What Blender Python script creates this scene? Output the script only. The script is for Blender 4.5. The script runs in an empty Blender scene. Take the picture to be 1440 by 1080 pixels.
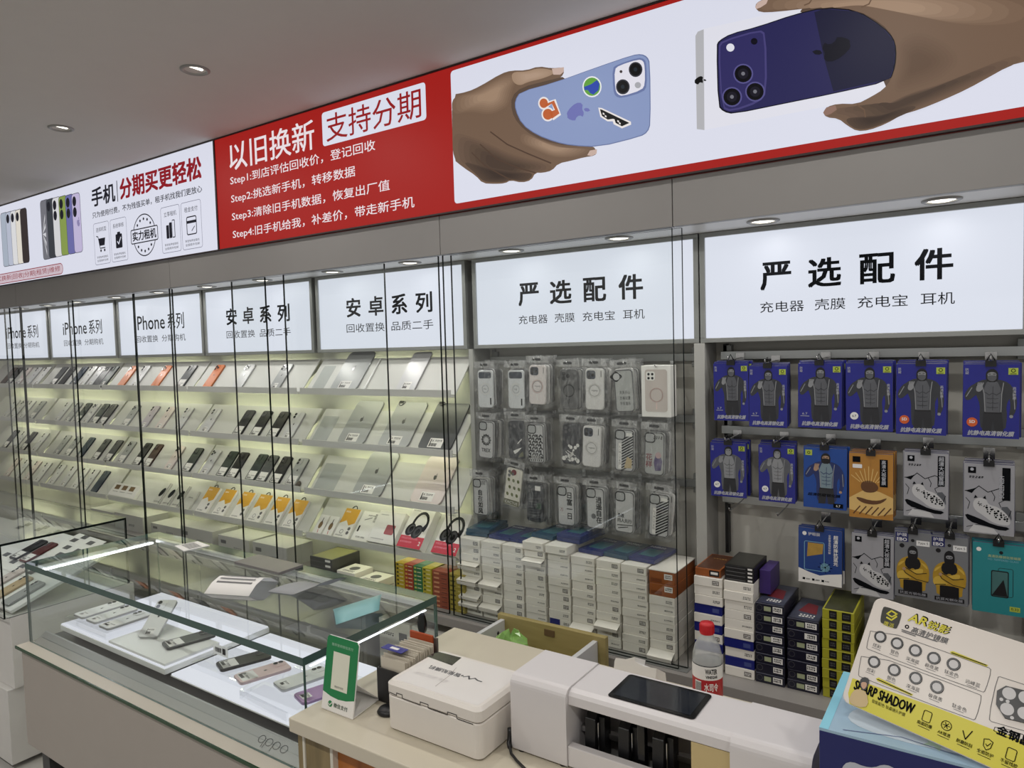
import bpy, math, random
from mathutils import Vector, Matrix
from mathutils.geometry import tessellate_polygon
random.seed(7)
SC = bpy.context.scene
COL = SC.collection

# ------------------------------------------------------------------ camera
FPX = 1000.0
TH, PI_, RO = math.radians(34.0), math.radians(3.03), math.radians(1.55)
CAM = Vector((0.0, -1.85, 1.5))
_f0 = Vector((-math.sin(TH), math.cos(TH), 0)); _r0 = Vector((math.cos(TH), math.sin(TH), 0)); _u0 = Vector((0, 0, 1))
FW = _f0 * math.cos(PI_) - _u0 * math.sin(PI_)
_up = _u0 * math.cos(PI_) + _f0 * math.sin(PI_)
UP = _up * math.cos(RO) + _r0 * math.sin(RO)
RT = _r0 * math.cos(RO) - _up * math.sin(RO)
cd = bpy.data.cameras.new('camera'); cam = bpy.data.objects.new('camera', cd); COL.objects.link(cam)
cd.sensor_fit = 'HORIZONTAL'; cd.sensor_width = 36.0; cd.lens = FPX / 1440.0 * 36.0; cd.clip_start = 0.02
cam.matrix_world = Matrix(((RT.x, UP.x, -FW.x, CAM.x), (RT.y, UP.y, -FW.y, CAM.y), (RT.z, UP.z, -FW.z, CAM.z), (0, 0, 0, 1)))
SC.camera = cam

# ------------------------------------------------------------------ world, exposure, room light
wd = bpy.data.worlds.new('world'); SC.world = wd; wd.use_nodes = True
_bg = wd.node_tree.nodes['Background']
_bg.inputs['Color'].default_value = (1.0, 0.97, 0.93, 1)
_bg.inputs['Strength'].default_value = 0.42
SC.view_settings.view_transform = 'Standard'; SC.view_settings.look = 'None'
SC.view_settings.exposure = 0.0; SC.view_settings.gamma = 1.0
SC.view_settings.use_curve_mapping = False
try:
    SC.cycles.transparent_max_bounces = 64; SC.cycles.max_bounces = 8; SC.cycles.diffuse_bounces = 4
    SC.cycles.sample_clamp_indirect = 4.0; SC.cycles.caustics_reflective = False; SC.cycles.caustics_refractive = False
except Exception:
    pass
P_SOFFIT = 0.5      # watts of one soffit downlight
P_CEIL = 3.0        # watts of one ceiling downlight near the cabinets
P_FILL = 7.6        # watts of one added, unseen fill downlight over the shop floor
E_SIGN = 0.80       # radiance of a lit sign's white face
E_LED = 11.5         # radiance of the strips under the shelves
E_CASE = 12.0       # radiance of the strips in the showcase

# ------------------------------------------------------------------ pixel <-> place
def ray(x, y): return FW * FPX + RT * (x - 720) - UP * (y - 540)
def onY(x, y, Y):
    d = ray(x, y); return CAM + d * ((Y - CAM.y) / d.y)
def onZ(x, y, Z):
    d = ray(x, y); return CAM + d * ((Z - CAM.z) / d.z)
def onX(x, y, X):
    d = ray(x, y); return CAM + d * ((X - CAM.x) / d.x)
def proj(p):
    d = Vector(p) - CAM; z = d.dot(FW); return (720 + FPX * d.dot(RT) / z, 540 - FPX * d.dot(UP) / z)
def Xat(px, Y, z):
    lo, hi = -7.5, 0.8
    for _ in range(50):
        m = (lo + hi) / 2
        if proj((m, Y, z))[0] < px: lo = m
        else: hi = m
    return lo

# ------------------------------------------------------------------ materials
def s2l(c):
    c /= 255.0
    return c / 12.92 if c <= 0.04045 else ((c + 0.055) / 1.055) ** 2.4
_M = {}
def mat(name, rgb, rough=0.5, metal=0.0, emit=0.0, var=0.06, vscale=14.0, spec=0.5, bump=0.0, bscale=200.0, coat=0.0):
    if name in _M: return _M[name]
    m = bpy.data.materials.new(name); m.use_nodes = True; nt = m.node_tree; b = nt.nodes['Principled BSDF']
    c = [s2l(v) for v in rgb]
    b.inputs['Roughness'].default_value = rough; b.inputs['Metallic'].default_value = metal
    b.inputs['Specular IOR Level'].default_value = spec
    if coat: b.inputs['Coat Weight'].default_value = coat
    if emit > 0:
        b.inputs['Base Color'].default_value = (c[0] * .06, c[1] * .06, c[2] * .06, 1); b.inputs['Specular IOR Level'].default_value = .15
        b.inputs['Emission Color'].default_value = (*c, 1); b.inputs['Emission Strength'].default_value = emit
    elif var > 0:
        tc = nt.nodes.new('ShaderNodeTexCoord'); n = nt.nodes.new('ShaderNodeTexNoise'); n.inputs['Scale'].default_value = vscale
        n.inputs['Detail'].default_value = 4; nt.links.new(tc.outputs['Object'], n.inputs['Vector'])
        r = nt.nodes.new('ShaderNodeMix'); r.data_type = 'RGBA'
        r.inputs[6].default_value = (*[v * (1 - var) for v in c], 1); r.inputs[7].default_value = (*[min(1, v * (1 + var)) for v in c], 1)
        nt.links.new(n.outputs['Fac'], r.inputs[0]); nt.links.new(r.outputs[2], b.inputs['Base Color'])
    else:
        b.inputs['Base Color'].default_value = (*c, 1)
    if bump > 0:
        tc = nt.nodes.new('ShaderNodeTexCoord'); n2 = nt.nodes.new('ShaderNodeTexNoise'); n2.inputs['Scale'].default_value = bscale
        nt.links.new(tc.outputs['Object'], n2.inputs['Vector'])
        bp = nt.nodes.new('ShaderNodeBump'); bp.inputs['Strength'].default_value = bump; bp.inputs['Distance'].default_value = 0.002
        nt.links.new(n2.outputs['Fac'], bp.inputs['Height']); nt.links.new(bp.outputs['Normal'], b.inputs['Normal'])
    _M[name] = m; return m

def glass_mat(name, tint=(.96, .985, .965), k=1.6, milk=0.0):
    """clear sheet: straight-through transmission with Schlick reflection on the face the ray enters"""
    if name in _M: return _M[name]
    m = bpy.data.materials.new(name); m.use_nodes = True; nt = m.node_tree; nt.nodes.clear(); N = nt.nodes.new; L = nt.links.new
    out = N('ShaderNodeOutputMaterial'); tr = N('ShaderNodeBsdfTransparent'); tr.inputs['Color'].default_value = (*tint, 1)
    gl = N('ShaderNodeBsdfGlossy'); gl.inputs['Roughness'].default_value = 0.0
    g = N('ShaderNodeNewGeometry'); dp = N('ShaderNodeVectorMath'); dp.operation = 'DOT_PRODUCT'
    L(g.outputs['Normal'], dp.inputs[0]); L(g.outputs['Incoming'], dp.inputs[1])
    ab = N('ShaderNodeMath'); ab.operation = 'ABSOLUTE'; L(dp.outputs['Value'], ab.inputs[0])
    om = N('ShaderNodeMath'); om.operation = 'SUBTRACT'; om.inputs[0].default_value = 1; L(ab.outputs[0], om.inputs[1])
    pw = N('ShaderNodeMath'); pw.operation = 'POWER'; pw.inputs[1].default_value = 5; L(om.outputs[0], pw.inputs[0])
    ma = N('ShaderNodeMath'); ma.operation = 'MULTIPLY_ADD'; ma.inputs[1].default_value = .96; ma.inputs[2].default_value = .04; L(pw.outputs[0], ma.inputs[0])
    bf = N('ShaderNodeMath'); bf.operation = 'SUBTRACT'; bf.inputs[0].default_value = 1; L(g.outputs['Backfacing'], bf.inputs[1])
    mu = N('ShaderNodeMath'); mu.operation = 'MULTIPLY'; L(ma.outputs[0], mu.inputs[0]); L(bf.outputs[0], mu.inputs[1])
    mk = N('ShaderNodeMath'); mk.operation = 'MULTIPLY'; mk.inputs[1].default_value = k; mk.use_clamp = True; L(mu.outputs[0], mk.inputs[0])
    mx = N('ShaderNodeMixShader'); L(mk.outputs[0], mx.inputs[0]); L(tr.outputs[0], mx.inputs[1]); L(gl.outputs[0], mx.inputs[2])
    res = mx
    if milk > 0:
        df = N('ShaderNodeBsdfDiffuse'); df.inputs['Color'].default_value = (.8, .82, .82, 1)
        m2 = N('ShaderNodeMixShader'); m2.inputs[0].default_value = milk; L(mx.outputs[0], m2.inputs[1]); L(df.outputs[0], m2.inputs[2]); res = m2
    L(res.outputs[0], out.inputs['Surface']); _M[name] = m; return m

def film_mat(name, lo=.05, hi=.45, rgb=(.8, .8, .8)):
    """crinkled clear plastic bag"""
    if name in _M: return _M[name]
    m = bpy.data.materials.new(name); m.use_nodes = True; nt = m.node_tree; nt.nodes.clear(); N = nt.nodes.new; L = nt.links.new
    out = N('ShaderNodeOutputMaterial'); tr = N('ShaderNodeBsdfTransparent'); tr.inputs['Color'].default_value = (.95, .95, .95, 1)
    pb = N('ShaderNodeBsdfPrincipled'); pb.inputs['Base Color'].default_value = (*rgb, 1); pb.inputs['Roughness'].default_value = .18
    tc = N('ShaderNodeTexCoord'); mp = N('ShaderNodeMapping'); mp.inputs['Scale'].default_value = (60, 26, 40); L(tc.outputs['Object'], mp.inputs['Vector'])
    n = N('ShaderNodeTexNoise'); n.inputs['Scale'].default_value = 1; n.inputs['Detail'].default_value = 5; n.inputs['Distortion'].default_value = 1.5
    oi = N('ShaderNodeObjectInfo'); va = N('ShaderNodeVectorMath'); va.operation = 'ADD'; L(mp.outputs[0], va.inputs[0])
    sc = N('ShaderNodeMath'); sc.operation = 'MULTIPLY'; sc.inputs[1].default_value = 50; L(oi.outputs['Random'], sc.inputs[0]); L(sc.outputs[0], va.inputs[1])
    L(va.outputs[0], n.inputs['Vector'])
    rp = N('ShaderNodeMapRange'); rp.inputs[1].default_value = .45; rp.inputs[2].default_value = .75; rp.inputs[3].default_value = lo; rp.inputs[4].default_value = hi
    L(n.outputs['Fac'], rp.inputs[0])
    bp = N('ShaderNodeBump'); bp.inputs['Strength'].default_value = 1.0; bp.inputs['Distance'].default_value = .004; L(n.outputs['Fac'], bp.inputs['Height']); L(bp.outputs[0], pb.inputs['Normal'])
    mx = N('ShaderNodeMixShader'); L(rp.outputs[0], mx.inputs[0]); L(tr.outputs[0], mx.inputs[1]); L(pb.outputs[0], mx.inputs[2])
    L(mx.outputs[0], out.inputs['Surface']); _M[name] = m; return m

def wood_mat(name, a, b_, scale=(3, 40, 3)):
    if name in _M: return _M[name]
    m = bpy.data.materials.new(name); m.use_nodes = True; nt = m.node_tree; b = nt.nodes['Principled BSDF']; N = nt.nodes.new; L = nt.links.new
    tc = N('ShaderNodeTexCoord'); mp = N('ShaderNodeMapping'); mp.inputs['Scale'].default_value = scale; L(tc.outputs['Object'], mp.inputs['Vector'])
    n = N('ShaderNodeTexNoise'); n.inputs['Scale'].default_value = 2.0; n.inputs['Detail'].default_value = 6; n.inputs['Distortion'].default_value = .6; L(mp.outputs[0], n.inputs['Vector'])
    r = N('ShaderNodeValToRGB'); r.color_ramp.elements[0].position = .3; r.color_ramp.elements[1].position = .7
    r.color_ramp.elements[0].color = (*[s2l(v) for v in a], 1); r.color_ramp.elements[1].color = (*[s2l(v) for v in b_], 1)
    L(n.outputs['Fac'], r.inputs[0]); L(r.outputs[0], b.inputs['Base Color']); b.inputs['Roughness'].default_value = .5
    _M[name] = m; return m

def ink(rgb): return mat('ink_%d_%d_%d' % rgb, rgb, .45, var=0)
def lit(rgb, k=1.0): return mat('lit_%d_%d_%d_%.2f' % (*rgb, k), rgb, .5, emit=k)

# ------------------------------------------------------------------ text outlines
_G = {}
def glyphs(s, bold=0.0):
    k = (s, bold)
    if k in _G: return _G[k]
    c = bpy.data.curves.new('t', 'FONT'); c.body = s; c.size = 1.0; c.offset = bold; c.resolution_u = 2; c.fill_mode = 'FRONT'
    o = bpy.data.objects.new('t', c); COL.objects.link(o)
    dg = bpy.context.evaluated_depsgraph_get(); me = bpy.data.meshes.new_from_object(o.evaluated_get(dg))
    vs = [(v.co.x, v.co.y) for v in me.vertices]; fs = [tuple(p.vertices) for p in me.polygons]
    bpy.data.objects.remove(o); bpy.data.curves.remove(c); bpy.data.meshes.remove(me)
    if not vs: vs = [(0, 0)]
    bb = (min(v[0] for v in vs), min(v[1] for v in vs), max(v[0] for v in vs), max(v[1] for v in vs))
    _G[k] = (vs, fs, bb); return _G[k]

# ------------------------------------------------------------------ mesh builder
def rr(x0, y0, x1, y1, r, n=4):
    r = min(r, (x1 - x0) / 2 - 1e-5, (y1 - y0) / 2 - 1e-5); P = []
    for cx, cy, a0 in ((x1 - r, y0 + r, -90), (x1 - r, y1 - r, 0), (x0 + r, y1 - r, 90), (x0 + r, y0 + r, 180)):
        for i in range(n + 1):
            a = math.radians(a0 + 90.0 * i / n); P.append((cx + r * math.cos(a), cy + r * math.sin(a)))
    return P
def circ(x, y, r, n=20, ry=None, rot=0):
    ry = ry or r; c, s = math.cos(rot), math.sin(rot)
    return [(x + c * r * math.cos(t) - s * ry * math.sin(t), y + s * r * math.cos(t) + c * ry * math.sin(t)) for t in [2 * math.pi * i / n for i in range(n)]]
def area2(P): return sum(P[i][0] * P[(i + 1) % len(P)][1] - P[(i + 1) % len(P)][0] * P[i][1] for i in range(len(P)))
I4 = Matrix.Identity(4)

class MB:
    def __init__(s): s.v = []; s.f = []; s.m = []; s.mats = []; s.sm = []
    def mi(s, m):
        if m not in s.mats: s.mats.append(m)
        return s.mats.index(m)
    def add(s, vs, fs, m, M=I4, smooth=False):
        b = len(s.v); s.v += [M @ Vector(v) for v in vs]; i = s.mi(m)
        for f in fs: s.f.append(tuple(b + k for k in f)); s.m.append(i); s.sm.append(smooth)
    def box(s, x0, x1, y0, y1, z0, z1, m, M=I4):
        vs = [(x0, y0, z0), (x1, y0, z0), (x1, y1, z0), (x0, y1, z0), (x0, y0, z1), (x1, y0, z1), (x1, y1, z1), (x0, y1, z1)]
        s.add(vs, [(0, 3, 2, 1), (4, 5, 6, 7), (0, 1, 5, 4), (1, 2, 6, 5), (2, 3, 7, 6), (3, 0, 4, 7)], m, M); return s
    def prism(s, P, z0, z1, m, M=I4, ch=0.0, top=None, bottom=True):
        """extrude a CCW outline along z, with a small chamfer at the top"""
        if area2(P) < 0: P = P[::-1]
        n = len(P); cx = sum(p[0] for p in P) / n; cy = sum(p[1] for p in P) / n
        def ins(d):
            w = max(abs(p[0] - cx) for p in P) or 1; h = max(abs(p[1] - cy) for p in P) or 1
            return [(cx + (p[0] - cx) * (1 - d / w), cy + (p[1] - cy) * (1 - d / h)) for p in P]
        lv = [(P, z0), (P, z1)] if not ch else [(ins(ch * .7), z0), (P, z0 + ch * .7), (P, z1 - ch), (ins(ch), z1)]
        vs = [(x, y, z) for L, z in lv for x, y in L]; fs = []
        for k in range(len(lv) - 1):
            for i in range(n): fs.append((k * n + i, k * n + (i + 1) % n, (k + 1) * n + (i + 1) % n, (k + 1) * n + i))
        s.add(vs, fs, m, M, smooth=False)
        t = tessellate_polygon([[Vector((x, y, 0)) for x, y in lv[-1][0]]]) if n > 4 else [(0, 1, 2), (0, 2, 3)] if n == 4 else [(0, 1, 2)]
        o = (len(lv) - 1) * n; tf = []
        for a in t:
            q = lv[-1][0]; ar = (q[a[1]][0] - q[a[0]][0]) * (q[a[2]][1] - q[a[0]][1]) - (q[a[2]][0] - q[a[0]][0]) * (q[a[1]][1] - q[a[0]][1])
            tf.append(tuple(a) if ar > 0 else tuple(reversed(a)))
        s.add([vs[o + i] for i in range(n)], tf, top or m, M)
        if bottom: s.add([vs[i] for i in range(n)], [tuple(reversed(a)) for a in tf], m, M)
        return s
    def lathe(s, prof, m, M=I4, n=24, smooth=True):
        """profile of (r, z) turned about z"""
        vs = []; fs = []
        for r, z in prof:
            for i in range(n): a = 2 * math.pi * i / n; vs.append((r * math.cos(a), r * math.sin(a), z))
        for k in range(len(prof) - 1):
            for i in range(n): fs.append((k * n + i, k * n + (i + 1) % n, (k + 1) * n + (i + 1) % n, (k + 1) * n + i))
        s.add(vs, fs, m, M, smooth); return s
    def tube(s, pts, r, m, M=I4, n=8, closed=False):
        pts = [Vector(p) for p in pts]; N = len(pts); vs = []; fs = []
        for i, p in enumerate(pts):
            a = pts[(i - 1) % N] if (i > 0 or closed) else p; b = pts[(i + 1) % N] if (i < N - 1 or closed) else p
            d = (b - a).normalized(); h = Vector((0, 0, 1)) if abs(d.z) < .9 else Vector((1, 0, 0))
            u = d.cross(h).normalized(); w = d.cross(u)
            for k in range(n): t = 2 * math.pi * k / n; vs.append(p + u * (r * math.cos(t)) + w * (r * math.sin(t)))
        for i in range(N if closed else N - 1):
            j = (i + 1) % N
            for k in range(n): fs.append((i * n + k, j * n + k, j * n + (k + 1) % n, i * n + (k + 1) % n))
        if not closed: fs += [tuple(range(n)), tuple((N - 1) * n + k for k in reversed(range(n)))]
        s.add(vs, fs, m, M, True); return s
    def build(s, name, parent=None, bevel=0.0, label=None, seg=2):
        me = bpy.data.meshes.new(name); me.from_pydata([tuple(v) for v in s.v], [], s.f)
        for m in s.mats: me.materials.append(m)
        for p, i, sm in zip(me.polygons, s.m, s.sm): p.material_index = i; p.use_smooth = sm
        me.update(); return inst(name, me, parent, bevel, label, seg)

def inst(name, me, parent=None, bevel=0.0, label=None, seg=2):
    o = bpy.data.objects.new(name, me); COL.objects.link(o)
    if parent: o.parent = parent
    if bevel:
        b = o.modifiers.new('bevel', 'BEVEL'); b.width = bevel; b.segments = seg; b.limit_method = 'ANGLE'; b.angle_limit = math.radians(40)
    if label: o['label'] = label
    return o
def tag(o, label, cat, group=None):
    o['label'] = label; o['category'] = cat
    if group: o['group'] = group
    return o
def thing(name, label, cat, loc=(0, 0, 0), rot=(0, 0, 0), group=None, M=None):
    o = bpy.data.objects.new(name, None); COL.objects.link(o); o.empty_display_size = .02
    if M is not None: o.matrix_world = M
    else: o.location = loc; o.rotation_euler = rot
    return tag(o, label, cat, group)
def struct(o): o['kind'] = 'structure'; return o
ORD = ['zeroth', 'first', 'second', 'third', 'fourth', 'fifth', 'sixth', 'seventh', 'eighth', 'ninth', 'tenth', 'eleventh', 'twelfth', 'thirteenth', 'fourteenth']
def nth(i, n=None, a='leftmost', z='rightmost'):
    if i == 1: return a
    if n and i == n: return z
    return ORD[i] + ' from left'

class Art:
    """flat printing on a surface: O origin, U right, V up"""
    def __init__(s, mb, O=(0, 0, 0), U=(1, 0, 0), V=(0, 1, 0), LS=.0003, M=I4):
        s.b = mb; s.O = Vector(O); s.U = Vector(U); s.V = Vector(V); s.N = s.U.cross(s.V).normalized(); s.LS = LS; s.M = M
    def P(s, p, l): return s.O + s.U * p[0] + s.V * p[1] + s.N * (l * s.LS)
    def poly(s, P, m, l=1):
        if area2(P) < 0: P = P[::-1]
        t = tessellate_polygon([[Vector((x, y, 0)) for x, y in P]]); fs = []
        for a in t:
            ar = (P[a[1]][0] - P[a[0]][0]) * (P[a[2]][1] - P[a[0]][1]) - (P[a[2]][0] - P[a[0]][0]) * (P[a[1]][1] - P[a[0]][1])
            fs.append(tuple(a) if ar > 0 else tuple(reversed(a)))
        s.b.add([s.P(p, l) for p in P], fs, m, s.M)
    def rect(s, x0, y0, x1, y1, m, l=1): s.b.add([s.P(p, l) for p in ((x0, y0), (x1, y0), (x1, y1), (x0, y1))], [(0, 1, 2, 3)], m, s.M)
    def rrect(s, x0, y0, x1, y1, r, m, l=1): s.poly(rr(x0, y0, x1, y1, r), m, l)
    def circ(s, x, y, r, m, l=1, n=20, ry=None, rot=0): s.poly(circ(x, y, r, n, ry, rot), m, l)
    def line(s, pts, w, m, l=1, closed=False):
        P = list(pts) + ([pts[0]] if closed else [])
        for a, b in zip(P[:-1], P[1:]):
            d = Vector((b[0] - a[0], b[1] - a[1]))
            if d.length < 1e-9: continue
            d.normalize(); n = Vector((-d.y, d.x)) * (w / 2); e = d * (w * .3)
            q = [(a[0] - e.x - n.x, a[1] - e.y - n.y), (b[0] + e.x - n.x, b[1] + e.y - n.y), (b[0] + e.x + n.x, b[1] + e.y + n.y), (a[0] - e.x + n.x, a[1] - e.y + n.y)]
            s.b.add([s.P(p, l) for p in q], [(0, 1, 2, 3)], m, s.M)
    def ring(s, x, y, r, w, m, l=1, n=24): s.line(circ(x, y, r, n), w, m, l, True)
    def text(s, t, x, y, h, m, l=1, bold=0.0, al='l', sx=1.0, rot=0.0, shear=0.0):
        """h = height of a full character; y = bottom"""
        if bold:
            d = bold * h * .9
            for i, (ex, ey) in enumerate(((d, 0), (-d, 0), (0, d), (0, -d))): s.text(t, x + ex, y + ey, h, m, l + .06 * i, 0, al, sx, rot, shear)
        vs, fs, bb = glyphs(t); k = h / .92; w = (bb[2] - bb[0]) * k * sx
        ox = {'l': 0, 'c': -w / 2, 'r': -w}[al]; c, sn = math.cos(rot), math.sin(rot); Q = []
        for a, b in vs:
            px = ox + (a - bb[0]) * k * sx + shear * (b + .12) * k; py = (b + .12) * k; Q.append(s.P((x + c * px - sn * py, y + sn * px + c * py), l))
        s.b.add(Q, fs, m, s.M); return w
    def fit(s, t, x0, y0, x1, y1, m, l=1, bold=0.0, shear=0.0):
        if bold:
            n = max(1, len(t) * (.55 if t.isascii() else 1)); d = bold * min(y1 - y0, (x1 - x0) / n) * .9
            for i, (ex, ey) in enumerate(((d, d * .7), (-d, d * .7), (d, -d * .7), (-d, -d * .7))): s.fit(t, x0 + d + ex, y0 + d * .7 + ey, x1 - d + ex, y1 - d * .7 + ey, m, l + .06 * i, 0, shear)
            return
        vs, fs, bb = glyphs(t); kx = (x1 - x0) / max(1e-6, bb[2] - bb[0]); ky = (y1 - y0) / max(1e-6, bb[3] - bb[1])
        s.b.add([s.P((x0 + (a - bb[0]) * kx + shear * (b - bb[1]) * ky, y0 + (b - bb[1]) * ky), l) for a, b in vs], fs, m, s.M)
    def vtext(s, t, x, y, h, m, l=1, bold=0.0, gap=1.08):
        for i, ch in enumerate(t): s.text(ch, x, y - (i + 1) * h * gap, h, m, l, bold, 'c')
    def scribble(s, x, y, w, h, m, l=1, n=9, seed=0):
        """a line of small print too fine to read"""
        R = random.Random(seed); cx = x; st = w / n
        for i in range(n):
            s.rect(cx + st * .1, y + h * R.uniform(0, .15), cx + st * R.uniform(.6, .9), y + h * R.uniform(.3, .5), m, l)
            s.rect(cx + st * R.uniform(.1, .4), y + h * R.uniform(.55, .65), cx + st * .85, y + h, m, l); cx += st
    def barcode(s, x, y, w, h, m, l=1, seed=0):
        R = random.Random(seed); c = x
        while c < x + w:
            d = w * R.uniform(.02, .06); s.rect(c, y, min(c + d, x + w), y + h, m, l); c += d + w * R.uniform(.02, .05)

APPLE = [(0, -.95), (.2, -.98), (.42, -.8), (.62, -.52), (.72, -.22), (.52, -.08), (.42, .15), (.48, .4), (.66, .56), (.5, .7), (.28, .75), (.05, .66), (-.12, .66), (-.4, .75), (-.66, .58), (-.78, .25), (-.74, -.15), (-.56, -.58), (-.34, -.88), (-.18, -.98)]
LEAF = [(.0, .8), (-.02, 1.02), (.1, 1.26), (.36, 1.42), (.38, 1.16), (.24, .9)]
def apple(a, x, y, r, m, l=1, rot=0.0):
    c, s = math.cos(rot), math.sin(rot)
    for P in (APPLE, LEAF): a.poly([(x + r * (c * p[0] - s * p[1]), y + r * (s * p[0] + c * p[1])) for p in P], m, l)

# ------------------------------------------------------------------ shared materials
WHITE_LAM = mat('white_laminate', (225, 222, 216), .45, var=.02)
FASCIA = mat('warm_grey_laminate', (138, 135, 133), .4, var=.03)
CEIL = mat('ceiling_paint', (208, 203, 199), .9, var=.02)
ALU = mat('brushed_aluminium', (175, 178, 178), .35, .85, var=.05)
ALU_D = mat('grey_aluminium', (150, 152, 150), .45, .5, var=.05)
STEEL = mat('chrome_steel', (200, 200, 200), .2, 1.0, var=0)
BLACK = mat('black_plastic', (22, 22, 24), .4, var=.1)
BLACK_G = mat('black_gloss', (12, 12, 15), .12, var=0)
GLASS = glass_mat('clear_glass', (.994, 1.0, .996), .95)
GLASS_CASE = glass_mat('showcase_glass', (.965, .985, .977), 1.6)
GLASS_EDGE = mat('dark_green_glass_edge', (9, 17, 15), .5, var=0, spec=.12)
GLASS_EDGE_T = mat('green_glass_edge', (66, 90, 85), .2, var=.1)
ACRYL = glass_mat('clear_acrylic', (.97, .975, .98), 1.8)
BAG = film_mat('crinkled_clear_film', .015, .24)
CARTON = mat('white_carton', (240, 236, 227), .55, var=.04)
K_TXT = mat('black_print', (14, 16, 20), .8, var=0, spec=.08)
GREY_TXT = mat('grey_print', (90, 90, 92), .5, var=0)
W_TXT = mat('white_print', (232, 232, 232), .5, var=0)
PAPER = mat('white_paper', (236, 234, 230), .7, var=.02)
SHELF = mat('pale_grey_shelf_metal', (205, 205, 200), .4, var=.03)
# ================================================================== THE SETTING
CZ = 2.405
m = MB(); m.box(-9, 2.5, -6, .5, -.05, 0, mat('grey_floor_tile', (186, 184, 180), .3, var=.1, vscale=3)); struct(m.build('floor'))
m = MB(); m.box(-9, 2.5, -6, .5, CZ, CZ + .05, CEIL); struct(m.build('ceiling'))
m = MB(); m.box(-9, 2.5, .285, .385, 0, CZ, mat('back_wall_paint', (200, 198, 190), .7, var=.03)); struct(m.build('wall_back'))
# pale backing boards behind the sloped shelves
m = MB(); m.box(-6.4, -1.553, .236, .284, .586, 1.494, mat('backing_board', (218, 219, 203), .6, var=.03)); struct(m.build('trim_1'))
# street side wall with shop window, seen mirrored in the glass doors
m = MB(); WM = mat('street_wall', (190, 186, 178), .7)
m.box(-9.1, -9, -6, .5, 0, .5, WM); m.box(-9.1, -9, -6, .5, 2.2, CZ, WM); m.box(-9.1, -9, -.6, .5, .5, 2.2, WM); m.box(-9.1, -9, -6, -5.6, .5, 2.2, WM)
struct(m.build('wall_left'))
m = MB()
for y in (-5.6, -4.4, -3.2, -2.0, -.64): m.box(-9.08, -9.02, y, y + .05, .5, 2.2, ALU_D)
for z in (.5, 1.5, 2.15): m.box(-9.08, -9.02, -5.6, -.6, z, z + .05, ALU_D)
struct(m.build('window_1'))
m = MB(); m.box(-14, -9.2, -9, 3, -.06, -.01, mat('street_paving', (170, 165, 155), .8)); struct(m.build('ground'))

# fascia boards between lit banner and cabinets, soffit, ledge, base
SEAM = [-7.0, -4.722, -3.121, -1.521, -.713, 1.2]
for i in range(5):
    m = MB(); m.box(SEAM[i] + .0012, SEAM[i + 1] - .0012, 0, .02, 1.81, 1.938, FASCIA); struct(m.build('trim_%d' % (i + 2), bevel=.0008))
m = MB(); m.box(-7, 1.2, .0215, .284, 1.812, 1.83, mat('soffit_board', (226, 224, 220), .4, var=.02)); m.box(-7, 1.2, .03, .284, 1.831, CZ - .001, FASCIA); struct(m.build('trim_7'))
m = MB(); m.box(-7, 1.2, -.02, .284, .555, .585, mat('grey_ledge_laminate', (150, 146, 142), .4, var=.06)); struct(m.build('trim_8', bevel=.001))
DARKLAM = mat('base_cabinet_grey', (128, 126, 123), .5, var=.05)
m = MB()
for x0, x1 in ((-7, -4.0), (-3.998, -3.0), (-2.998, -1.96), (-1.20, -.4), (-.398, .4), (.402, 1.2)):
    m.box(x0 + .002, x1 - .002, 0, .02, .08, .553, DARKLAM)
m.box(-1.96, -1.20, .25, .27, .08, .553, DARKLAM); m.box(-1.96, -1.20, .0, .25, .08, .10, DARKLAM); m.box(-1.96, -1.94, .0, .25, .1, .553, DARKLAM); m.box(-1.22, -1.20, .0, .25, .1, .553, DARKLAM)
m.box(-7, 1.2, .05, .07, 0, .08, BLACK)
struct(m.build('baseboard_back'))
# upright partitions between bays
for i, (x0, x1) in enumerate(((-1.552, -1.534), (-.722, -.690), (.085, .12))):
    m = MB(); m.box(x0, x1, .245 if i == 2 else .178, .284, .586, 1.494, mat('partition_board', (176, 176, 172), .45, var=.03)); struct(m.build('trim_%d' % (9 + i), bevel=.001))

# ================================================================== LIGHT BOX BANNERS ALONG THE TOP
LW = lit((222, 224, 238), .92); LRED = lit((162, 32, 28), .92); PINK = lit((214, 196, 206), .85)
L_RED = lit((150, 24, 36), .8); L_DK = lit((40, 40, 52), .5); L_GREY = lit((120, 120, 140), .8)
def lp(zx, zy, ox, oy, s, Y=0.0):
    p = onY(ox + zx / s, oy + zy / s, Y); return (p.x, p.z)

def banner_frame(t, x0, x1):
    f = MB(); F2 = mat('black_banner_edge', (45, 30, 30), .4)
    f.box(x0, x1, -.014, .0, 1.939, 1.944, F2); f.box(x0, x1, -.014, .0, CZ - .006, CZ - .001, F2)
    f.box(x0, x0 + .004, -.014, .0, 1.944, CZ - .006, F2); f.box(x1 - .004, x1, -.014, .0, 1.944, CZ - .006, F2)
    f.build('frame', t)
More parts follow.
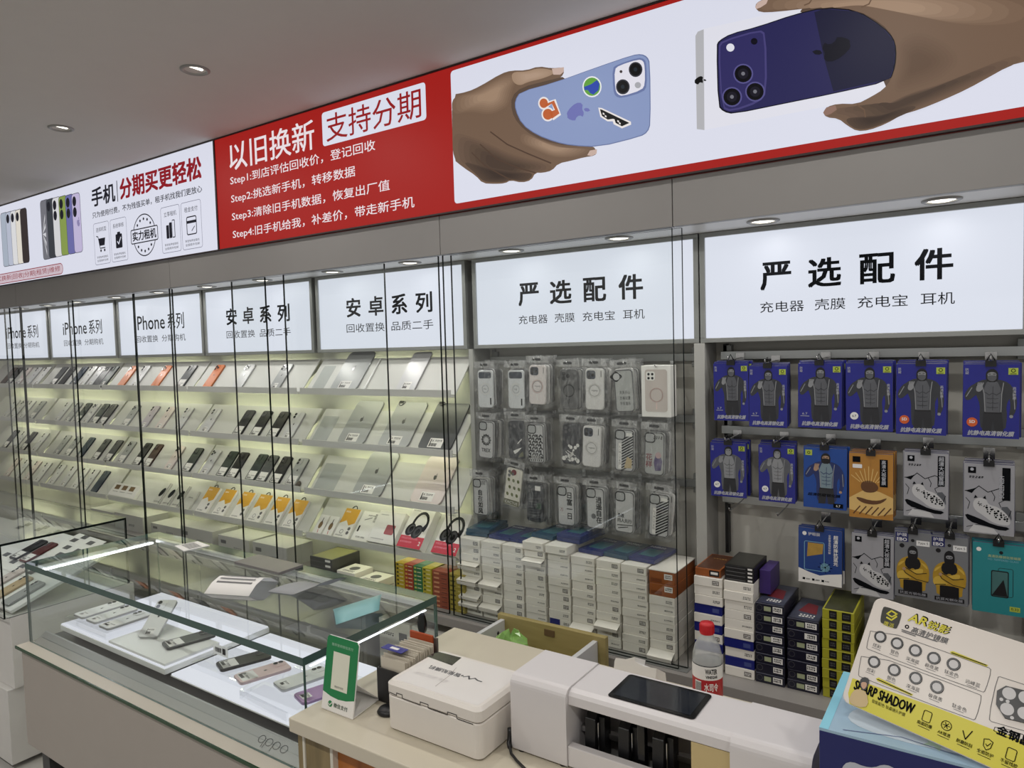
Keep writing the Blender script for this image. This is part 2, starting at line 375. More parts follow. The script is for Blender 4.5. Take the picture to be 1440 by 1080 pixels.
# --- white rental banner on the left
t = thing('banner_light_box', 'white backlit banner with printed phones at the left end, beside the red banner', 'light box', (0, 0, 0))
banner_frame(t, -6.4, -2.722)
p = MB(); p.box(-6.396, -2.726, -.010, -.002, 1.944, CZ - .006, LW); p.build('panel', t)
m = MB(); a = Art(m, (0, -.0104, 0), (1, 0, 0), (0, 0, 1))
a.fit('手机', -3.765, 2.256, -3.535, 2.348, L_DK, bold=.035)
a.rect(-3.518, 2.252, -3.512, 2.352, L_DK)
a.fit('分期买更轻松', -3.492, 2.256, -2.819, 2.356, L_RED, bold=.042)
a.fit('只为使用付费，不为残值买单，租手机找我们更放心', -3.765, 2.199, -2.822, 2.23, L_DK, bold=.014)
m.build('headline', t); m = MB(); a = Art(m, (0, -.0104, 0), (1, 0, 0), (0, 0, 1))
for x0, x1, t1, ic in ((-3.762, -3.614, '选择机型', 0), (-3.598, -3.45, '系统审核', 1), (-3.15, -3.0, '立享租机', 2), (-2.987, -2.838, '租金支付', 3)):
    a.line(rr(x0, 1.967, x1, 2.172, .012), .0022, L_GREY, 1, True); c = (x0 + x1) / 2
    a.fit(t1, c - .05, 2.128, c + .05, 2.15, L_DK)
    a.fit('享受免押金租机', c - .054, 1.997, c + .054, 2.008, L_DK); a.fit('全国顺丰包邮', c - .054, 1.98, c + .054, 1.991, L_DK)
    if ic == 0:
        a.poly([(c - .03, 2.095), (c + .035, 2.095), (c + .026, 2.058), (c - .02, 2.058)], L_DK); a.line([(c - .05, 2.108), (c - .034, 2.104), (c - .018, 2.046), (c + .03, 2.046)], .005, L_DK)
        a.circ(c - .012, 2.034, .007, L_DK); a.circ(c + .024, 2.034, .007, L_DK)
    elif ic == 1:
        a.rrect(c - .03, 2.03, c + .03, 2.098, .006, L_DK); a.rrect(c - .014, 2.09, c + .014, 2.108, .004, L_DK); a.line([(c - .014, 2.062), (c - .003, 2.05), (c + .018, 2.08)], .006, LW, 2)
    elif ic == 2:
        for k in range(3): a.rrect(c - .036 + k * .024, 2.03, c - .014 + k * .024, 2.09 + k * .01, .004, L_DK)
        a.rrect(c + .014, 2.034, c + .03, 2.106, .003, LW, 2)
    else:
        a.line(rr(c - .036, 2.03, c + .036, 2.106, .008), .005, L_DK, 1, True); a.rect(c - .036, 2.078, c + .036, 2.09, L_DK); a.line([(c, 2.045), (c + .022, 2.062)], .004, L_DK)
m.build('service_cards', t); m = MB(); a = Art(m, (0, -.0104, 0), (1, 0, 0), (0, 0, 1))
cx, cz = -3.296, 2.068
a.ring(cx, cz, .096, .005, L_DK, 1, 40)
a.rrect(cx - .118, cz - .034, cx + .118, cz + .034, .008, LW, 2); a.line(rr(cx - .115, cz - .032, cx + .115, cz + .032, .008), .005, L_DK, 3, True)
a.fit('实力租机', cx - .102, cz - .022, cx + .102, cz + .024, L_DK, 3, bold=.035)
for k in range(5):
    for sg in (1, -1):
        an = math.radians(90 + (k - 2) * 24); a.circ(cx + .075 * math.cos(an), cz + sg * .075 * math.sin(an), .0075, L_DK, 1, 5)
m.build('round_stamp', t); m = MB(); a = Art(m, (0, -.0104, 0), (1, 0, 0), (0, 0, 1))
a.line(rr(-5.5, 1.953, -4.108, 2.008, .026), .004, L_RED, 1, True); a.rrect(-5.498, 1.955, -4.11, 2.006, .025, PINK, 0.6)
a.fit('手机一站式换新|回收|分期|租赁|维修', -5.2, 1.963, -4.135, 1.998, L_RED, 2)
m.build('service_strip', t)
def printed_phone(xa, xb, ztop, zbot, col, cams=2, apl=False, dark=False, l=1):
    global a, pr
    if l > 0: pr = MB(); a = Art(pr, (0, -.0104, 0), (1, 0, 0), (0, 0, 1))
    a.rrect(xa, zbot, xb, ztop, .02, lit((70, 70, 84), .7), l); a.rrect(xa + .003, zbot + .003, xb - .003, ztop - .003, .018, lit(col, .85), l + .5)
    for k in range(cams): a.circ(xa + .028, ztop - .04 - k * .055, .02, L_DK, l + .8, 14, .026)
    if apl: apple(a, (xa + xb) / 2 + .015, (ztop + zbot) / 2, .02, lit((150, 140, 185), .8), l + .8)
for k, (px, c, cm) in enumerate(((20, (175, 185, 200), 0), (66, (190, 196, 214), 1), (108, (228, 228, 230), 1), (152, (232, 226, 214), 1), (196, (58, 50, 50), 0))):
    (xa, zt) = lp(px, 450 - k * 10, 0, 230, 6.35); (xb, zb) = lp(px + 92, 915 - k * 8, 0, 230, 6.35)
    printed_phone(xa, xb, zt, zb, c, cm, l=1 + k); pr.build('printed_phone', t)
for k, (px, c, cm) in enumerate(((375, (120, 120, 128), 0), (428, (62, 66, 72), 1), (482, (222, 222, 224), 2), (540, (140, 160, 82), 2), (600, (112, 112, 172), 2), (658, (200, 190, 224), 2))):
    (xa, zt) = lp(px, 338 - k * 12, 0, 230, 6.35); (xb, zb) = lp(px + 106, 850 - k * 12, 0, 230, 6.35)
    printed_phone(xa, xb, zt, zb, c, cm, k == 5, l=1 + k)
    if k == 0:
        w = (xb - xa) * .5
        for q in range(5): a.poly([(xa + .01, (zt + zb) / 2 - .02), (xa + w, zb + .02 + q * .05), (xa + w, zb + .045 + q * .05)], lit((225, 225, 230), .8), 1.8)
    pr.build('printed_phone', t)

# --- red trade-in banner
t = thing('banner_light_box', 'red backlit banner with white steps lettering and a printed hand holding a blue phone', 'light box', (0, 0, 0))
banner_frame(t, -2.721, 1.2)
p = MB(); p.box(-2.717, 1.196, -.010, -.002, 1.944, CZ - .006, LRED); p.build('panel', t)
m = MB(); a = Art(m, (0, -.0104, 0), (1, 0, 0), (0, 0, 1)); LT = lit((240, 228, 232), .9)
a.fit('以旧换新', -2.622, 2.255, -2.10, 2.368, LT, bold=.012)
a.rrect(-2.055, 2.256, -1.553, 2.378, .012, LW, 1)
a.fit('支持分期', -2.034, 2.268, -1.574, 2.366, lit((150, 26, 30), .9), 2, bold=.006)
m.build('headline', t); m = MB(); a = Art(m, (0, -.0104, 0), (1, 0, 0), (0, 0, 1))
for s_, x1, zb in (('Step1:到店评估回收价，登记回收', -1.79, 2.192), ('Step2:挑选新手机，转移数据', -1.893, 2.118), ('Step3:清除旧手机数据，恢复出厂值', -1.728, 2.045), ('Step4:旧手机给我，补差价，带走新手机', -1.618, 1.972)):
    l_ = MB(); a = Art(l_, (0, -.0104, 0), (1, 0, 0), (0, 0, 1)); a.fit(s_, -2.622, zb, x1, zb + .044, LT, bold=.008); l_.build('step_line', t)
pc = MB(); a = Art(pc, (0, -.0104, 0), (1, 0, 0), (0, 0, 1)); a.rrect(-1.446, 1.966, 1.17, 2.387, .012, LW, 1)
pc.build('picture_panel', t)
def zp(L, ox, oy, s): return [lp(x, y, ox, oy, s) for x, y in L]
Z3 = (620, 0, 3.4286); Z4 = (960, 0, 3.0)
def smooth(P, n=2):
    for _ in range(n):
        Q = []
        for i in range(len(P)):
            p, q = P[i], P[(i + 1) % len(P)]; Q += [(p[0] * .75 + q[0] * .25, p[1] * .75 + q[1] * .25), (p[0] * .25 + q[0] * .75, p[1] * .25 + q[1] * .75)]
        P = Q
    return P
SK = [lit(c, .8) for c in ((86, 66, 54), (112, 88, 70), (140, 112, 90), (166, 136, 112), (186, 158, 136))]
NAIL = lit((206, 180, 168), .85)
def mixc(c0, c1, t): return tuple(int(round(u * (1 - t) + v * t)) for u, v in zip(c0, c1))
def soft(P, c0, c1, l, Z, n=7, keep=.35):
    """printed tone that eases from c0 at the outline of P to c1 inside"""
    P = smooth(P, 2); cx = sum(q[0] for q in P) / len(P); cy = sum(q[1] for q in P) / len(P)
    for i in range(n):
        f = 1 - (1 - keep) * i / (n - 1); a.poly(zp([(cx + (x - cx) * f, cy + (y - cy) * f) for x, y in P], *Z), lit(mixc(c0, c1, (i + 1) / n), .8), l + .08 * i)
HB, HL, HD = (122, 98, 80), (170, 142, 118), (80, 64, 54)
# printed hand holding the blue phone
ph = MB(); a = Art(ph, (0, -.0104, 0), (1, 0, 0), (0, 0, 1))
hand = [(62, 462), (140, 447), (200, 420), (300, 360), (350, 345), (420, 345), (480, 325), (545, 335), (595, 330), (605, 350), (590, 378), (550, 402), (500, 417), (440, 428), (392, 446), (366, 490), (366, 545), (385, 590), (420, 630), (470, 660), (560, 692), (640, 708), (740, 706), (763, 735), (750, 755), (700, 762), (640, 778), (575, 792), (545, 826), (500, 837), (465, 836), (445, 872), (400, 884), (345, 872), (320, 887), (270, 890), (212, 887), (178, 850), (120, 812), (68, 770)]
a.poly(zp(smooth(hand, 1), *Z3), lit(HB, .8), 2)
soft([(64, 470), (150, 455), (300, 372), (350, 356), (400, 360), (360, 420), (345, 480), (330, 520), (250, 560), (150, 540), (64, 560)], HB, HL, 3, Z3)
soft([(350, 352), (420, 352), (480, 333), (545, 342), (560, 360), (500, 385), (430, 400), (390, 420), (355, 400)], HL, (188, 160, 138), 4, Z3)
soft([(66, 640), (150, 660), (250, 700), (330, 740), (430, 770), (540, 795), (545, 822), (500, 833), (460, 832), (440, 868), (400, 880), (345, 868), (320, 883), (270, 886), (215, 882), (180, 845), (120, 808), (68, 765)], HB, HD, 3, Z3)
soft([(110, 780), (190, 800), (300, 820), (400, 835), (455, 838), (440, 866), (400, 878), (345, 866), (320, 880), (270, 882), (215, 878), (180, 842)], (92, 74, 62), (66, 53, 46), 4, Z3)
soft([(400, 640), (470, 672), (560, 705), (640, 720), (735, 720), (700, 750), (620, 765), (540, 760), (450, 720), (390, 690)], HB, HL, 4, Z3)
for L in ([(250, 640), (330, 700), (430, 745), (540, 790)], [(200, 700), (280, 770), (380, 812), (465, 836)], [(160, 740), (220, 800), (290, 840), (345, 870)]):
    a.line(zp(L, *Z3), .004, SK[0], 5)
a.poly(zp([(545, 337), (603, 330), (602, 352), (585, 366), (552, 366)], *Z3), NAIL, 5)
a.poly(zp([(715, 752), (728, 730), (762, 724), (760, 745), (735, 757)], *Z3), NAIL, 5)
a.poly(zp(smooth([(350, 470), (400, 425), (520, 395), (620, 370), (640, 480), (640, 640), (700, 712), (560, 700), (450, 660), (380, 600), (350, 540)], 1), *Z3), lit((96, 78, 66), .8), 2.6)
ph.build('printed_hand', t)
pp = MB(); a = Art(pp, (0, -.0104, 0), (1, 0, 0), (0, 0, 1)); BLU = lit((142, 158, 200), .85)
body = [(368, 535), (366, 490), (392, 447), (560, 402), (760, 330), (930, 272), (975, 266), (1004, 280), (1017, 310), (1020, 600), (1006, 642), (970, 664), (770, 714), (640, 707), (560, 690), (470, 655), (400, 605)]
body = smooth(body, 1)
a.poly(zp(body, *Z3), lit((108, 122, 165), .85), 3); a.poly(zp([(x + (690 - x) * .012, y + (500 - y) * .02) for x, y in body], *Z3), BLU, 4)
a.poly(zp(smooth([(836, 335), (860, 318), (960, 284), (992, 292), (1000, 320), (1002, 420), (985, 450), (880, 480), (850, 470), (840, 440)], 1), *Z3), lit((110, 124, 170), .85), 6)
a.poly(zp(smooth([(846, 342), (870, 322), (960, 293), (985, 300), (992, 330), (993, 412), (978, 440), (885, 470), (860, 460), (850, 435)], 1), *Z3), lit((232, 230, 240), .88), 7)
def zc(x, y, r, mt, l, Z, sq=1.0, n=20): a.poly(zp([(x + r * math.cos(k * 2 * math.pi / n), y + sq * r * math.sin(k * 2 * math.pi / n)) for k in range(n)], *Z), mt, l)
for x, y in ((948, 342), (887, 425)):
    zc(x, y, 33, lit((60, 60, 70), .6), 8, Z3, 1.1); zc(x, y, 27, lit((14, 14, 18), .5), 9, Z3, 1.1); zc(x, y, 9, lit((40, 50, 60), .6), 10, Z3, 1.1)
zc(878, 352, 7, lit((80, 70, 70), .6), 8, Z3); zc(959, 417, 15, lit((180, 180, 186), .8), 8, Z3)
zc(738, 424, 46, lit((236, 238, 240), .9), 5, Z3, 1.1); zc(738, 424, 40, lit((96, 160, 60), .9), 6, Z3, 1.1)
a.poly(zp([(700, 425), (735, 412), (762, 392), (775, 410), (770, 440), (745, 462), (730, 455), (718, 440), (702, 440)], *Z3), lit((40, 70, 170), .9), 7)
OR_ = lit((190, 96, 52), .9); WH_ = lit((236, 230, 228), .9)
for e, mt, l in ((7, WH_, 5), (0, OR_, 6)):
    zc(506, 503, 20 + e, mt, l, Z3, 1.15); zc(526, 556, 24 + e, mt, l, Z3, 1.1)
    a.poly(zp([(512 - e, 508 - e), (556 + e, 490 - e), (582 + e, 552 + e), (545 + e, 578 + e), (535, 545 + e), (560 - e, 535), (545, 505), (520, 520 + e)], *Z3), mt, l)
c_ = lp(662, 545, *Z3); apple(a, c_[0], c_[1], .031, lit((112, 116, 182), .85), 5, math.radians(-82))
a.poly(zp([(768, 524), (785, 526), (925, 592), (926, 606), (882, 624), (842, 604), (838, 590), (812, 590), (778, 568)], *Z3), WH_, 5)
a.poly(zp([(776, 532), (786, 534), (918, 598), (882, 614), (852, 598), (846, 580), (838, 578), (814, 582), (786, 564)], *Z3), lit((12, 12, 14), .5), 6)
for x, y in ((790, 548), (800, 560), (860, 584), (868, 594)): a.poly(zp([(x, y), (x + 8, y + 4), (x + 8, y + 12), (x, y + 8)], *Z3), WH_, 7)
pp.build('printed_blue_phone', t)
# printed white box, dark phone and second hand
pb = MB(); a = Art(pb, (0, -.0104, 0), (1, 0, 0), (0, 0, 1))
a.poly(zp([(60, 152), (95, 128), (590, 18), (760, 60), (880, 345), (840, 410), (97, 553), (65, 549)], *Z4), lit((228, 228, 238), .9), 2)
a.poly(zp([(60, 158), (70, 140), (95, 130), (98, 553), (66, 549)], *Z4), lit((186, 186, 190), .85), 3)
c_ = lp(77, 345, *Z4); apple(a, c_[0], c_[1], .013, lit((20, 20, 22), .5), 4, math.radians(-90))
pb.build('printed_box', t)
pd = MB(); a = Art(pd, (0, -.0104, 0), (1, 0, 0), (0, 0, 1))
body = [(148, 200), (158, 178), (210, 148), (320, 120), (480, 66), (600, 38), (740, 50), (850, 120), (895, 170), (905, 215), (900, 290), (880, 348), (640, 402), (440, 442), (220, 487), (178, 477), (155, 452)]
body = smooth(body, 1)
a.poly(zp(body, *Z4), lit((16, 16, 26), .6), 5); a.poly(zp([(x + (520 - x) * .014, y + (260 - y) * .022) for x, y in body], *Z4), lit((46, 44, 92), .75), 6)
a.poly(zp([(560, 60), (600, 46), (740, 58), (846, 126), (888, 175), (898, 215), (893, 288), (874, 340), (640, 392), (600, 250)], *Z4), lit((34, 34, 62), .7), 7)
a.poly(zp(smooth([(156, 205), (172, 178), (330, 132), (358, 150), (362, 395), (330, 438), (215, 478), (170, 462)], 1), *Z4), lit((78, 72, 130), .75), 8)
a.poly(zp(smooth([(162, 210), (178, 184), (328, 140), (350, 156), (354, 390), (325, 430), (215, 470), (175, 455)], 1), *Z4), lit((54, 50, 104), .75), 9)
for x, y in ((262, 318), (215, 415), (312, 393)):
    zc(x, y, 42, lit((96, 92, 150), .75), 10, Z4); zc(x, y, 36, lit((14, 13, 22), .5), 11, Z4); zc(x, y, 22, lit((34, 32, 46), .6), 12, Z4); zc(x, y, 8, lit((130, 130, 140), .7), 13, Z4)
zc(208, 208, 17, lit((226, 226, 236), .9), 10, Z4); zc(308, 182, 14, lit((20, 18, 36), .5), 10, Z4)
c_ = lp(646, 214, *Z4); apple(a, c_[0], c_[1], .034, lit((20, 20, 36), .6), 8, math.radians(97))
pd.build('printed_dark_phone', t)
p2 = MB(); a = Art(p2, (0, -.0104, 0), (1, 0, 0), (0, 0, 1))
hand2 = [(312, 42), (318, 22), (340, 10), (372, -6), (480, -20), (1000, -40), (1500, -60), (1500, 258), (1440, 270), (1380, 285), (1300, 330), (1200, 385), (1100, 430), (1000, 470), (930, 490), (860, 530), (790, 556), (740, 560), (700, 537), (662, 507), (612, 502), (597, 482), (612, 458), (660, 444), (740, 446), (800, 415), (850, 385), (882, 345), (905, 275), (906, 215), (892, 165), (842, 108), (740, 52), (600, 36), (560, 42), (400, 60), (332, 62)]
a.poly(zp(smooth(hand2, 1), *Z4), lit(HB, .8), 14)
soft([(332, 18), (380, 0), (700, -30), (1100, -30), (1450, 20), (1440, 110), (1200, 120), (1000, 80), (800, 40), (700, 25), (560, 28), (400, 48), (340, 55)], HB, HL, 15, Z4)
soft([(620, 468), (700, 458), (780, 470), (860, 450), (960, 400), (1100, 360), (1250, 300), (1400, 240), (1440, 262), (1300, 325), (1200, 378), (1000, 462), (860, 522), (790, 548), (740, 552), (700, 530), (670, 500), (615, 495)], HB, HD, 15, Z4)
soft([(690, 505), (760, 500), (860, 490), (960, 450), (1000, 462), (860, 524), (790, 550), (740, 553), (705, 532)], (92, 74, 62), (66, 53, 46), 16, Z4)
soft([(912, 180), (990, 140), (1100, 180), (1180, 260), (1100, 340), (960, 390), (890, 400), (905, 330), (915, 250)], HB, (104, 82, 66), 15.5, Z4)
for L in ([(520, 32), (540, 24), (548, 12)], [(760, 40), (790, 28), (800, 8)], [(740, 450), (770, 470), (775, 500)]): a.line(zp(L, *Z4), .003, SK[1], 17)
a.poly(zp([(313, 40), (322, 22), (352, 6), (368, 6), (360, 26), (335, 42), (318, 48)], *Z4), NAIL, 17)
a.poly(zp([(598, 482), (612, 460), (650, 452), (655, 470), (630, 488), (606, 496)], *Z4), lit((150, 118, 104), .8), 17)
a.poly(zp(smooth([(700, 45), (860, 100), (930, 190), (930, 280), (890, 370), (850, 372), (840, 250), (760, 120)], 1), *Z4), lit((96, 78, 66), .8), 4.6)
a.poly(zp(smooth([(480, 50), (600, 20), (760, 40), (820, 100), (700, 120), (560, 80)], 1), *Z4), lit((96, 78, 66), .8), 4.6)
p2.build('printed_reaching_hand', t)

# ================================================================== LIT SIGNS ABOVE THE BAYS
SW = lit((225, 230, 242), E_SIGN * 1.12)
SIGNS = [(-.703, .076, '严选配件', '充电器  壳膜  充电宝  耳机', 'big accessories sign at the far right'), (-1.529, -.707, '严选配件', '充电器  壳膜  充电宝  耳机', 'accessories sign above the hanging phone cases'),
         (-2.352, -1.560, '安卓系列', '回收置换  品质二手', 'four-character sign above the shelves of tablets, nearer the camera'), (-3.153, -2.374, '安卓系列', '回收置换  品质二手', 'four-character sign second from the tablets, above black phones'),
         (-3.957, -3.165, 'iPhone系列', '回收置换  分期购机', 'sign with Latin word above the orange phones, nearest of its three'), (-4.754, -3.976, 'iPhone系列', '回收置换  分期购机', 'sign with Latin word, middle one of its three'),
         (-5.52, -4.773, 'iPhone系列', '回收置换  分期购机', 'sign with Latin word at the left edge of the photo')]
YS = .18
for x0, x1, big, small, lab in SIGNS:
    t = thing('sign_light_box', 'white backlit ' + lab, 'sign', ((x0 + x1) / 2, YS, 1.495), group='lit signs above the wall cabinets'); w = (x1 - x0) / 2
    f = MB(); h = .316
    f.box(-w, w, 0, .06, 0, .013, ALU_D); f.box(-w, w, 0, .06, h - .013, h, ALU_D); f.box(-w, -w + .015, 0, .06, .013, h - .013, ALU_D); f.box(w - .015, w, 0, .06, .013, h - .013, ALU_D)
    f.box(-w, w, .061, .10, 0, h, ALU_D); f.build('frame', t, bevel=.001)
    p = MB(); p.box(-w + .0155, w - .0155, .006, .058, .0135, h - .0135, SW); p.build('panel', t)
    l = MB(); a = Art(l, (0, .0058, 0), (1, 0, 0), (0, 0, 1))
    if big[0] != 'i':
        for k, ch in enumerate(big): a.fit(ch, -.219 + k * .1245, .14, -.219 + k * .1245 + .082, .217, K_TXT, bold=.03)
    else:
        a.fit('iPhone', -.225, .143, .06, .217, K_TXT, bold=.012); a.fit('系列', .085, .139, .232, .22, K_TXT, bold=.012)
    l.build('headline', t); l = MB(); a = Art(l, (0, .0058, 0), (1, 0, 0), (0, 0, 1))
    sub = small.split('  ')
    if len(sub) == 4:
        for s_, q0, q1 in zip(sub, (-.22, -.078, .026, .168), (-.105, -.003, .14, .24)): a.fit(s_, q0, .079, q1, .109, K_TXT)
    else:
        a.fit(sub[0], -.222, .078, -.01, .113, K_TXT); a.fit(sub[1], .026, .078, .238, .113, K_TXT)
    l.build('small_lettering', t)

# ================================================================== DOWNLIGHTS
GLOW = lit((255, 250, 235), 4.0)
def downlight(x, y, z, r, power, label, name, group, tilt=0.0):
    t = thing(name, label, 'light', (x, y, z), group=group)
    m = MB(); m.lathe([(r * .72, 0.0), (r * .74, -.004), (r * .86, -.006), (r, -.003), (r, 0.0)], mat('lamp_trim', (150, 148, 145), .4), n=28); m.build('trim_ring', t)
    m = MB(); M_ = Matrix.Rotation(tilt, 4, 'Y')
    if tilt:
        m.lathe([(r * .72, 0.0), (r * .7, .018), (.0001, .018)], mat('lamp_recess', (60, 58, 56), .5), n=24); m.build('recess', t)
        m = MB(); m.lathe([(.0001, -.0005), (r * .5, -.0005), (r * .56, .003), (r * .56, .0095)], GLOW, Matrix.Translation((r * .04, -r * .06, .002)) @ M_, n=24); m.build('lens', t)
    else:
        m.lathe([(.0001, -.0035), (r * .5, -.0035), (r * .72, -.001)], GLOW, n=24); m.build('lens', t)
    ld = bpy.data.lights.new('lamp', 'AREA'); ld.shape = 'DISK'; ld.size = r * 1.3; ld.energy = power; ld.color = (1, .975, .93)
    lo = bpy.data.objects.new('lamp', ld); COL.objects.link(lo); lo.parent = t; lo.location = (0, 0, -.02)
SX = [(-.097, 'above the right accessories sign, right of two'), (-.5, 'above the right accessories sign, left of two'), (-.915, 'above the phone case bay, right of two'), (-1.299, 'above the phone case bay, left of two'),
      (-1.74, 'above the tablet shelves sign, right of two'), (-2.146, 'above the tablet shelves sign, left of two'), (-2.58, 'above the black phones sign, right of two'), (-2.98, 'above the black phones sign, left of two'),
      (-3.38, 'above the orange phones sign, right of two'), (-3.78, 'above the orange phones sign, left of two'), (-4.2, 'above the middle Latin lettered sign, right of two'), (-4.55, 'above the middle Latin lettered sign, left of two'), (-4.9, 'above the leftmost sign')]
for x, lab in SX: downlight(x, .093, 1.8125, .042, P_SOFFIT, 'small round soffit downlight ' + lab, 'soffit_downlight', 'downlights in the cabinet soffit')
downlight(-2.105, -.482, CZ, .045, P_CEIL, 'round tilted ceiling downlight above the red banner, nearer one', 'ceiling_downlight', 'ceiling downlights', .35)
downlight(-3.04, -.465, CZ, .045, P_CEIL, 'round tilted ceiling downlight above the white banner, farther one', 'ceiling_downlight', 'ceiling downlights', .35)

for i in range(3): downlight(-1.17 + .935 * i, -.475, CZ, .045, P_CEIL, 'added unseen ceiling downlight over the counter, %s beyond the photographed pair' % ('first', 'second', 'third')[i], 'ceiling_downlight', 'ceiling downlights', .35)  # lamps added out of view, continuing the row, to brighten the counter
for i in range(6): downlight(-4.4 + 1.1 * i, -2.1, CZ, .055, P_FILL, 'added unseen ceiling downlight over the shop floor, %s from the street' % ORD[i + 1], 'ceiling_downlight', 'ceiling downlights')  # added lamps out of view, fill light for cartons and worktop
# ================================================================== SLIDING GLASS DOORS
def pane(x0, x1, y, label):
    t = MB(); z0, z1 = .588, 1.808
    vs = [(x0, y, z0), (x1, y, z0), (x1, y + .008, z0), (x0, y + .008, z0), (x0, y, z1), (x1, y, z1), (x1, y + .008, z1), (x0, y + .008, z1)]
    t.add(vs, [(0, 1, 5, 4), (2, 3, 7, 6)], GLASS); t.add(vs, [(0, 3, 2, 1), (4, 5, 6, 7), (1, 2, 6, 5), (3, 0, 4, 7)], GLASS_EDGE)
    o = t.build('glass_door'); tag(o, label, 'glass door', 'sliding glass doors of the wall cabinets')
D1, D2 = .004, .022
for x0, x1, y, lb in ((-1.518, -.718, D1, 'front sliding glass door before the hanging phone cases'), (-1.497, -.697, D2, 'rear sliding glass door before the hanging phone cases'),
                      (-2.335, -1.537, D1, 'sliding glass door before the tablets, right end of its bay'), (-2.699, -1.803, D2, 'sliding glass door on rear track, between tablets and black phones'),
                      (-3.143, -2.451, D1, 'sliding glass door before the black phones'), (-4.152, -3.493, D2, 'rear track glass door before the orange phones'), (-3.485, -3.152, D2, 'narrow glass door right of the orange phones'),
                      (-4.70, -4.065, D1, 'front track glass door before middle Latin lettered sign'), (-6.3, -4.838, D1, 'wide glass door at the left edge, front track'), (-4.956, -4.73, D2, 'narrow glass door near left edge, rear track')):
    pane(x0, x1, y, 'clear ' + lb)
m = MB(); m.box(-6.4, -.69, -.002, .034, .5855, .5875, ALU_D); o = m.build('door_track'); tag(o, 'thin grey aluminium sliding door track along the ledge', 'track')
# ================================================================== SLOPED SHELVES
ROWZ = [onY(640, y_, .09).z for y_ in (548.5, 633, 712, 784)]
ROWN = ['top shelf', 'second shelf', 'third shelf', 'bottom shelf']
UNITS = {'A': (-2.352, -1.562, 'in tablet bay'), 'B': (-3.152, -2.376, 'in black phone bay'), 'C': (-3.955, -3.166, 'in orange phone bay'), 'D': (-4.752, -3.978, 'in middle Latin sign bay'), 'E': (-5.52, -4.776, 'in leftmost bay')}
UNITL = {'A': 'under the nearest glass-doored sign, where tablets stand', 'B': 'under the second glass-doored sign', 'C': 'under the nearest Latin-lettered sign', 'D': 'under the middle Latin-lettered sign', 'E': 'under the leftmost sign'}
YF, SL = .105, math.radians(50)
LEDM = lit((252, 252, 220), E_LED)
SHM = {}
for u, (x0, x1, _) in UNITS.items():
    for r, z0 in enumerate(ROWZ):
        w = (x1 - x0) / 2; cx = (x0 + x1) / 2
        t = thing('sloped_shelf', 'pale grey sloped display shelf, ' + ROWN[r] + ' ' + UNITL[u], 'shelf', (cx, YF, z0), group='sloped display shelves')
        m = MB(); R45 = Matrix.Rotation(SL, 4, 'X'); m.box(-w, w, 0, .172, -.004, 0, SHELF, Matrix.Translation((0, 0, -.018)) @ R45); m.build('panel', t)
        m = MB(); m.box(-w, w, -.022, -.003, -.026, -.021, SHELF); m.box(-w, w, -.026, -.022, -.026, .0, SHELF); m.build('front_lip', t)
        for s in (-1, 1):
            m = MB(); m.prism([(.0, -.026), (.004, -.026), (.129, .06), (.129, .11), (.112, .108)], s * (w - .05) - .002, s * (w - .05) + .002, SHELF, Matrix(((0, 0, 1, 0), (1, 0, 0, 0), (0, 1, 0, 0), (0, 0, 0, 1)))); m.build('bracket', t)
        if r: pass
        m = MB(); m.box(-w + .09, w - .09, .078, .088, .036, .042, LEDM); m.build('led_strip', t)

# ---- things that stand on them
PH = {}
LENS = mat('camera_lens', (8, 8, 12), .08, var=0); LRIM = mat('lens_rim', (120, 120, 124), .25, .8, var=0)
def phone_meshes(key, rgb, cams, w, h, t, sticker):
    if key in PH: return PH[key]
    bm = MB(); bodym = mat('phone_back_%d_%d_%d' % rgb, rgb, .28, var=.02); side = mat('phone_side_%d_%d_%d' % rgb, tuple(int(v * .8) for v in rgb), .3, .6, var=0)
    bm.prism(rr(-w / 2, 0, w / 2, h, w * .16), 0, t, side, ch=.0012, top=bodym)
    if sum(rgb) > 300: a = Art(bm, (0, 0, t)); apple(a, 0, h * .55, w * .075, mat('logo_grey', (120, 120, 122), .2, .7, var=0), 1) if w > .06 else None
    res = [('body', bm)]
    if cams:
        c = MB()
        if cams == 'wide': c.prism(rr(-w * .45, h * .75, w * .45, h * .96, w * .12), t, t + .0022, bodym, ch=.0006); L = [(-w * .28, h * .905), (-w * .28, h * .81), (-w * .02, h * .86)]
        elif cams == 'one': L = [(-w * .36, h * .955)]
        else: c.prism(rr(-w * .43, h * .74, w * .05, h * .965, w * .1), t, t + .0018, bodym, ch=.0006); L = [(-w * .29, h * .905), (-w * .29, h * .80), (-w * .07, h * .853)][:cams]
        for x, y in L: c.lathe([(w * .098, 0), (w * .098, .0016), (w * .085, .0019)], LRIM, Matrix.Translation((x, y, t + .0015)), n=14); c.lathe([(w * .085, 0), (.0001, .0001)], LENS, Matrix.Translation((x, y, t + .0033)), n=14)
        res.append(('camera_bump', c))
    if sticker:
        s = MB(); a = Art(s, (0, 0, t), LS=.0003); sw = w * .8 if sticker == 1 else w * .42
        a.rect(-sw / 2, h * .06, sw / 2, h * .36 if sticker == 1 else h * .24, PAPER, 1); a.barcode(-sw * .4, h * .08, sw * .5, h * .06, K_TXT, 2, 3); a.text('¥', -sw * .3, h * .16, h * .055, K_TXT, 2)
        a.scribble(-sw * .1, h * .17, sw * .5, h * .035, K_TXT, 2, 4, 2); a.rect(-sw * .42, h * .075, -sw * .36, h * .22, K_TXT, 2)
        res.append(('price_sticker', s))
    out = []
    for n, b in res:
        o = b.build(n); out.append((n, o.data)); bpy.data.objects.remove(o)
    PH[key] = out; return out
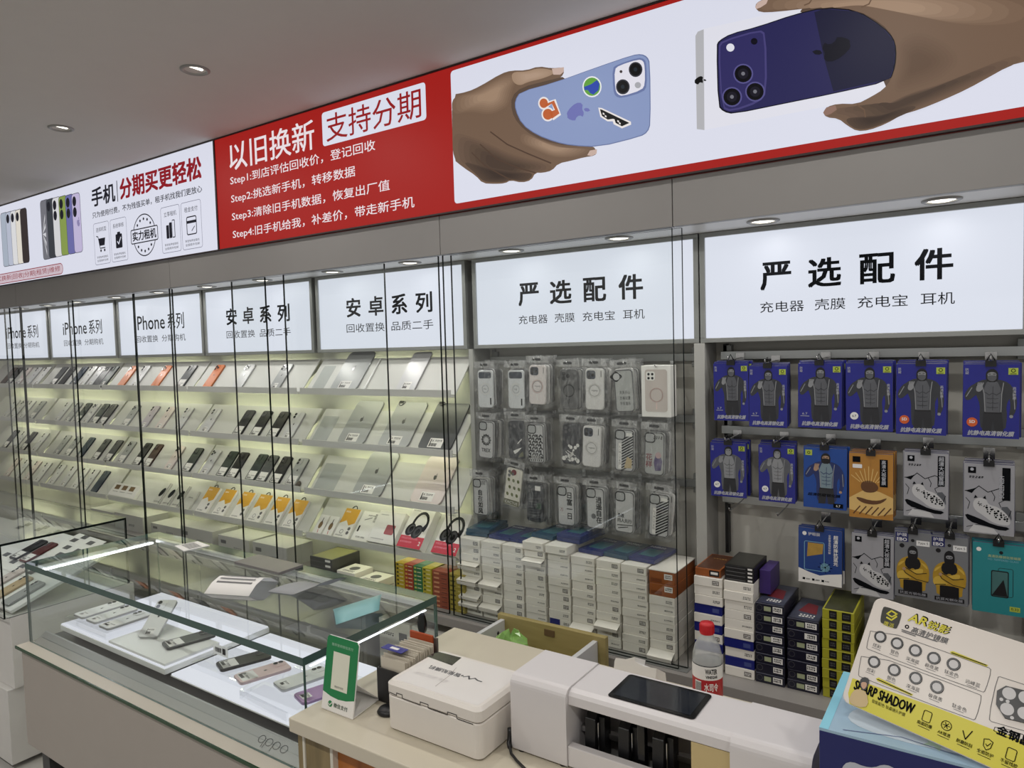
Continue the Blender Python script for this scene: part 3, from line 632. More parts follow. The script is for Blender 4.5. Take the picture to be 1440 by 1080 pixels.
CN = {'black': (24, 24, 27), 'dark green': (34, 48, 42), 'dark grey': (72, 74, 76), 'silver': (205, 205, 206), 'grey': (166, 168, 168), 'tan': (196, 174, 140), 'orange': (204, 112, 52), 'purple grey': (186, 178, 188), 'pinkish': (216, 204, 200), 'dark blue': (44, 58, 74), 'brown': (66, 42, 34), 'white': (226, 226, 224), 'dark red': (86, 26, 24), 'pink': (222, 196, 196), 'lilac': (176, 140, 186)}
def put_flat(M, name, label, cat, group, parts):
    t = thing(name, label, cat, group=group, M=M)
    for n, me in parts: inst(n, me, t)
    return t
def shelfM(x, z0, back=.004, lift=.0005, rz=0): return Matrix.Translation((x, YF, z0 - .018)) @ Matrix.Rotation(SL, 4, 'X') @ Matrix.Translation((0, back, lift)) @ Matrix.Rotation(rz, 4, 'Z')
def px2x(px, z0): return Xat(px, YF + .005, z0 - .008)
# (left foot in the photograph, colour, cameras, sticker)
ROWS = {
 ('B', 0): [(285, 'orange', 3, 0), (327, 'silver', 3, 0), (379, 'grey', 3, 2)],
 ('B', 1): [(281, 'silver', 2, 2), (327, 'black', 2, 1), (351, 'black', 3, 1), (375, 'black', 2, 1), (396, 'silver', 2, 2)],
 ('B', 2): [(281, 'silver', 3, 2), (304, 'dark green', 2, 1), (319, 'black', 3, 1), (345, 'dark green', 2, 1), (360, 'dark grey', 2, 1), (379, 'black', 2, 1), (401, 'grey', 2, 1)],
 ('C', 0): [(165, 'orange', 3, 0), (183, 'silver', 2, 2), (212, 'orange', 3, 0), (247, 'dark grey', 2, 1)],
 ('C', 1): [(170, 'grey', 3, 1), (196, 'purple grey', 2, 2), (218, 'pinkish', 2, 2), (243, 'silver', 2, 2)],
 ('C', 2): [(164, 'grey', 3, 1), (186, 'black', 2, 1), (201, 'brown', 2, 1), (231, 'pinkish', 3, 2), (256, 'dark green', 2, 1)],
 ('D', 0): [(71, 'dark grey', 2, 1), (84, 'black', 3, 0), (102, 'dark blue', 2, 2), (117, 'white', 2, 2), (130, 'silver', 3, 2), (141, 'black', 2, 0), (152, 'dark green', 2, 2)],
 ('D', 1): [(76, 'silver', 2, 2), (90, 'grey', 2, 2), (103, 'dark green', 2, 1), (115, 'silver', 3, 2), (127, 'dark green', 3, 1), (138, 'black', 2, 1)],
 ('D', 2): [(75, 'grey', 2, 2), (90, 'grey', 2, 1), (108, 'dark blue', 2, 2), (130, 'dark grey', 3, 1), (147, 'dark grey', 2, 1)],
 ('E', 0): [(1, 'brown', 2, 0), (10, 'black', 2, 1), (24, 'pinkish', 3, 1), (39, 'silver', 2, 2), (52, 'white', 2, 2)],
 ('E', 1): [(4, 'silver', 2, 2), (15, 'silver', 3, 2), (26, 'white', 2, 2), (40, 'grey', 2, 1)],
 ('E', 2): [(3, 'dark grey', 2, 1), (16, 'silver', 2, 2), (28, 'black', 2, 1), (44, 'white', 2, 2)],
 ('D', 3): [(68, 'white', 2, 2), (84, 'silver', 2, 2), (100, 'white', 2, 2), (114, 'silver', 2, 2), (128, 'dark blue', 2, 0)],
 ('E', 3): [(6, 'pinkish', 2, 2), (20, 'silver', 2, 2), (34, 'pinkish', 2, 2), (48, 'white', 2, 2)],
}
PW, PHH, PT = .066, .140, .0075
for (u, r), L in ROWS.items():
    z0 = ROWZ[r]; xs = [px2x(p[0], z0) + PW / 2 for p in L]
    for i in range(1, len(xs)): xs[i] = max(xs[i], xs[i - 1] + PW + .006)
    if xs[-1] > UNITS[u][1] - PW / 2: 
        d = xs[-1] - (UNITS[u][1] - PW / 2); xs = [x - d * (i + 1) / len(xs) for i, x in enumerate(xs)]
    for i, ((px, c, cam_, st), x) in enumerate(zip(L, xs)):
        pm = phone_meshes((c, cam_, st), CN[c], cam_, PW, PHH, PT, st)
        put_flat(shelfM(x, z0), 'smartphone', '%s phone, %s of %d on %s %s' % (c, nth(i + 1, len(L)), len(L), ROWN[r], UNITS[u][2]), 'phone', 'smartphones on the sloped shelves', pm)
# tablets
for i, (r, px, wpx, h, c, cam_, lab) in enumerate(((0, 464, 0, .20, 'grey', 0, 'mirror grey tablet at left of the top shelf in tablet bay'), (0, 556, 0, .19, 'silver', 0, 'small silver tablet with printed sticker on the top shelf in tablet bay'),
      (1, 474, 0, .215, 'grey', 0, 'grey tablet, leftmost of three on the second shelf in tablet bay'), (1, 531, 0, .215, 'grey', 'one', 'dark silver tablet, middle one of three on the second shelf'), (1, 587, 0, .22, 'dark grey', 'one', 'space grey tablet with black camera, rightmost on the second shelf'),
      (2, 495, 0, .205, 'grey', 0, 'grey tablet with logo at left on the third shelf'), (2, 576, 0, .205, 'pinkish', 0, 'pale pink tablet with sticker at right on the third shelf'))):
    w = (.15, .095, .15, .155, .155, .155, .15)[i]
    pm = phone_meshes(('tab', c, cam_, h, w), CN[c], cam_, w, h, .007, 2)
    x = px2x(px, ROWZ[r]) + w / 2; put_flat(shelfM(x, ROWZ[r]), 'tablet', lab, 'tablet', 'tablets on the sloped shelves', pm)
# clear easel stands
for i, (r, px, w, lab) in enumerate(((0, 437, .07, 'clear acrylic easel at the left end of the top tablet shelf'), (1, 437, .09, 'clear acrylic easel at the left end of the second tablet shelf'), (2, 440, .12, 'clear acrylic easel at the left end of the third tablet shelf'), (0, 511, .006, 'thin white stylus standing right of the mirror grey tablet'))):
    m = MB()
    if i < 3: m.prism(rr(-w / 2, 0, w / 2, .13, .004), 0, .002, glass_mat('easel_acrylic', (.95, .96, .96), 1.6, .12)); m.box(-w / 2, w / 2, 0, .002, .002, .014, glass_mat('easel_acrylic'))
    else: m.tube([(0, 0, .004), (0, .012, .004), (0, .15, .004)], .0038, mat('white_plastic', (236, 236, 234), .3, var=0), n=12); m.lathe([(.0038, 0), (.0008, .014)], mat('white_plastic', (236, 236, 234)), Matrix.Translation((0, .15, .004)) @ Matrix.Rotation(-math.pi / 2, 4, 'X'), n=12)
    o = m.build('acrylic_easel' if i < 3 else 'stylus'); o.matrix_world = shelfM(px2x(px, ROWZ[r]) + w / 2, ROWZ[r]); tag(o, lab, 'stand' if i < 3 else 'stylus')
# ---- accessory packs on the bottom shelves
YEL = mat('yellow_card', (214, 160, 34), .5, var=.06)
def acc_pack(M, w, h, label, seed, hook=True):
    t = thing('charger_pack', label, 'package', M=M, group='hanging charger packs on the bottom shelf')
    b = MB(); b.prism(rr(-w / 2, 0, w / 2, h, .004), 0, .012, PAPER, ch=.001); a = Art(b, (0, 0, .012), LS=.0003)
    a.poly([(-w / 2 + .001, h - .001), (w / 2 - .001, h - .001), (w / 2 - .001, h * .52), (w * .15, h * .42), (-w * .1, h * .58), (-w / 2 + .001, h * .46)], YEL, 1)
    for k in range(2): a.circ(w * .3, h * (.18 + .14 * k), w * .09, GREY_TXT, 1, 12)
    if seed % 2: a.ring(-w * .1, h * .2, w * .1, .002, GREY_TXT, 1)
    else: a.line([(-w * .3, h * .15), (-w * .1, h * .3), (w * .05, h * .25)], .003, PAPER, 2)
    a.scribble(-w * .4, h * .05, w * .5, h * .04, GREY_TXT, 1, 6, seed); a.scribble(-w * .4, h * .85, w * .3, h * .05, PAPER, 2, 4, seed)
    b.build('card', t)
    if hook: k = MB(); k.tube([(.014 * math.cos(q * math.pi / 6), h - .004 + .018 * math.sin(q * math.pi / 6), .008) for q in range(7)], .0022, BLACK, n=6); k.build('hanger_loop', t)
    return t
z0 = ROWZ[3]
for i, px in enumerate((277, 300, 325, 349, 373, 398)):
    acc_pack(shelfM(px2x(px, z0) + .045, z0), .088, .135, 'yellow and white charger pack, %s of six under the black phones' % nth(i + 1, 6), i)
acc_pack(shelfM(px2x(471, z0) + .042, z0), .085, .13, 'yellow and white charger pack on the bottom tablet shelf, right of two slim boxes', 7)
def simple_pack(name, px, w, h, t_, label, draw, base=PAPER, z=z0, cat='package', group=None):
    b = MB(); b.prism(rr(-w / 2, 0, w / 2, h, .002), 0, t_, base, ch=.0008); a = Art(b, (0, 0, t_), LS=.0003); draw(a, w, h)
    o = b.build(name); o.matrix_world = shelfM(px2x(px, z) + w / 2, z); tag(o, label, cat, group); return o
def d_stick(a, w, h):
    a.circ(0, h * .45, w * .2, mat('brown_print', (112, 84, 44), .5, var=0), 1, 14, h * .2); a.line([(0, h * .6), (0, h * .82)], .004, K_TXT, 1); a.line([(0, h * .2), (w * .05, h * .05)], .003, mat('red_print', (190, 40, 36), .5, var=0), 1); a.rect(-w * .12, h * .3, w * .12, h * .56, K_TXT, .8)
simple_pack('slim_cable_box', 442, .052, .085, .012, 'slim white box with brown adapter picture, left one at end of bottom tablet shelf', d_stick)
simple_pack('slim_cable_box', 456, .052, .085, .012, 'slim white box with brown adapter picture, right one beside yellow charger pack', d_stick)
def d_white(a, w, h):
    a.scribble(-w * .1, h * .85, w * .5, h * .035, K_TXT, 1, 5, 4); a.rect(-w * .38, h * .3, -w * .28, h * .5, K_TXT, 1); a.fit('快充', -w * .3, h * .1, w * .3, h * .16, K_TXT, 1); a.line([(-w * .2, h * .7), (w * .2, h * .8)], .003, GREY_TXT, 1); a.vtext('数据线', w * .4, h * .95, .012, K_TXT)
simple_pack('cable_pack', 495, .085, .13, .008, 'white cable pack in clear film, right of the single yellow charger pack', d_white)
RED = mat('red_print', (190, 40, 36), .5, var=0)
def d_red(a, w, h): a.rrect(w * .0, h * .28, w * .34, h * .58, .006, mat('red_earphone_case', (160, 60, 62), .4), 1); a.scribble(-w * .4, h * .1, w * .5, h * .03, GREY_TXT, 1, 8, 2); a.scribble(-w * .4, h * .85, w * .3, h * .03, GREY_TXT, 1, 5, 3)
simple_pack('earphone_box', 522, .135, .135, .03, 'white box with a small red charging case picture, beside headphone boxes', d_red)
def hp_box(px, label, part):
    w, h = .115, .165
    t = thing('headphone_box', label, 'headphone box', M=shelfM(px2x(px, z0) + w / 2, z0), group='headphone boxes on the bottom shelf')
    b = MB(); b.box(-w / 2, w / 2, 0, h, 0, .035, PAPER); b.build('box', t, bevel=.001)
    b = MB(); a = Art(b, (0, 0, .035), LS=.0003); PK = mat('crimson_band', (206, 34, 62), .5, var=.04)
    a.rect(-w / 2, 0, w / 2, h * .28, PK, 1); a.fit('WIRELESS HEADPHONES', -w * .44, h * .2, w * .25, h * .245, mat('pink_print', (240, 150, 170), .5, var=0), 2); a.scribble(-w * .44, h * .11, w * .5, h * .04, mat('pink_print', (240, 150, 170)), 2, 9, 5); a.text('2', w * .34, h * .07, .02, PAPER, 2, .03)
    a.fit('wireless', -w * .42, h * .9, -w * .12, h * .94, GREY_TXT, 1)
    b.build('printed_band', t)
    b = MB(); a = Art(b, (0, 0, .035), LS=.0003)
    cx_, cy_ = w * .08, h * .6
    arc = [(cx_ + w * .29 * math.cos(q), cy_ + h * .27 * math.sin(q)) for q in [math.radians(205 - i * 15) for i in range(17)]]
    a.line(arc, .011, BLACK_G, 1); a.line([(x - .002, y - .002) for x, y in arc[2:10]], .003, mat('ear_cushion', (46, 46, 50), .6), 2)
    for x, y, r_ in ((-w * .22, h * .44, .021), (w * .08, h * .4, .023)):
        a.circ(x, y, r_, BLACK_G, 1.5, 22, r_ * 1.25, -.35); a.circ(x + .003, y + .001, r_ * .72, mat('ear_cushion', (46, 46, 50), .6), 2, 20, r_ * .95, -.35); a.circ(x + .004, y + .001, r_ * .4, BLACK_G, 2.5, 16, r_ * .55, -.35)
    a.poly([(w * .34, h * .64), (w * .38, h * .5), (w * .2, h * .34), (w * .12, h * .4)], BLACK_G, 1)
    b.build('printed_headphones', t)
hp_box(565, 'white and crimson box printed with black headphones, left of two', 0)
hp_box(613, 'white and crimson headphone box, right one at the end of the bottom shelf', 1)
def d_three(a, w, h):
    for k in range(3): a.rect(-w * .4 + k * w * .28, h * .5, -w * .22 + k * w * .28, h * .85, mat('brown_print', (112, 84, 44)), 1)
    for k in range(3): a.scribble(-w * .4 + k * w * .28, h * .3, w * .2, h * .06, GREY_TXT, 1, 4, k)
simple_pack('earphone_box', 156, .26, .075, .02, 'wide white box with three small pictures on the bottom shelf in orange phone bay', d_three)
def d_wall(a, w, h):
    a.circ(0, h * .55, w * .28, K_TXT, 1, 14, h * .22, -.4); a.scribble(-w * .4, h * .08, w * .8, h * .05, K_TXT, 1, 6, 8); a.line([(w * .4, 0), (w * .4, h)], .003, K_TXT, 1)
for i, px in enumerate((216, 229, 242)):
    simple_pack('earphone_pack', px, .06, .12, .01, 'grey pack with dark oval picture, %s of three on its shelf' % nth(i + 1, 3, 'left', 'right'), d_wall, mat('pale_card', (198, 198, 192), .5), group='earphone packs')
simple_pack('earphone_pack', 256, .07, .1, .01, 'plain pale pack at right end of bottom shelf in orange phone bay', lambda a, w, h: a.scribble(-w * .3, h * .6, w * .5, h * .06, GREY_TXT, 1, 5, 1), mat('pale_card', (198, 198, 192)))
# small thing beside the last grey phone
b = MB(); b.lathe([(.0001, 0), (.014, .001), (.016, .006), (.01, .011), (.0001, .012)], mat('brown_plastic', (70, 58, 50), .5), n=16); o = b.build('anti_theft_puck'); o.matrix_world = shelfM(px2x(416, ROWZ[2]) + .012, ROWZ[2], .018); tag(o, 'small dark round puck at right end of the third shelf in black phone bay', 'puck')

# ================================================================== ON THE LEDGE BELOW THE SHELVES
LZ = .5855
gc = mat('grey_carton', (176, 176, 172), .6, var=.06)
for i, (xa, xb, h, y) in enumerate(((-4.2, -3.95, .07, .1), (-3.9, -3.62, .085, .08), (-3.58, -3.3, .06, .1), (-3.26, -3.0, .09, .07), (-2.97, -2.74, .08, .08), (-2.7, -2.47, .085, .07))):
    b = MB(); b.box(xa, xb, y, y + .14, LZ, LZ + h, gc); a = Art(b, (xa, y, LZ), (1, 0, 0), (0, 0, 1)); a.rect(.02, h * .55, .06, h * .75, GREY_TXT); a.scribble((xb - xa) * .5, h * .3, .06, .012, GREY_TXT, 1, 6, i)
    tag(b.build('flat_carton', bevel=.001), 'flat pale carton on the ledge below the shelves, %s of six' % nth(i + 1, 6), 'carton', 'flat cartons on the ledge')
p = onY(434, 800, .05)
b = MB(); x0 = Xat(436, .05, .66); b.box(x0, x0 + .13, .05, .2, LZ, LZ + .085, mat('charcoal_carton', (52, 52, 50), .45)); a = Art(b, (x0, .05, LZ), (1, 0, 0), (0, 0, 1))
for k in range(4): a.rect(.003, .004 + k * .021, .127, .006 + k * .021, GREY_TXT); a.rect(.09, .009 + k * .021, .12, .018 + k * .021, PAPER)
a = Art(b, (x0, .05, LZ + .085), (1, 0, 0), (0, 1, 0)); a.rect(.006, .006, .124, .144, mat('olive_card', (150, 148, 96), .5))
tag(b.build('charcoal_box', bevel=.001), 'charcoal box with olive top on the ledge under the tablet shelves', 'box')
for i, (px, h) in enumerate(((474, .045), (503, .03))):
    x0 = Xat(px, .06, .6); b = MB(); b.box(x0, x0 + .1, .06, .16, LZ, LZ + h, CARTON); a = Art(b, (x0, .06, LZ + h), (1, 0, 0), (0, 1, 0)); a.circ(.05, .05, .022, GREY_TXT); a.scribble(.02, .01, .06, .012, K_TXT, 1, 6, 3)
    tag(b.build('small_white_box', bevel=.001), ('taller' if i == 0 else 'lower') + ' small white box with round print, right of the charcoal box', 'box', 'small white boxes by the charcoal box')
# colourful packs, stacked in columns under the headphone boxes
x0 = Xat(557, .05, .66)
COLS = [('yellow', (196, 170, 40), (60, 60, 20)), ('red', (170, 62, 40), (210, 170, 60)), ('green', (46, 118, 74), (190, 200, 90)), ('lime yellow', (190, 178, 52), (90, 90, 30))]
for c, (cn, rgb, e) in enumerate(COLS):
    for k in range(9):
        b = MB(); xa = x0 + c * .0435; b.box(xa, xa + .042, .05, .17, LZ + k * .0145, LZ + k * .0145 + .0135, mat('pack_' + cn.replace(' ', '_'), rgb, .5, var=.15, vscale=60)); a = Art(b, (xa, .05, LZ + k * .0145), (1, 0, 0), (0, 0, 1))
        a.rect(.004, .003, .014, .010, ink(e)); a.rect(.018, .005, .036, .008, ink((222, 214, 180)))
        tag(b.build('lens_film_pack'), '%s striped flat pack, %s in its column under the headphone boxes' % (cn, 'topmost' if k == 8 else 'bottom one' if k == 0 else ORD[9 - k] + ' from top'), 'pack', 'colourful flat packs on the ledge')
x1 = x0 + 4 * .0435 + .012
for c, (cn, rgb) in enumerate((('rust red', (150, 74, 52)), ('mustard', (168, 152, 62)))):
    for k in range(8):
        b = MB(); xa = x1 + c * .073; b.box(xa, xa + .07, .04, .14, LZ + k * .0165, LZ + k * .0165 + .0155, mat('pack_' + cn.replace(' ', '_'), rgb, .5, var=.15, vscale=60)); a = Art(b, (xa, .04, LZ + k * .0165), (1, 0, 0), (0, 0, 1)); a.rect(.006, .004, .03, .010, ink((206, 150, 110) if c == 0 else (90, 84, 30))); a.rect(.04, .006, .064, .009, ink((96, 50, 36) if c == 0 else (210, 200, 130)))
        tag(b.build('lens_film_pack'), '%s flat pack, %s in the column behind the glass door edges' % (cn, 'topmost' if k == 7 else 'bottom one' if k == 0 else ORD[8 - k] + ' from top'), 'pack', 'colourful flat packs on the ledge')
# cartons in the open cubby of the base
for c in range(4):
    for k in range(4):
        b = MB(); xa = -1.9 + c * .165; b.box(xa, xa + .155, .03, .2, .1005 + k * .1, .1985 + k * .1, CARTON); a = Art(b, (xa, .03, .1 + k * .1), (1, 0, 0), (0, 0, 1)); a.rect(.1, .03, .14, .06, GREY_TXT); a.scribble(.015, .04, .06, .012, K_TXT, 1, 6, k)
        tag(b.build('white_carton', bevel=.001), 'white carton in the open base cubby, %s column, %s' % (nth(c + 1, 4), ('lowest', 'second from bottom', 'third from bottom', 'topmost')[k]), 'carton', 'white cartons in the base cubby')
# ================================================================== PHONE CASE BAY
YP = .15
for i, (z, lab) in enumerate(((1.452, 'top'), (1.262, 'middle'), (1.062, 'lowest'))):
    m = MB(); m.box(-1.52, -.735, .262, .272, z - .012, z + .012, ALU_D)
    for x in (-1.5, -.755): m.box(x - .008, x + .008, .272, .284, z - .03, z + .03, ALU_D)
    tag(m.build('hook_rail', bevel=.001), 'grey metal hook rail behind the phone cases, %s of three' % lab, 'rail', 'hook rails of the phone case bay')
for x in (-1.512, -.742):
    m = MB(); m.box(x - .006, x + .006, .274, .284, .62, 1.49, ALU_D)
    for k in range(30): m.box(x - .002, x + .002, .2735, .2745, .64 + k * .028, .652 + k * .028, BLACK)
    tag(m.build('slotted_upright'), 'slotted grey upright at the %s end of the phone case bay' % ('left' if x < -1 else 'right'), 'upright', 'slotted uprights')
HOOK = None
def hook(x, z, lab, y1=.11, rail='case'):
    m = MB(); m.tube([(0, 0, 0), (0, -.03, 0), (0, y1 - .258, -.002), (0, y1 - .268, .006)], .0016, STEEL, n=6); m.box(-.006, .006, -.001, .003, -.012, .012, STEEL)
    o = m.build('peg_hook'); o.location = (x, .262, z); tag(o, lab, 'hook', 'peg hooks')
CASEW, CASEH = .064, .13
def case_mesh(kind, seed):
    w, h = CASEW, CASEH; b = MB(); base = {'white': (222, 220, 218), 'wide': (216, 218, 220), 'pinkwhite': (224, 216, 214), 'black': (92, 92, 92), 'clear': (176, 178, 176), 'dark': (46, 48, 54), 'navy': (34, 36, 44), 'cream': (226, 222, 210), 'silver': (196, 196, 196)}
    k0 = {'wide': 'wide', 'white': 'white', 'pinkwhite': 'pinkwhite', 'black': 'black', 'words': 'clear', 'trex': 'silver', 'crescent': 'dark', 'zigzag': 'silver', 'floral': 'dark', 'stripe': 'silver', 'print': 'clear', 'script': 'silver', 'cacti': 'cream', 'board': 'navy', 'daily': 'silver', 'carefree': 'silver', 'slogan': 'silver', 'diagonal': 'silver'}[kind]
    bm = mat('case_' + k0, base[k0], .35, var=.03)
    b.prism(rr(-w / 2, 0, w / 2, h, .011), 0, .008, bm, ch=.0015); a = Art(b, (0, 0, .008), LS=.0003); R = random.Random(seed)
    if k0 in ('clear', 'silver'): a.line(rr(-w / 2 + .002, .002, w / 2 - .002, h - .002, .01), .003, GREY_TXT, 1, True)
    if kind == 'wide': a.rrect(-w * .42, h * .78, w * .4, h * .95, .006, mat('case_window', (60, 66, 78), .25, var=.3), 1); a.ring(0, h * .5, w * .3, .0022, PAPER, 1); a.ring(0, h * .5, w * .2, .001, GREY_TXT, 1); a.rect(w * .3, h * .08, w * .38, h * .26, K_TXT, 1); a.text('mag', -w * .12, h * .48, .007, GREY_TXT, 1)
    elif kind in ('white', 'pinkwhite'):
        a.rrect(-w * .44, h * .74, w * .06, h * .95, .008, mat('case_window', (60, 66, 78)), 1)
        for q in ((-.3, .89), (-.3, .8), (-.08, .845)): a.circ(w * q[0], h * q[1], w * .09, LENS, 2, 12)
        a.ring(0, h * .46, w * .32, .003, PAPER if kind == 'white' else mat('pink_ring', (226, 200, 194), .5, var=0), 1); a.ring(0, h * .46, w * .27, .001, GREY_TXT, 1); a.text('magnetic', -w * .16, h * .445, .006, K_TXT, 1); a.vtext('▮▮▮', w * .36, h * .95, .006, K_TXT)
        a.line([(0, h * .24), (0, h * .12)], .003, PAPER, 1)
    elif kind == 'black': a.ring(0, h * .46, w * .3, .0035, BLACK, 1); a.line([(0, h * .25), (0, h * .15)], .0035, BLACK, 1); [a.circ(w * q[0], h * q[1], w * .11, BLACK, 1, 12) for q in ((-.28, .88), (-.28, .77), (-.04, .825))]
    elif kind == 'words':
        a.poly([(-w * .38 + .018 * math.cos(t) * (1 + .15 * math.cos(4 * t)), h * .84 + .014 * math.sin(t) * (1 + .15 * math.cos(4 * t))) for t in [i * math.pi / 12 for i in range(24)]], K_TXT, 1); a.circ(-w * .36, h * .84, .011, mat('case_silver', (196, 196, 196)), 2)
        for k, s_ in enumerate(('天天开心', '万事如意', '平安喜乐')): a.fit(s_, -w * .25, h * (.42 - .13 * k), w * .3, h * (.5 - .13 * k), K_TXT, 1)
    else:
        if kind not in ('crescent', 'floral', 'cacti', 'board'): a.line(rr(-w * .47, h * .76, w * .02, h * .97, .009), .0035, K_TXT, 2, True); a.rrect(-w * .45, h * .77, 0, h * .96, .008, mat('case_cut', (170, 172, 172), .4), 1.5)
        else: [a.circ(w * q[0], h * q[1], w * .085, GREY_TXT, 2, 12) for q in ((-.3, .9), (-.3, .8), (-.08, .85))]
        if kind == 'trex': a.ring(0, h * .5, w * .26, .004, K_TXT, 1); a.ring(0, h * .5, w * .18, .002, K_TXT, 1); [a.line([(w * .2 * math.cos(q), h * .5 + w * .2 * math.sin(q)), (w * .32 * math.cos(q), h * .5 + w * .32 * math.sin(q))], .003, K_TXT, 1) for q in [i * math.pi / 6 for i in range(12)]]; a.fit('TREX', -w * .3, h * .17, w * .3, h * .27, K_TXT, 1, .03); a.text('· ·', 0, h * .06, .01, K_TXT, 1, al='c')
        if kind == 'crescent': a.poly([(-w * .2, h * .2), (w * .1, h * .26), (w * .35, h * .3), (w * .1, h * .18), (-w * .1, h * .12)], PAPER, 1); a.line([(w * .1, h * .4), (w * .35, h * .52)], .003, PAPER, 1); a.poly([(w * .1, .004), (w * .45, .01), (w * .4, h * .2), (w * .2, h * .12)], mat('olive_print', (110, 110, 84), .5), 1)
        if kind == 'zigzag':
            for r in range(7):
                for c in range(4): x = -w * .42 + c * w * .21; y = h * .2 + r * h * .079; a.line([(x, y), (x + w * .1, y + h * .05), (x + w * .2, y)] if (r + c) % 2 else [(x, y + h * .05), (x + w * .1, y), (x + w * .1, y + h * .05)], .0042, K_TXT, 1)
            a.rect(-w * .44, h * .12, w * .44, h * .18, K_TXT, 1.5); a.fit('SERIES', -w * .3, h * .13, w * .3, h * .17, PAPER, 2)
            for c in range(7): a.line([(-w * .42 + c * w * .12, .006), (-w * .36 + c * w * .12, h * .1)], .003, K_TXT, 1)
        if kind == 'floral': [a.circ(R.uniform(-w * .4, w * .4), R.uniform(h * .08, h * .5), R.uniform(.003, .008), PAPER, 1, 7, rot=R.random()) for _ in range(14)]; [a.line([(R.uniform(-w * .3, w * .3), R.uniform(.01, h * .4)) for _ in range(2)], .002, PAPER, 1) for _ in range(5)]
        if kind in ('stripe', 'diagonal'):
            for q in range(14):
                y = h * .02 + q * h * .066; x0 = -w * .12
                if y + w * .36 < h * .97: a.line([(x0, y), (w * .44, y + w * .34)], .0042, K_TXT, 1)
            a.rect(-w * .3, h * .05, -w * .14, h * .66, PAPER, 2); a.vtext('LIMITED', -w * .22, h * .62, .008, K_TXT, 3)
            if kind == 'stripe': a.poly([(w * .0, .01), (w * .4, .012), (w * .4, h * .3), (w * .15, h * .36)], mat('blush_print', (190, 170, 130), .5), 1.5)
            a.rect(w * .1, h * .84, w * .4, h * .92, PAPER, 2)
        if kind == 'print': a.poly([(w * .05, h * .1), (w * .34, h * .12), (w * .4, h * .34), (w * .26, h * .5), (w * .05, h * .46), (-w * .02, h * .3)], mat('plum_print', (86, 74, 116), .5, var=.3, vscale=90), 1); a.circ(w * .2, h * .47, w * .15, mat('rose_print', (190, 160, 160), .5), 1.5, 14); a.vtext('花样', -w * .26, h * .5, .02, mat('maroon_print', (120, 40, 50), .5), 1, .03); a.scribble(-w * .05, h * .84, w * .45, h * .07, K_TXT, 3, 4, 3)
        if kind == 'script': a.vtext('自在如风', -w * .02, h * .7, .02, K_TXT, 1, .05); a.line([(0, h * .05), (w * .03, h * .16)], .0015, K_TXT, 1); [a.line([(w * (.06 + .06 * q), h * .84), (w * (.12 + .06 * q), h * .95)], .0014, K_TXT, 1) for q in range(5)]
        if kind == 'cacti':
            for q in range(10): a.circ(-w * .3 + (q % 3) * w * .3 + (q // 3 % 2) * w * .1, h * .3 + (q // 3) * h * .19, w * .08, mat('olive_blob', (96, 104, 52), .5), 1, 10, w * .1, .5)
            a.circ(-w * .02, h * .9, w * .16, mat('maroon_print', (120, 40, 50)), 1.5, 12); a.rect(-w * .48, h * .02, w * .48, h * .16, mat('olive_print', (110, 110, 84)), 1); a.fit('CACTUS', -w * .4, h * .05, w * .4, h * .12, PAPER, 2)
        if kind == 'board': [a.line([(-w * .35, h * (.1 + .07 * q)), (w * R.uniform(-.1, .2), h * (.1 + .07 * q)), (w * .36, h * (.14 + .07 * q))], .0016, GREY_TXT, 1) for q in range(8)]; a.rect(w * .02, h * .82, w * .36, h * .94, PAPER, 1); a.rect(w * .1, h * .35, w * .4, h * .5, mat('green_print', (44, 70, 54), .5), 2)
        if kind == 'daily': a.vtext('日富一日', w * .2, h * .86, .021, K_TXT, 1, .03); a.vtext('万', -w * .26, h * .45, .012, mat('maroon_print', (120, 40, 50)), 1)
        if kind == 'carefree': a.vtext('逍遥自在', w * .2, h * .8, .02, K_TXT, 1, .03); a.circ(-w * .1, h * .3, w * .14, GREY_TXT, 1, 8)
        if kind == 'slogan': a.fit('勇敢', -w * .35, h * .36, 0, h * .46, K_TXT, 1, .03); a.fit('的人先行', -w * .35, h * .24, w * .4, h * .34, K_TXT, 1, .03); a.line([(-w * .35, h * .17), (w * .42, h * .2)], .003, K_TXT, 1); a.line([(-w * .3, h * .1), (w * .2, h * .15)], .003, K_TXT, 1)
    o = b.build('case'); me = o.data; bpy.data.objects.remove(o); return me
def bag_mesh():
    w, h = .084, .172; b = MB(); b.prism(rr(-w / 2, -.012, w / 2, h - .012, .004), -.003, .0125, BAG, ch=.003)
    o = b.build('clear_bag'); me = o.data; bpy.data.objects.remove(o)
    b = MB(); b.box(-w / 2, w / 2, h - .034, h - .012, .0128, .0134, film_mat('header_film', .12, .5)); a = Art(b, (0, 0, .0135), LS=.0002); a.rrect(-.016, h - .027, .016, h - .019, .004, mat('hang_slot', (60, 60, 62), .5), 1)
    o = b.build('bag_header'); m2 = o.data; bpy.data.objects.remove(o); return me, m2
BAGM, HEADM = bag_mesh()
BACKC = [case_mesh('white', 91), case_mesh('trex', 92), case_mesh('black', 93)]
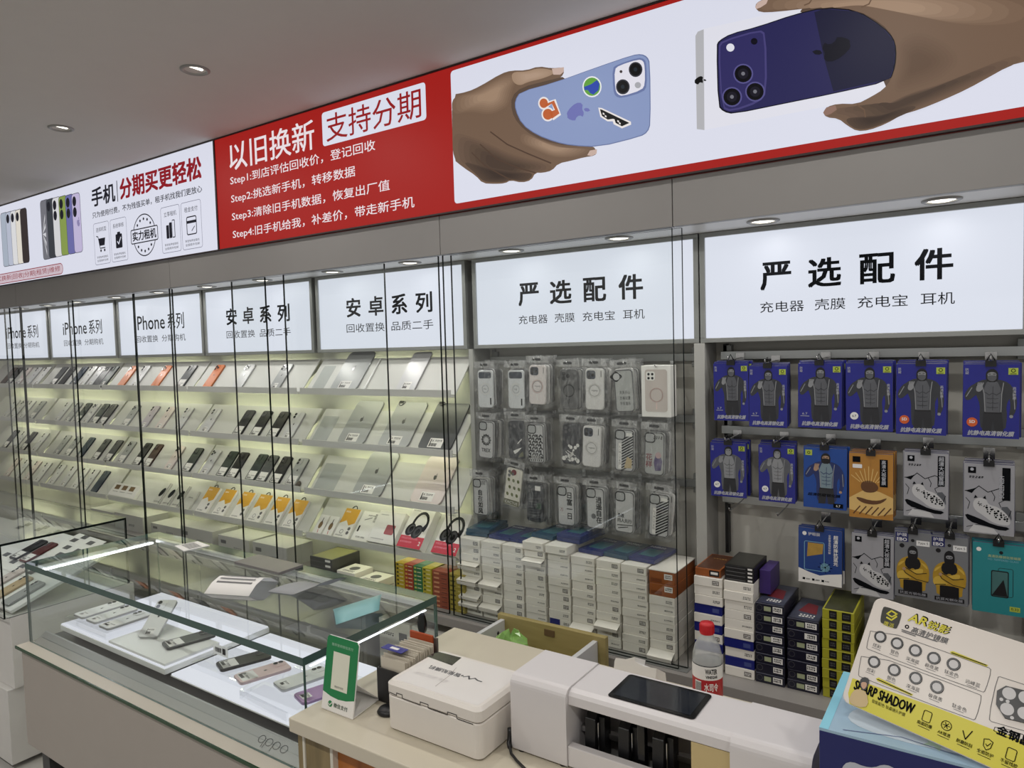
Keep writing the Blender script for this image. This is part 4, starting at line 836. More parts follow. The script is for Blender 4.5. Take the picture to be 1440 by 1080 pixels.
CASES = [[(-1.456, 1.290, 'wide', 'white case with a wide dark camera window', 0), (-1.328, 1.290, 'wide', 'white wide-window case, second of its row', 0), (-1.245, 1.306, 'pinkwhite', 'white case with pale pink ring', -2), (-1.124, 1.293, 'black', 'smoky dark grey case with black ring', 0), (-1.033, 1.294, 'white', 'white case with ring and black camera square', -1), (-.927, 1.290, 'words', 'grey clear case with cloud cutout and lettering', 3), (-.826, 1.282, 'box', 'white retail box printed with a pink ringed case', 0)],
         [(-1.462, 1.112, 'trex', 'silver case with round emblem and four-letter word', -3), (-1.333, 1.119, 'crescent', 'dark case with white crescent marks', 0), (-1.255, 1.110, 'zigzag', 'black and white zigzag patterned case', 0), (-1.123, 1.115, 'floral', 'dark case with white flower print', -2), (-1.05, 1.112, 'white', 'white case with ring, second row', -3), (-.936, 1.106, 'stripe', 'case with fine diagonal stripes and blush corner', -2), (-.838, 1.102, 'print', 'grey clear case with plum and rose print', -2)],
         [(-1.49, .908, 'script', 'silver case with black brush script', 0), (-1.362, .955, 'cacti', 'cream case with olive spots, hanging tilted', -9), (-1.266, .910, 'board', 'navy case with circuit lines', -1), (-1.144, .912, 'daily', 'silver case lettered with four bold characters', 0), (-1.038, .915, 'carefree', 'silver case lettered with four brush characters', 0), (-.94, .914, 'slogan', 'silver case with black slogan', -2), (-.828, .916, 'diagonal', 'silver case with bold diagonal stripes', -3)]]
RX = ['top row', 'middle row', 'lowest row']
for r, row in enumerate(CASES):
    for i, (x, z, kind, lab, rot) in enumerate(row):
        hook(x + .004, z + .148 + (.006 if r else 0), 'chrome peg hook above the ' + ' '.join(lab.split()[:9]).rstrip(',') + ', %s' % RX[r], .125)
        if kind == 'box':
            t = thing('boxed_phone_case', lab + ', right end of the top row', 'phone case box', (x, YP, z), (math.pi / 2, 0, 0))
            b = MB(); b.prism(rr(-.046, -.004, .046, .15, .002), -.035, .012, PAPER, ch=.001); b.build('box', t)
            b = MB(); a = Art(b, (0, 0, .0122), LS=.0003); a.rrect(-.034, .012, .036, .138, .008, mat('print_rose_grey', (200, 190, 184), .5), 1); a.rrect(-.03, .105, -.002, .132, .006, PAPER, 2); [a.circ(-.022 + .012 * (q % 2), .124 - .012 * (q // 2), .004, K_TXT, 3, 10) for q in range(4)]
            a.ring(.002, .062, .02, .0035, mat('pink_ring', (226, 200, 194)), 2); a.line([(.002, .038), (.002, .02)], .003, mat('pink_ring', (226, 200, 194)), 2); b.build('printed_case', t); continue
        for k in range(4):
            dz = .002 * k; jit = random.Random(r * 50 + i * 7 + k)
            M = Matrix.Translation((x + (jit.uniform(-.004, .004) if k else 0), YP + .019 * k, z + (jit.uniform(0, .004) if k else 0))) @ Matrix.Rotation(math.pi / 2, 4, 'X') @ Matrix.Rotation(math.radians(rot + (jit.uniform(-3, 3) if k else 0)), 4, 'Z')
            t = thing('bagged_phone_case', (lab + ' in clear bag, %s' % RX[r]) if k == 0 else 'clear bagged case, %s behind the %s' % (ORD[k], ' '.join(lab.split()[:9]).rstrip(',')), 'phone case', M=M, group='bagged phone cases on hooks')
            inst('case', case_mesh(kind, i * 3 + r) if k == 0 else BACKC[(i + r + k) % 3], t); inst('clear_bag', BAGM, t)
            if k == 0: inst('bag_header', HEADM, t)

# ================================================================== SCREEN PROTECTOR BAY
for i, (z, lab) in enumerate(((1.456, 'top'), (1.236, 'middle'), (1.03, 'lowest'))):
    m = MB(); m.box(-.665, .08, .245, .262, z - .012, z + .012, ALU)
    for x in (-.65, .065): m.box(x - .012, x + .012, .262, .284, z - .02, z + .03, ALU_D)
    tag(m.build('hook_rail', bevel=.001), 'shiny metal hook rail of the screen protector bay, %s of three' % lab, 'rail', 'hook rails of the screen protector bay')
m = MB(); m.box(-.662, -.652, .262, .284, .86, 1.49, BLACK); tag(m.build('slotted_upright'), 'dark upright at the left end of the screen protector bay', 'upright', 'slotted uprights')
NAVY = mat('pack_royal_blue', (34, 38, 132), .25, var=.08, vscale=20); DKJ = mat('print_dark_jacket', (52, 54, 60), .35, var=.2, vscale=60); DKJ2 = mat('print_mid_grey', (88, 90, 96), .35, var=.2, vscale=60); LTG = mat('print_light_grey', (140, 142, 146), .35, var=.1); SKN = mat('print_skin', (172, 140, 116), .4); HAIR = mat('print_hair', (22, 22, 26), .35, var=0)
LIME = mat('lime_badge', (170, 186, 74), .4, var=0); SILV = mat('silver_lettering', (186, 188, 196), .3, .2, var=0); ORG = mat('orange_badge', (206, 92, 40), .4, var=0)
def man(a, w, h, jk, sh, faced=False, arms='up'):
    """printed standing man in an open jacket and face mask"""
    def q(L, n=1): return [(x * w, y * h) for x, y in (smooth(L, n) if n else L)]
    a.poly(q([(-.17, .09), (-.2, .3), (-.19, .45), (-.26, .58), (-.34, .68), (-.3, .74), (-.12, .8), (.14, .8), (.32, .75), (.38, .68), (.34, .56), (.27, .45), (.29, .3), (.26, .09)]), jk, 1)
    a.poly(q([(-.28, .74), (-.38, .7), (-.47, .6), (-.47, .53), (-.4, .5), (-.28, .57), (-.17, .65), (-.2, .7), (-.3, .66)]), jk, 1.3); a.poly(q([(.32, .74), (.41, .66), (.46, .52), (.44, .38), (.38, .29), (.32, .31), (.35, .44), (.31, .6)]), jk, 1.3)
    a.poly(q([(-.09, .3), (-.11, .5), (-.14, .64), (-.06, .79), (.1, .79), (.19, .64), (.16, .5), (.16, .3)]), sh, 2)
    P_ = mat('print_pants', (40, 41, 46), .4, var=.2, vscale=50)
    a.poly(q([(-.15, .085), (-.13, .34), (.2, .34), (.23, .085), (.08, .085), (.045, .25), (.01, .085)], 0), P_, 3); a.rect(-.12 * w, .335 * h, .19 * w, .35 * h, HAIR, 4)
    a.line(q([(-.1, .62), (-.03, .585), (.03, .61), (.1, .585), (.17, .62)], 0), .0016, jk, 3)
    for y in (.42, .48, .54): a.line(q([(-.07, y), (.0, y - .008), (.03, y), (.07, y - .008), (.13, y)], 0), .0012, jk, 3)
    a.line(q([(.035, .38), (.035, .7)], 0), .0012, jk, 3)
    for L in ([(-.17, .75), (-.12, .6), (-.1, .36)], [(.22, .75), (.19, .6), (.18, .36)], [(-.44, .56), (-.34, .68)], [(.42, .4), (.4, .6)]): a.line(q(L, 0), .0018, LTG, 2.5)
    a.poly(q([(-.07, .76), (.11, .76), (.13, .84), (.11, .91), (.02, .945), (-.08, .91), (-.1, .84)]), HAIR, 3); a.poly(q([(-.055, .82), (.085, .82), (.1, .88), (.02, .9), (-.07, .88)]), SKN if faced else LTG, 4)
    a.poly(q([(-.07, .85), (.1, .85), (.09, .79), (.02, .765), (-.06, .79)]), HAIR if faced else sh, 5)
    for x in (-.025, .055): a.line(q([(x - .02, .868), (x + .016, .868)], 0), .0014, HAIR, 6)
    a.poly(q([(-.27, .64), (-.2, .62), (-.14, .67), (-.17, .73), (-.25, .72)]), SKN if faced else LTG, 5)
    for k in range(4): a.line(q([(-.24 + k * .025, .69), (-.225 + k * .03, .75)], 0), .0022, SKN if faced else LTG, 6)
    a.circ(.36 * w, .3 * h, .035 * w, SKN if faced else LTG, 2, 8)
def pack_blue(a, w, h, v):
    a.rect(-w / 2, 0, w / 2, h, NAVY, .5); man(a, w, h, DKJ2 if v in (6, 7) else DKJ, LTG if v in (6, 7) else DKJ2)
    a.rect(w * .3, h * .86, w * .47, h * .95, LIME, 3); a.ring(w * .385, h * .915, w * .035, .0014, K_TXT, 4, 10); a.rect(w * .33, h * .868, w * .44, h * .875, K_TXT, 4)
    a.vtext('防窥', -w * .43, h * .95, .007, SILV, 3); a.vtext('高清防摔', w * .41, h * .7, .007, SILV, 3)
    a.fit('抗静电高清钢化膜', -w * .42, h * .03, w * .4, h * .1, SILV, 5, .03, .25)
    if v in (4, 5): a.circ(-w * .33, h * .21, w * .1, ORG, 5); a.text('5D', -w * .33, h * .19, .009, W_TXT, 6, .03, 'c')
    elif v in (3, 6, 7): a.circ(-w * .32, h * .22, w * .09, W_TXT, 5); a.text('6.7', -w * .32, h * .2, .007, K_TXT, 6, .02, 'c')
    else: a.fit('6.7', -w * .4, h * .2, -w * .28, h * .235, SILV, 5); a.line([(-w * .44, h * .18), (-w * .24, h * .18)], .0012, SILV, 5)
def pack_jacket(a, w, h, v):
    a.rect(-w / 2, 0, w / 2, h, mat('pack_bright_blue', (30, 72, 150), .25, var=.1), .5)
    J = mat('print_blue_jacket', (34, 48, 100), .35, var=.2, vscale=50); man(a, w, h * .98, J, mat('print_pale_shirt', (120, 140, 150), .4), True)
    a.rect(-w * .46, h * .87, -w * .3, h * .96, LIME, 3); a.ring(-w * .38, h * .915, w * .03, .0014, K_TXT, 4, 10)
    a.fit('超清防窥钢化膜', -w * .4, h * .2, w * .35, h * .25, K_TXT, 5, .02, .2); a.rect(w * .2, h * .03, w * .42, h * .1, K_TXT, 5); a.text('6.7', w * .31, h * .04, .008, W_TXT, 6, 0, 'c')
def pack_gold(a, w, h, v):
    a.rect(-w / 2, 0, w / 2, h, mat('pack_gold', (176, 124, 52), .3, var=.15, vscale=30), .5); D = mat('gold_print_dark', (96, 62, 34), .4, var=.2); Lg = mat('gold_print_light', (216, 180, 112), .4, var=.1)
    a.poly([(-w / 2, h * .3), (-w * .1, h * .46), (w * .2, h * .42), (w / 2, h * .34), (w / 2, h * .1), (w * .1, h * .04), (-w / 2, h * .12)], Lg, 1); a.poly(smooth([(-w * .4, h * .34), (w * .1, h * .26), (w * .42, h * .36), (w * .2, h * .22), (-w * .2, h * .22)]), D, 2)
    for k in range(9): a.line([(-w * .25 + k * w * .05, h * .56), (-w * .45 + k * w * .1, h * .8 - abs(k - 4) * .006)], .002, Lg, 2)
    a.poly(smooth([(-w * .2, h * .4), (-w * .25, h * .55), (0, h * .6), (w * .2, h * .5), (w * .1, h * .4)]), D, 2)
    for k in range(6): a.line([(-w * .4 + k * w * .14, h * .06), (-w * .25 + k * w * .14, h * .18)], .003, D, 2)
    a.rect(-w * .42, h * .86, -w * .24, h * .95, K_TXT, 3); a.rect(w * .2, h * .5, w * .38, h * .92, K_TXT, 3); a.vtext('高清大视窗膜', w * .29, h * .91, .0098, SILV, 4, .02); a.rrect(-w * .42, h * .77, -w * .2, h * .83, .002, W_TXT, 3)
def pack_leopard(a, w, h, v):
    a.rect(-w / 2, 0, w / 2, h, mat('pack_silver_grey', (158, 158, 164), .35, var=.05), .5)
    a.line([(-w * .48, h * .6), (-w * .3, h * .62), (-w * .2, h * .68), (-w * .02, h * .6), (w * .2, h * .66), (w * .42, h * .6)], .0018, K_TXT, 1); a.poly([(-w * .48, h * .6), (-w * .34, h * .57), (-w * .24, h * .66), (-w * .3, h * .64)], K_TXT, 1)
    Wp = mat('print_bone_white', (196, 196, 198), .4)
    a.poly(smooth([(-w * .3, h * .34), (-w * .32, h * .46), (-w * .2, h * .52), (-w * .05, h * .5), (0, h * .42), (w * .2, h * .4), (w * .4, h * .28), (w * .44, h * .14), (w * .1, h * .16), (-w * .1, h * .26)]), Wp, 2)
    R = random.Random(4)
    for k in range(26): a.circ(w * (-.05 + .45 * (k % 7) / 7 + R.uniform(0, .05)), h * (.36 - .16 * ((k % 7) / 7) - .03 * (k // 7) + .05), R.uniform(.0014, .003), K_TXT, 3, 6)
    for k in range(7): a.circ(w * R.uniform(-.26, -.08), h * R.uniform(.38, .48), .0012, K_TXT, 3, 5)
    a.poly([(-w * .3, h * .5), (-w * .27, h * .55), (-w * .22, h * .515)], K_TXT, 3); a.poly([(-w * .12, h * .51), (-w * .07, h * .55), (-w * .05, h * .5)], K_TXT, 3); a.line([(-w * .22, h * .43), (-w * .18, h * .42), (-w * .14, h * .43)], .0014, K_TXT, 3)
    a.poly(smooth([(-w / 2, h * .28), (-w * .2, h * .22), (w * .1, h * .14), (w * .45, h * .12), (w * .3, h * .06), (-w * .1, h * .12), (-w * .4, h * .16)], 1), K_TXT, 2.5)
    a.poly([(-w * .4, h * .02), (w * .2, h * .01), (w * .1, h * .09), (-w * .3, h * .12)], Wp, 3)
    for L in ([(w * .05, h * .62), (w * .12, h * .54), (w * .1, h * .48)], [(w * .3, h * .5), (w * .2, h * .46), (w * .24, h * .4)], [(-w * .46, h * .5), (-w * .38, h * .44), (-w * .42, h * .34)], [(w * .44, h * .36), (w * .36, h * .22)], [(-w * .44, h * .08), (-w * .2, h * .13), (w * .1, h * .1)]): a.line(L, .0013, K_TXT, 2)
    a.poly(smooth([(w * .2, h * .4), (w * .42, h * .42), (w * .46, h * .2), (w * .4, h * .28)], 1), mat('print_mid_grey', (88, 90, 96)), 1.5)
    a.rect(-w * .42, h * .86, -w * .26, h * .95, K_TXT, 3); a.circ(-w * .34, h * .915, w * .04, SILV, 4, 6)
    a.rect(w * .26, h * .5, w * .42, h * .96, K_TXT, 3)
    if v == 1: a.text('SCREENISH', w * .31, h * .53, .0115, SILV, 4, .02, 'l', .85, math.pi / 2)
    else: a.vtext('超清大视窗膜', w * .34, h * .95, .0108, SILV, 4, .02)
    if v != 2: a.scribble(-w * .4, h * .79, w * .3, h * .03, K_TXT, 3, 5, 7)
def pack_map(a, w, h, v):
    a.rect(-w / 2, 0, w / 2, h, mat('pack_ocean_blue', (36, 66, 132), .3, var=.15, vscale=20), .5)
    a.poly([(-w / 2, 0), (w / 2, 0), (w / 2, h * .24), (w * .2, h * .2), (0, h * .16), (-w * .25, h * .2), (-w / 2, h * .26)], PAPER, 1)
    a.line(rr(-w * .36, h * .24, w * .1, h * .76, .004), .0014, mat('pale_cyan', (130, 180, 200), .4), 2, True); a.poly([(-w * .3, h * .48), (w * .06, h * .56), (w * .08, h * .74), (-w * .28, h * .74)], mat('amber_print', (176, 140, 66), .4, var=.3, vscale=60), 2)
    for k in range(8): an = k * .8; a.line([(w * .12, h * .32), (w * (.12 + .16 * math.cos(an)), h * (.32 + .1 * math.sin(an)))], .0016, K_TXT, 2); a.ring(w * .12, h * .32, .003 + k * .0012, .0007, mat('pale_cyan', (130, 180, 200)), 2, 12)
    a.circ(-w * .36, h * .9, w * .05, PAPER, 2); a.fit('护眼膜', -w * .27, h * .87, w * 0, h * .93, PAPER, 2); a.vtext('超清防摔抗蓝光', w * .36, h * .92, .0108, PAPER, 2, .02); a.vtext('全屏覆盖指纹秒解', w * .22, h * .92, .006, PAPER, 2)
    for k in range(3): a.rect(-w * .4 + k * w * .22, h * .05, -w * .34 + k * w * .22, h * .09, K_TXT, 2); a.scribble(-w * .32 + k * w * .22, h * .055, w * .1, h * .025, K_TXT, 2, 3, k)
def pack_yellow(a, w, h, v):
    a.rect(-w / 2, 0, w / 2, h, mat('pack_cool_grey', (120, 122, 126), .35, var=.06), .5); Y_ = mat('print_mustard', (176, 140, 44), .4, var=.2, vscale=60)
    def q(L): return [(x * w, y * h) for x, y in L]
    Y2 = mat('print_mustard_light', (206, 172, 70), .4)
    a.poly(q(smooth([(-.34, .1), (-.36, .26), (-.46, .34), (-.44, .48), (-.34, .57), (-.14, .63), (.14, .63), (.34, .57), (.44, .48), (.46, .34), (.36, .26), (.34, .1)], 1)), Y_, 1)
    a.poly(q(smooth([(-.16, .62), (.16, .62), (.24, .5), (.1, .42), (0, .46), (-.1, .42), (-.24, .5)], 1)), HAIR, 2); a.poly(q([(-.26, .1), (.26, .1), (.26, .27), (-.26, .27)]), HAIR, 2)
    a.poly(q(smooth([(-.46, .33), (-.4, .25), (-.1, .28), (.26, .38), (.3, .45), (.2, .46), (-.1, .4), (-.36, .4)], 1)), Y2, 3); a.poly(q(smooth([(.46, .33), (.4, .25), (.1, .27), (-.2, .35), (-.28, .42), (-.2, .45), (.1, .37), (.4, .41)], 1)), Y_, 4)
    a.line(q([(.42, .27), (.1, .29), (-.2, .37), (-.26, .42)]), .0018, HAIR, 5); a.line(q([(.38, .4), (.1, .37), (-.2, .45)]), .0018, HAIR, 5); a.line(q([(-.38, .27), (-.1, .29)]), .0018, HAIR, 5)
    for s_ in (-1, 1): a.poly(q(smooth([(s_ * .2, .56), (s_ * .38, .52), (s_ * .42, .45), (s_ * .3, .5)], 1)), Y2, 3)
    a.circ(-.24 * w, .43 * h, .05 * w, SKN, 6, 9)
    a.poly(q(smooth([(-.12, .58), (.12, .58), (.15, .68), (.12, .76), (0, .8), (-.12, .76), (-.15, .68)], 1)), HAIR, 3); a.poly(q(smooth([(-.09, .67), (.09, .67), (.09, .72), (-.09, .72)], 1)), LTG, 4); a.line(q([(-.06, .695), (-.02, .69)]), .0016, HAIR, 5); a.line(q([(.02, .69), (.06, .695)]), .0016, HAIR, 5)
    a.rect(-w * .48, h * .84, -w * .12, h * .98, mat('navy_tag', (34, 40, 96), .4), 3); a.fit('护膜', -w * .44, h * .92, -w * .16, h * .97, W_TXT, 4); a.fit('EBO', -w * .44, h * .85, -w * .16, h * .9, W_TXT, 4, .03)
    a.rect(w * .1, h * .8, w * .46, h * .88, W_TXT, 3); a.fit('Type 5', w * .14, h * .82, w * .42, h * .86, K_TXT, 4); a.circ(-w * .3, h * .78, w * .07, HAIR, 3); a.circ(w * .0, h * .87, w * .05, HAIR, 3)
    a.rect(-w * .4, h * .04, w * .4, h * .1, HAIR, 5); a.fit('抗蓝光钢化膜', -w * .36, h * .05, w * .36, h * .09, SILV, 6)
def pack_teal(a, w, h, v):
    a.rect(-w / 2, 0, w / 2, h, mat('pack_teal', (44, 134, 140), .35, var=.06), .5); a.circ(w * .05, h * .88, .004, HAIR, 2); a.circ(-w * .38, h * .9, .005, PAPER, 2)
    a.fit('高清防爆钢化玻璃膜', -w * .2, h * .8, w * .42, h * .84, mat('pale_gold_print', (190, 196, 140), .4), 2); a.fit('HD TEMPERED GLASS', -w * .2, h * .76, w * .38, h * .785, mat('pale_cyan', (130, 180, 200)), 2)
    a.rrect(-w * .14, h * .24, w * .2, h * .62, .004, HAIR, 2); a.rrect(-w * .12, h * .255, w * .18, h * .605, .003, mat('print_screen', (70, 110, 110), .3, var=.3), 3); a.poly([(-w * .12, h * .26), (w * .18, h * .26), (w * .1, h * .5)], HAIR, 4); a.line(rr(0, h * .26, w * .28, h * .66, .004), .001, HAIR, 2, True)
    a.rect(w * .22, h * .06, w * .42, h * .13, LIME, 2); a.fit('0.33', w * .25, h * .08, w * .39, h * .115, HAIR, 3)
PK = [(-.606, 1.274, .098, .163, pack_blue, 0, 'royal blue pack with muscular man, leftmost of top row'), (-.506, 1.26, .102, .168, pack_blue, 1, 'royal blue pack with muscular man, second of top row'), (-.374, 1.263, .108, .172, pack_blue, 2, 'royal blue pack with muscular man, third of top row'),
      (-.256, 1.26, .108, .174, pack_blue, 3, 'royal blue pack with man and white badge, fourth of top row'), (-.142, 1.256, .108, .175, pack_blue, 4, 'royal blue pack with man and orange badge, fifth of top row'), (0.0, 1.255, .111, .174, pack_blue, 5, 'royal blue pack with man and orange badge, right end of top row'),
      (-.616, 1.056, .102, .155, pack_blue, 6, 'royal blue pack with pale man and white badge, left end of middle row'), (-.484, 1.054, .097, .158, pack_blue, 7, 'royal blue pack with pale man and white badge, second of middle row'), (-.362, 1.049, .107, .162, pack_jacket, 0, 'bright blue pack with masked man in blue jacket, hand raised'),
      (-.252, 1.035, .102, .168, pack_gold, 0, 'golden pack with boat and waves, black side label'), (-.131, 1.051, .096, .162, pack_leopard, 0, 'silver pack with ink leopard, left one of middle row'), (-.002, 1.026, .1, .168, pack_leopard, 1, 'silver pack with ink leopard and Latin side lettering, right end of middle row'),
      (-.375, .843, .109, .15, pack_map, 0, 'ocean blue pack with white wave foot, left end of lowest row'), (-.249, .832, .098, .163, pack_leopard, 2, 'silver pack with ink leopard in the lowest row, above the yellow striped boxes'), (-.158, .845, .08, .168, pack_yellow, 0, 'grey pack with hooded figure in yellow, left of two'), (-.08, .843, .078, .168, pack_yellow, 1, 'grey pack with hooded figure in yellow, right of two'),
      (.018, .838, .103, .168, pack_teal, 0, 'teal pack with a printed phone, right end of lowest row')]
for i, (x, z, w, h, fn, v, lab) in enumerate(PK):
    y0 = YP
    b = MB(); b.prism(rr(-w / 2, 0, w / 2, h, .003), -.004, 0, mat('pack_side', (60, 62, 90), .4), ch=.0006); fr = MB(); a = Art(fr, (0, 0, 0), LS=.0002); fn(a, w - .001, h - .001, v)
    o = b.build('card'); cme = o.data; bpy.data.objects.remove(o); o = fr.build('printed_front'); fme = o.data; bpy.data.objects.remove(o)
    n = 5 if i < 8 else 4 if i in (9, 11) else 3
    for k in range(n):
        jit = random.Random(i * 9 + k); M = Matrix.Translation((x + (jit.uniform(-.002, .005) if k else 0), y0 + k * .0095, z + (jit.uniform(0, .003) + .0015 * k if k else 0))) @ Matrix.Rotation(math.pi / 2, 4, 'X') @ Matrix.Rotation(math.radians(jit.uniform(-.6, .6)), 4, 'Z')
        t = thing('screen_protector_pack', lab if k == 0 else ('%s behind the front: %s' % (ORD[k], lab))[:200] if len(lab.split()) < 12 else '%s behind %s' % (ORD[k], lab), 'screen protector', M=M, group='screen protector packs on hooks')
        inst('card', cme, t); inst('printed_front', fme, t)
    m = MB(); m.box(-.012, .012, -.006, .004, -.014, .014, STEEL); m.tube([(0, -.004, 0), (0, -.06, -.002), (0, -.118, -.004), (0, -.124, .006)], .0018, STEEL, n=6); m.tube([(-.008, -.095, -.004), (0, -.098, .012), (.008, -.095, -.004)], .0016, BLACK, n=6); m.box(-.011, .011, -.1, -.092, -.018, -.004, BLACK)
    o = m.build('clip_hook'); o.location = (x, .245, z + h + .012); tag(o, 'chrome clip hook holding the ' + ' '.join(lab.split()[:11]).rstrip(','), 'hook', 'clip hooks of the screen protector bay')
for k, px in enumerate((1040, 1105)):
    p = onY(px, 726, .2); m = MB(); m.tube([(0, .045, .004), (0, 0, 0), (0, -.09, -.004), (0, -.1, .006)], .0018, STEEL, n=6); o = m.build('peg_hook'); o.location = (p.x, .2, 1.03); tag(o, 'empty chrome hook on the lowest rail, %s of two' % ('left', 'right')[k], 'hook', 'peg hooks')

# ================================================================== STACKS OF SMALL CARTONS ON THE LEDGE
BH = .0262; BLUEB = mat('navy_blue_carton', (26, 34, 116), .4, var=.06)
def carton(x0, x1, z, h, label, kind='white', y0=.05, y1=.22, seed=0, flap=False, group='white cartons stacked on the ledge'):
    R = random.Random(seed); dx = R.uniform(-.0012, .0012); dy = R.uniform(-.003, .003)
    t = thing('small_carton', label, 'carton', ((x0 + x1) / 2 + dx, y0 + dy, z), group=group); w = (x1 - x0) - .002
    base = {'white': CARTON, 'blue': BLUEB, 'half': CARTON, 'navy': mat('midnight_carton', (26, 27, 44), .35, var=.1), 'yellow': mat('yellow_stripe_carton', (170, 167, 48), .4, var=.1), 'orange': mat('orange_carton', (152, 84, 38), .45, var=.12, vscale=40), 'black': BLACK}[kind]
    b = MB(); b.box(-w / 2, w / 2, 0, y1 - y0, 0, h - .0006, base); b.build('box', t, bevel=.0008, seg=1)
    b = MB(); a = Art(b, (-w / 2, -.0001, 0), (1, 0, 0), (0, 0, 1), LS=.0003)
    if kind in ('white', 'half'):
        if kind == 'half': a.rect(.002, .002, w * .5, h - .003, BLUEB, 1)
        q = R.random()
        if q < .4: a.rect(w * .66, h * .25, w * .9, h * .72, mat('grey_sticker', (112, 108, 104), .6), 1); a.scribble(w * .68, h * .33, w * .2, h * .3, PAPER, 2, 4, seed)
        elif q < .8: a.scribble(w * .66, h * .3, w * .26, h * .3, GREY_TXT, 1, 5, seed)
        else: a.scribble(w * .6, h * .35, w * .34, h * .16, GREY_TXT, 1, 8, seed)
    elif kind == 'blue': a.rect(w * .66, h * .25, w * .9, h * .7, mat('blue_sticker', (70, 80, 140), .5), 1)
    elif kind == 'navy':
        a.rect(w * .6 + R.uniform(-.05, .02) * w, h * .22, w * .93, h * .78, PAPER, 1); a.scribble(w * .63, h * .32, w * .26, h * .36, K_TXT, 2, 5, seed)
        if R.random() < .6: a.rect(w * .3, h * .25, w * .54, h * .7, mat('mint_sticker', (166, 174, 140), .5), 1)
        a.ring(w * .14, h * .5, h * .28, .0012, GREY_TXT, 1, 10); a.rect(.001, h - .0025, w - .001, h - .0015, mat('silver_edge', (120, 122, 140), .4), 1)
    elif kind == 'yellow':
        for q0, q1 in ((.22, .46), (.62, .9)): a.rect(w * q0, h * .1, w * q1, h * .9, BLACK, 1); a.scribble(w * q0 + .003, h * .3, w * (q1 - q0) - .006, h * .4, GREY_TXT, 2, 5, seed)
    elif kind == 'orange': a.rect(w * .6, h * .4, w * .92, h * .85, PAPER, 1); a.scribble(w * .63, h * .5, w * .26, h * .25, K_TXT, 2, 5, seed); a.rect(w * .05, h * .1, w * .5, h * .4, mat('brown_band', (120, 62, 28), .5), 1)
    elif kind == 'black': a.rect(w * .05, h * .35, w * .9, h * .6, GREY_TXT, 1)
    b.build('front_print', t)
    if kind == 'yellow': b = MB(); a = Art(b, (-w / 2, 0, h - .0004), (1, 0, 0), (0, 1, 0)); a.rect(.004, .004, w - .004, y1 - y0 - .004, mat('camo_print', (60, 62, 34), .4, var=.7, vscale=60), 1); b.build('top_print', t)
    if kind == 'navy':
        b = MB(); a = Art(b, (-w / 2, 0, h - .0004), (1, 0, 0), (0, 1, 0)); a.rect(.003, .004, w - .003, y1 - y0 - .004, mat('midnight_print', (70, 74, 92), .4, var=.5, vscale=30), 1); a.scribble(w * .3, .02, w * .5, .02, PAPER, 2, 5, seed); a.poly([(w * .2, .06), (w * .8, .05), (w * .7, .12), (w * .35, .13)], mat('maroon_print', (120, 40, 50)), 2); b.build('top_print', t)
    if flap:
        b = MB(); M_ = Matrix.Translation((0, 0, h - .001)) @ Matrix.Rotation(math.radians(-R.uniform(8, 26)), 4, 'X')
        b.box(-w / 2 + .001, w / 2 - .001, -.03, 0, -.0006, .0006, CARTON, Matrix.Translation((0, 0, h - .002)) @ Matrix.Rotation(math.radians(R.uniform(10, 30)), 4, 'X'))
        b.box(-w / 2 + .002, w / 2 - .002, -.0006, .0006, -.012, 0, CARTON, Matrix.Translation((0, 0, h - .002)) @ Matrix.Rotation(math.radians(18), 4, 'X') @ Matrix.Translation((0, -.03, 0)))
        b.build('open_flap', t)
CX = [(-1.514, -1.430), (-1.426, -1.344), (-1.338, -1.256), (-1.251, -1.172), (-1.163, -1.083), (-1.079, -.997), (-.993, -.912), (-.908, -.826), (-.821, -.742)]
FL = {(0, 3), (0, 5), (0, 7), (0, 8), (1, 5), (1, 8), (3, 2), (5, 8), (6, 7), (8, 9)}
for c, (x0, x1) in enumerate(CX):
    n = 10 + (1 if c in (3, 4) else 0) - (3 if c == 8 else 0)
    for k in range(n):
        fromtop = n - 1 - k + (3 if c == 8 else 0)
        kind = 'half' if (c, k) == (4, 1) else 'white'
        carton(x0, x1, LZ + k * BH, BH, 'white carton%s, %s stack, %s' % (' with open flap' if (c, fromtop) in FL else ' half blue' if kind == 'half' else '', 'leftmost' if c == 0 else 'rightmost' if c == 8 else ORD[c + 1] + ' from left', 'top' if k == n - 1 else 'bottom' if k == 0 else ORD[n - k] + ' from top') + ' under the phone cases', kind, seed=c * 20 + k, flap=(c, fromtop) in FL, y0=.05 - (.012 if k == n - 1 and c in (3, 4) else 0))
carton(-.821, -.742, LZ + 7 * BH, .036, 'orange carton, lower of two atop the rightmost white stack', 'orange', seed=5); carton(-.821, -.742, LZ + 7 * BH + .036, .036, 'orange carton, upper of two atop the rightmost white stack', 'orange', seed=8)
m = MB(); m.box(-.823, -.74, .052, .218, LZ + 7 * BH + .0725, LZ + 7 * BH + .0755, CARTON); tag(m.build('thin_white_box', bevel=.0006), 'thin white carton lying on the orange cartons', 'carton')
TEALB = mat('deep_teal_sleeve', (24, 66, 92), .25, var=.25, vscale=25); NAVB = mat('deep_blue_sleeve', (28, 44, 104), .25, var=.25, vscale=25)
ztop = LZ + 10 * BH
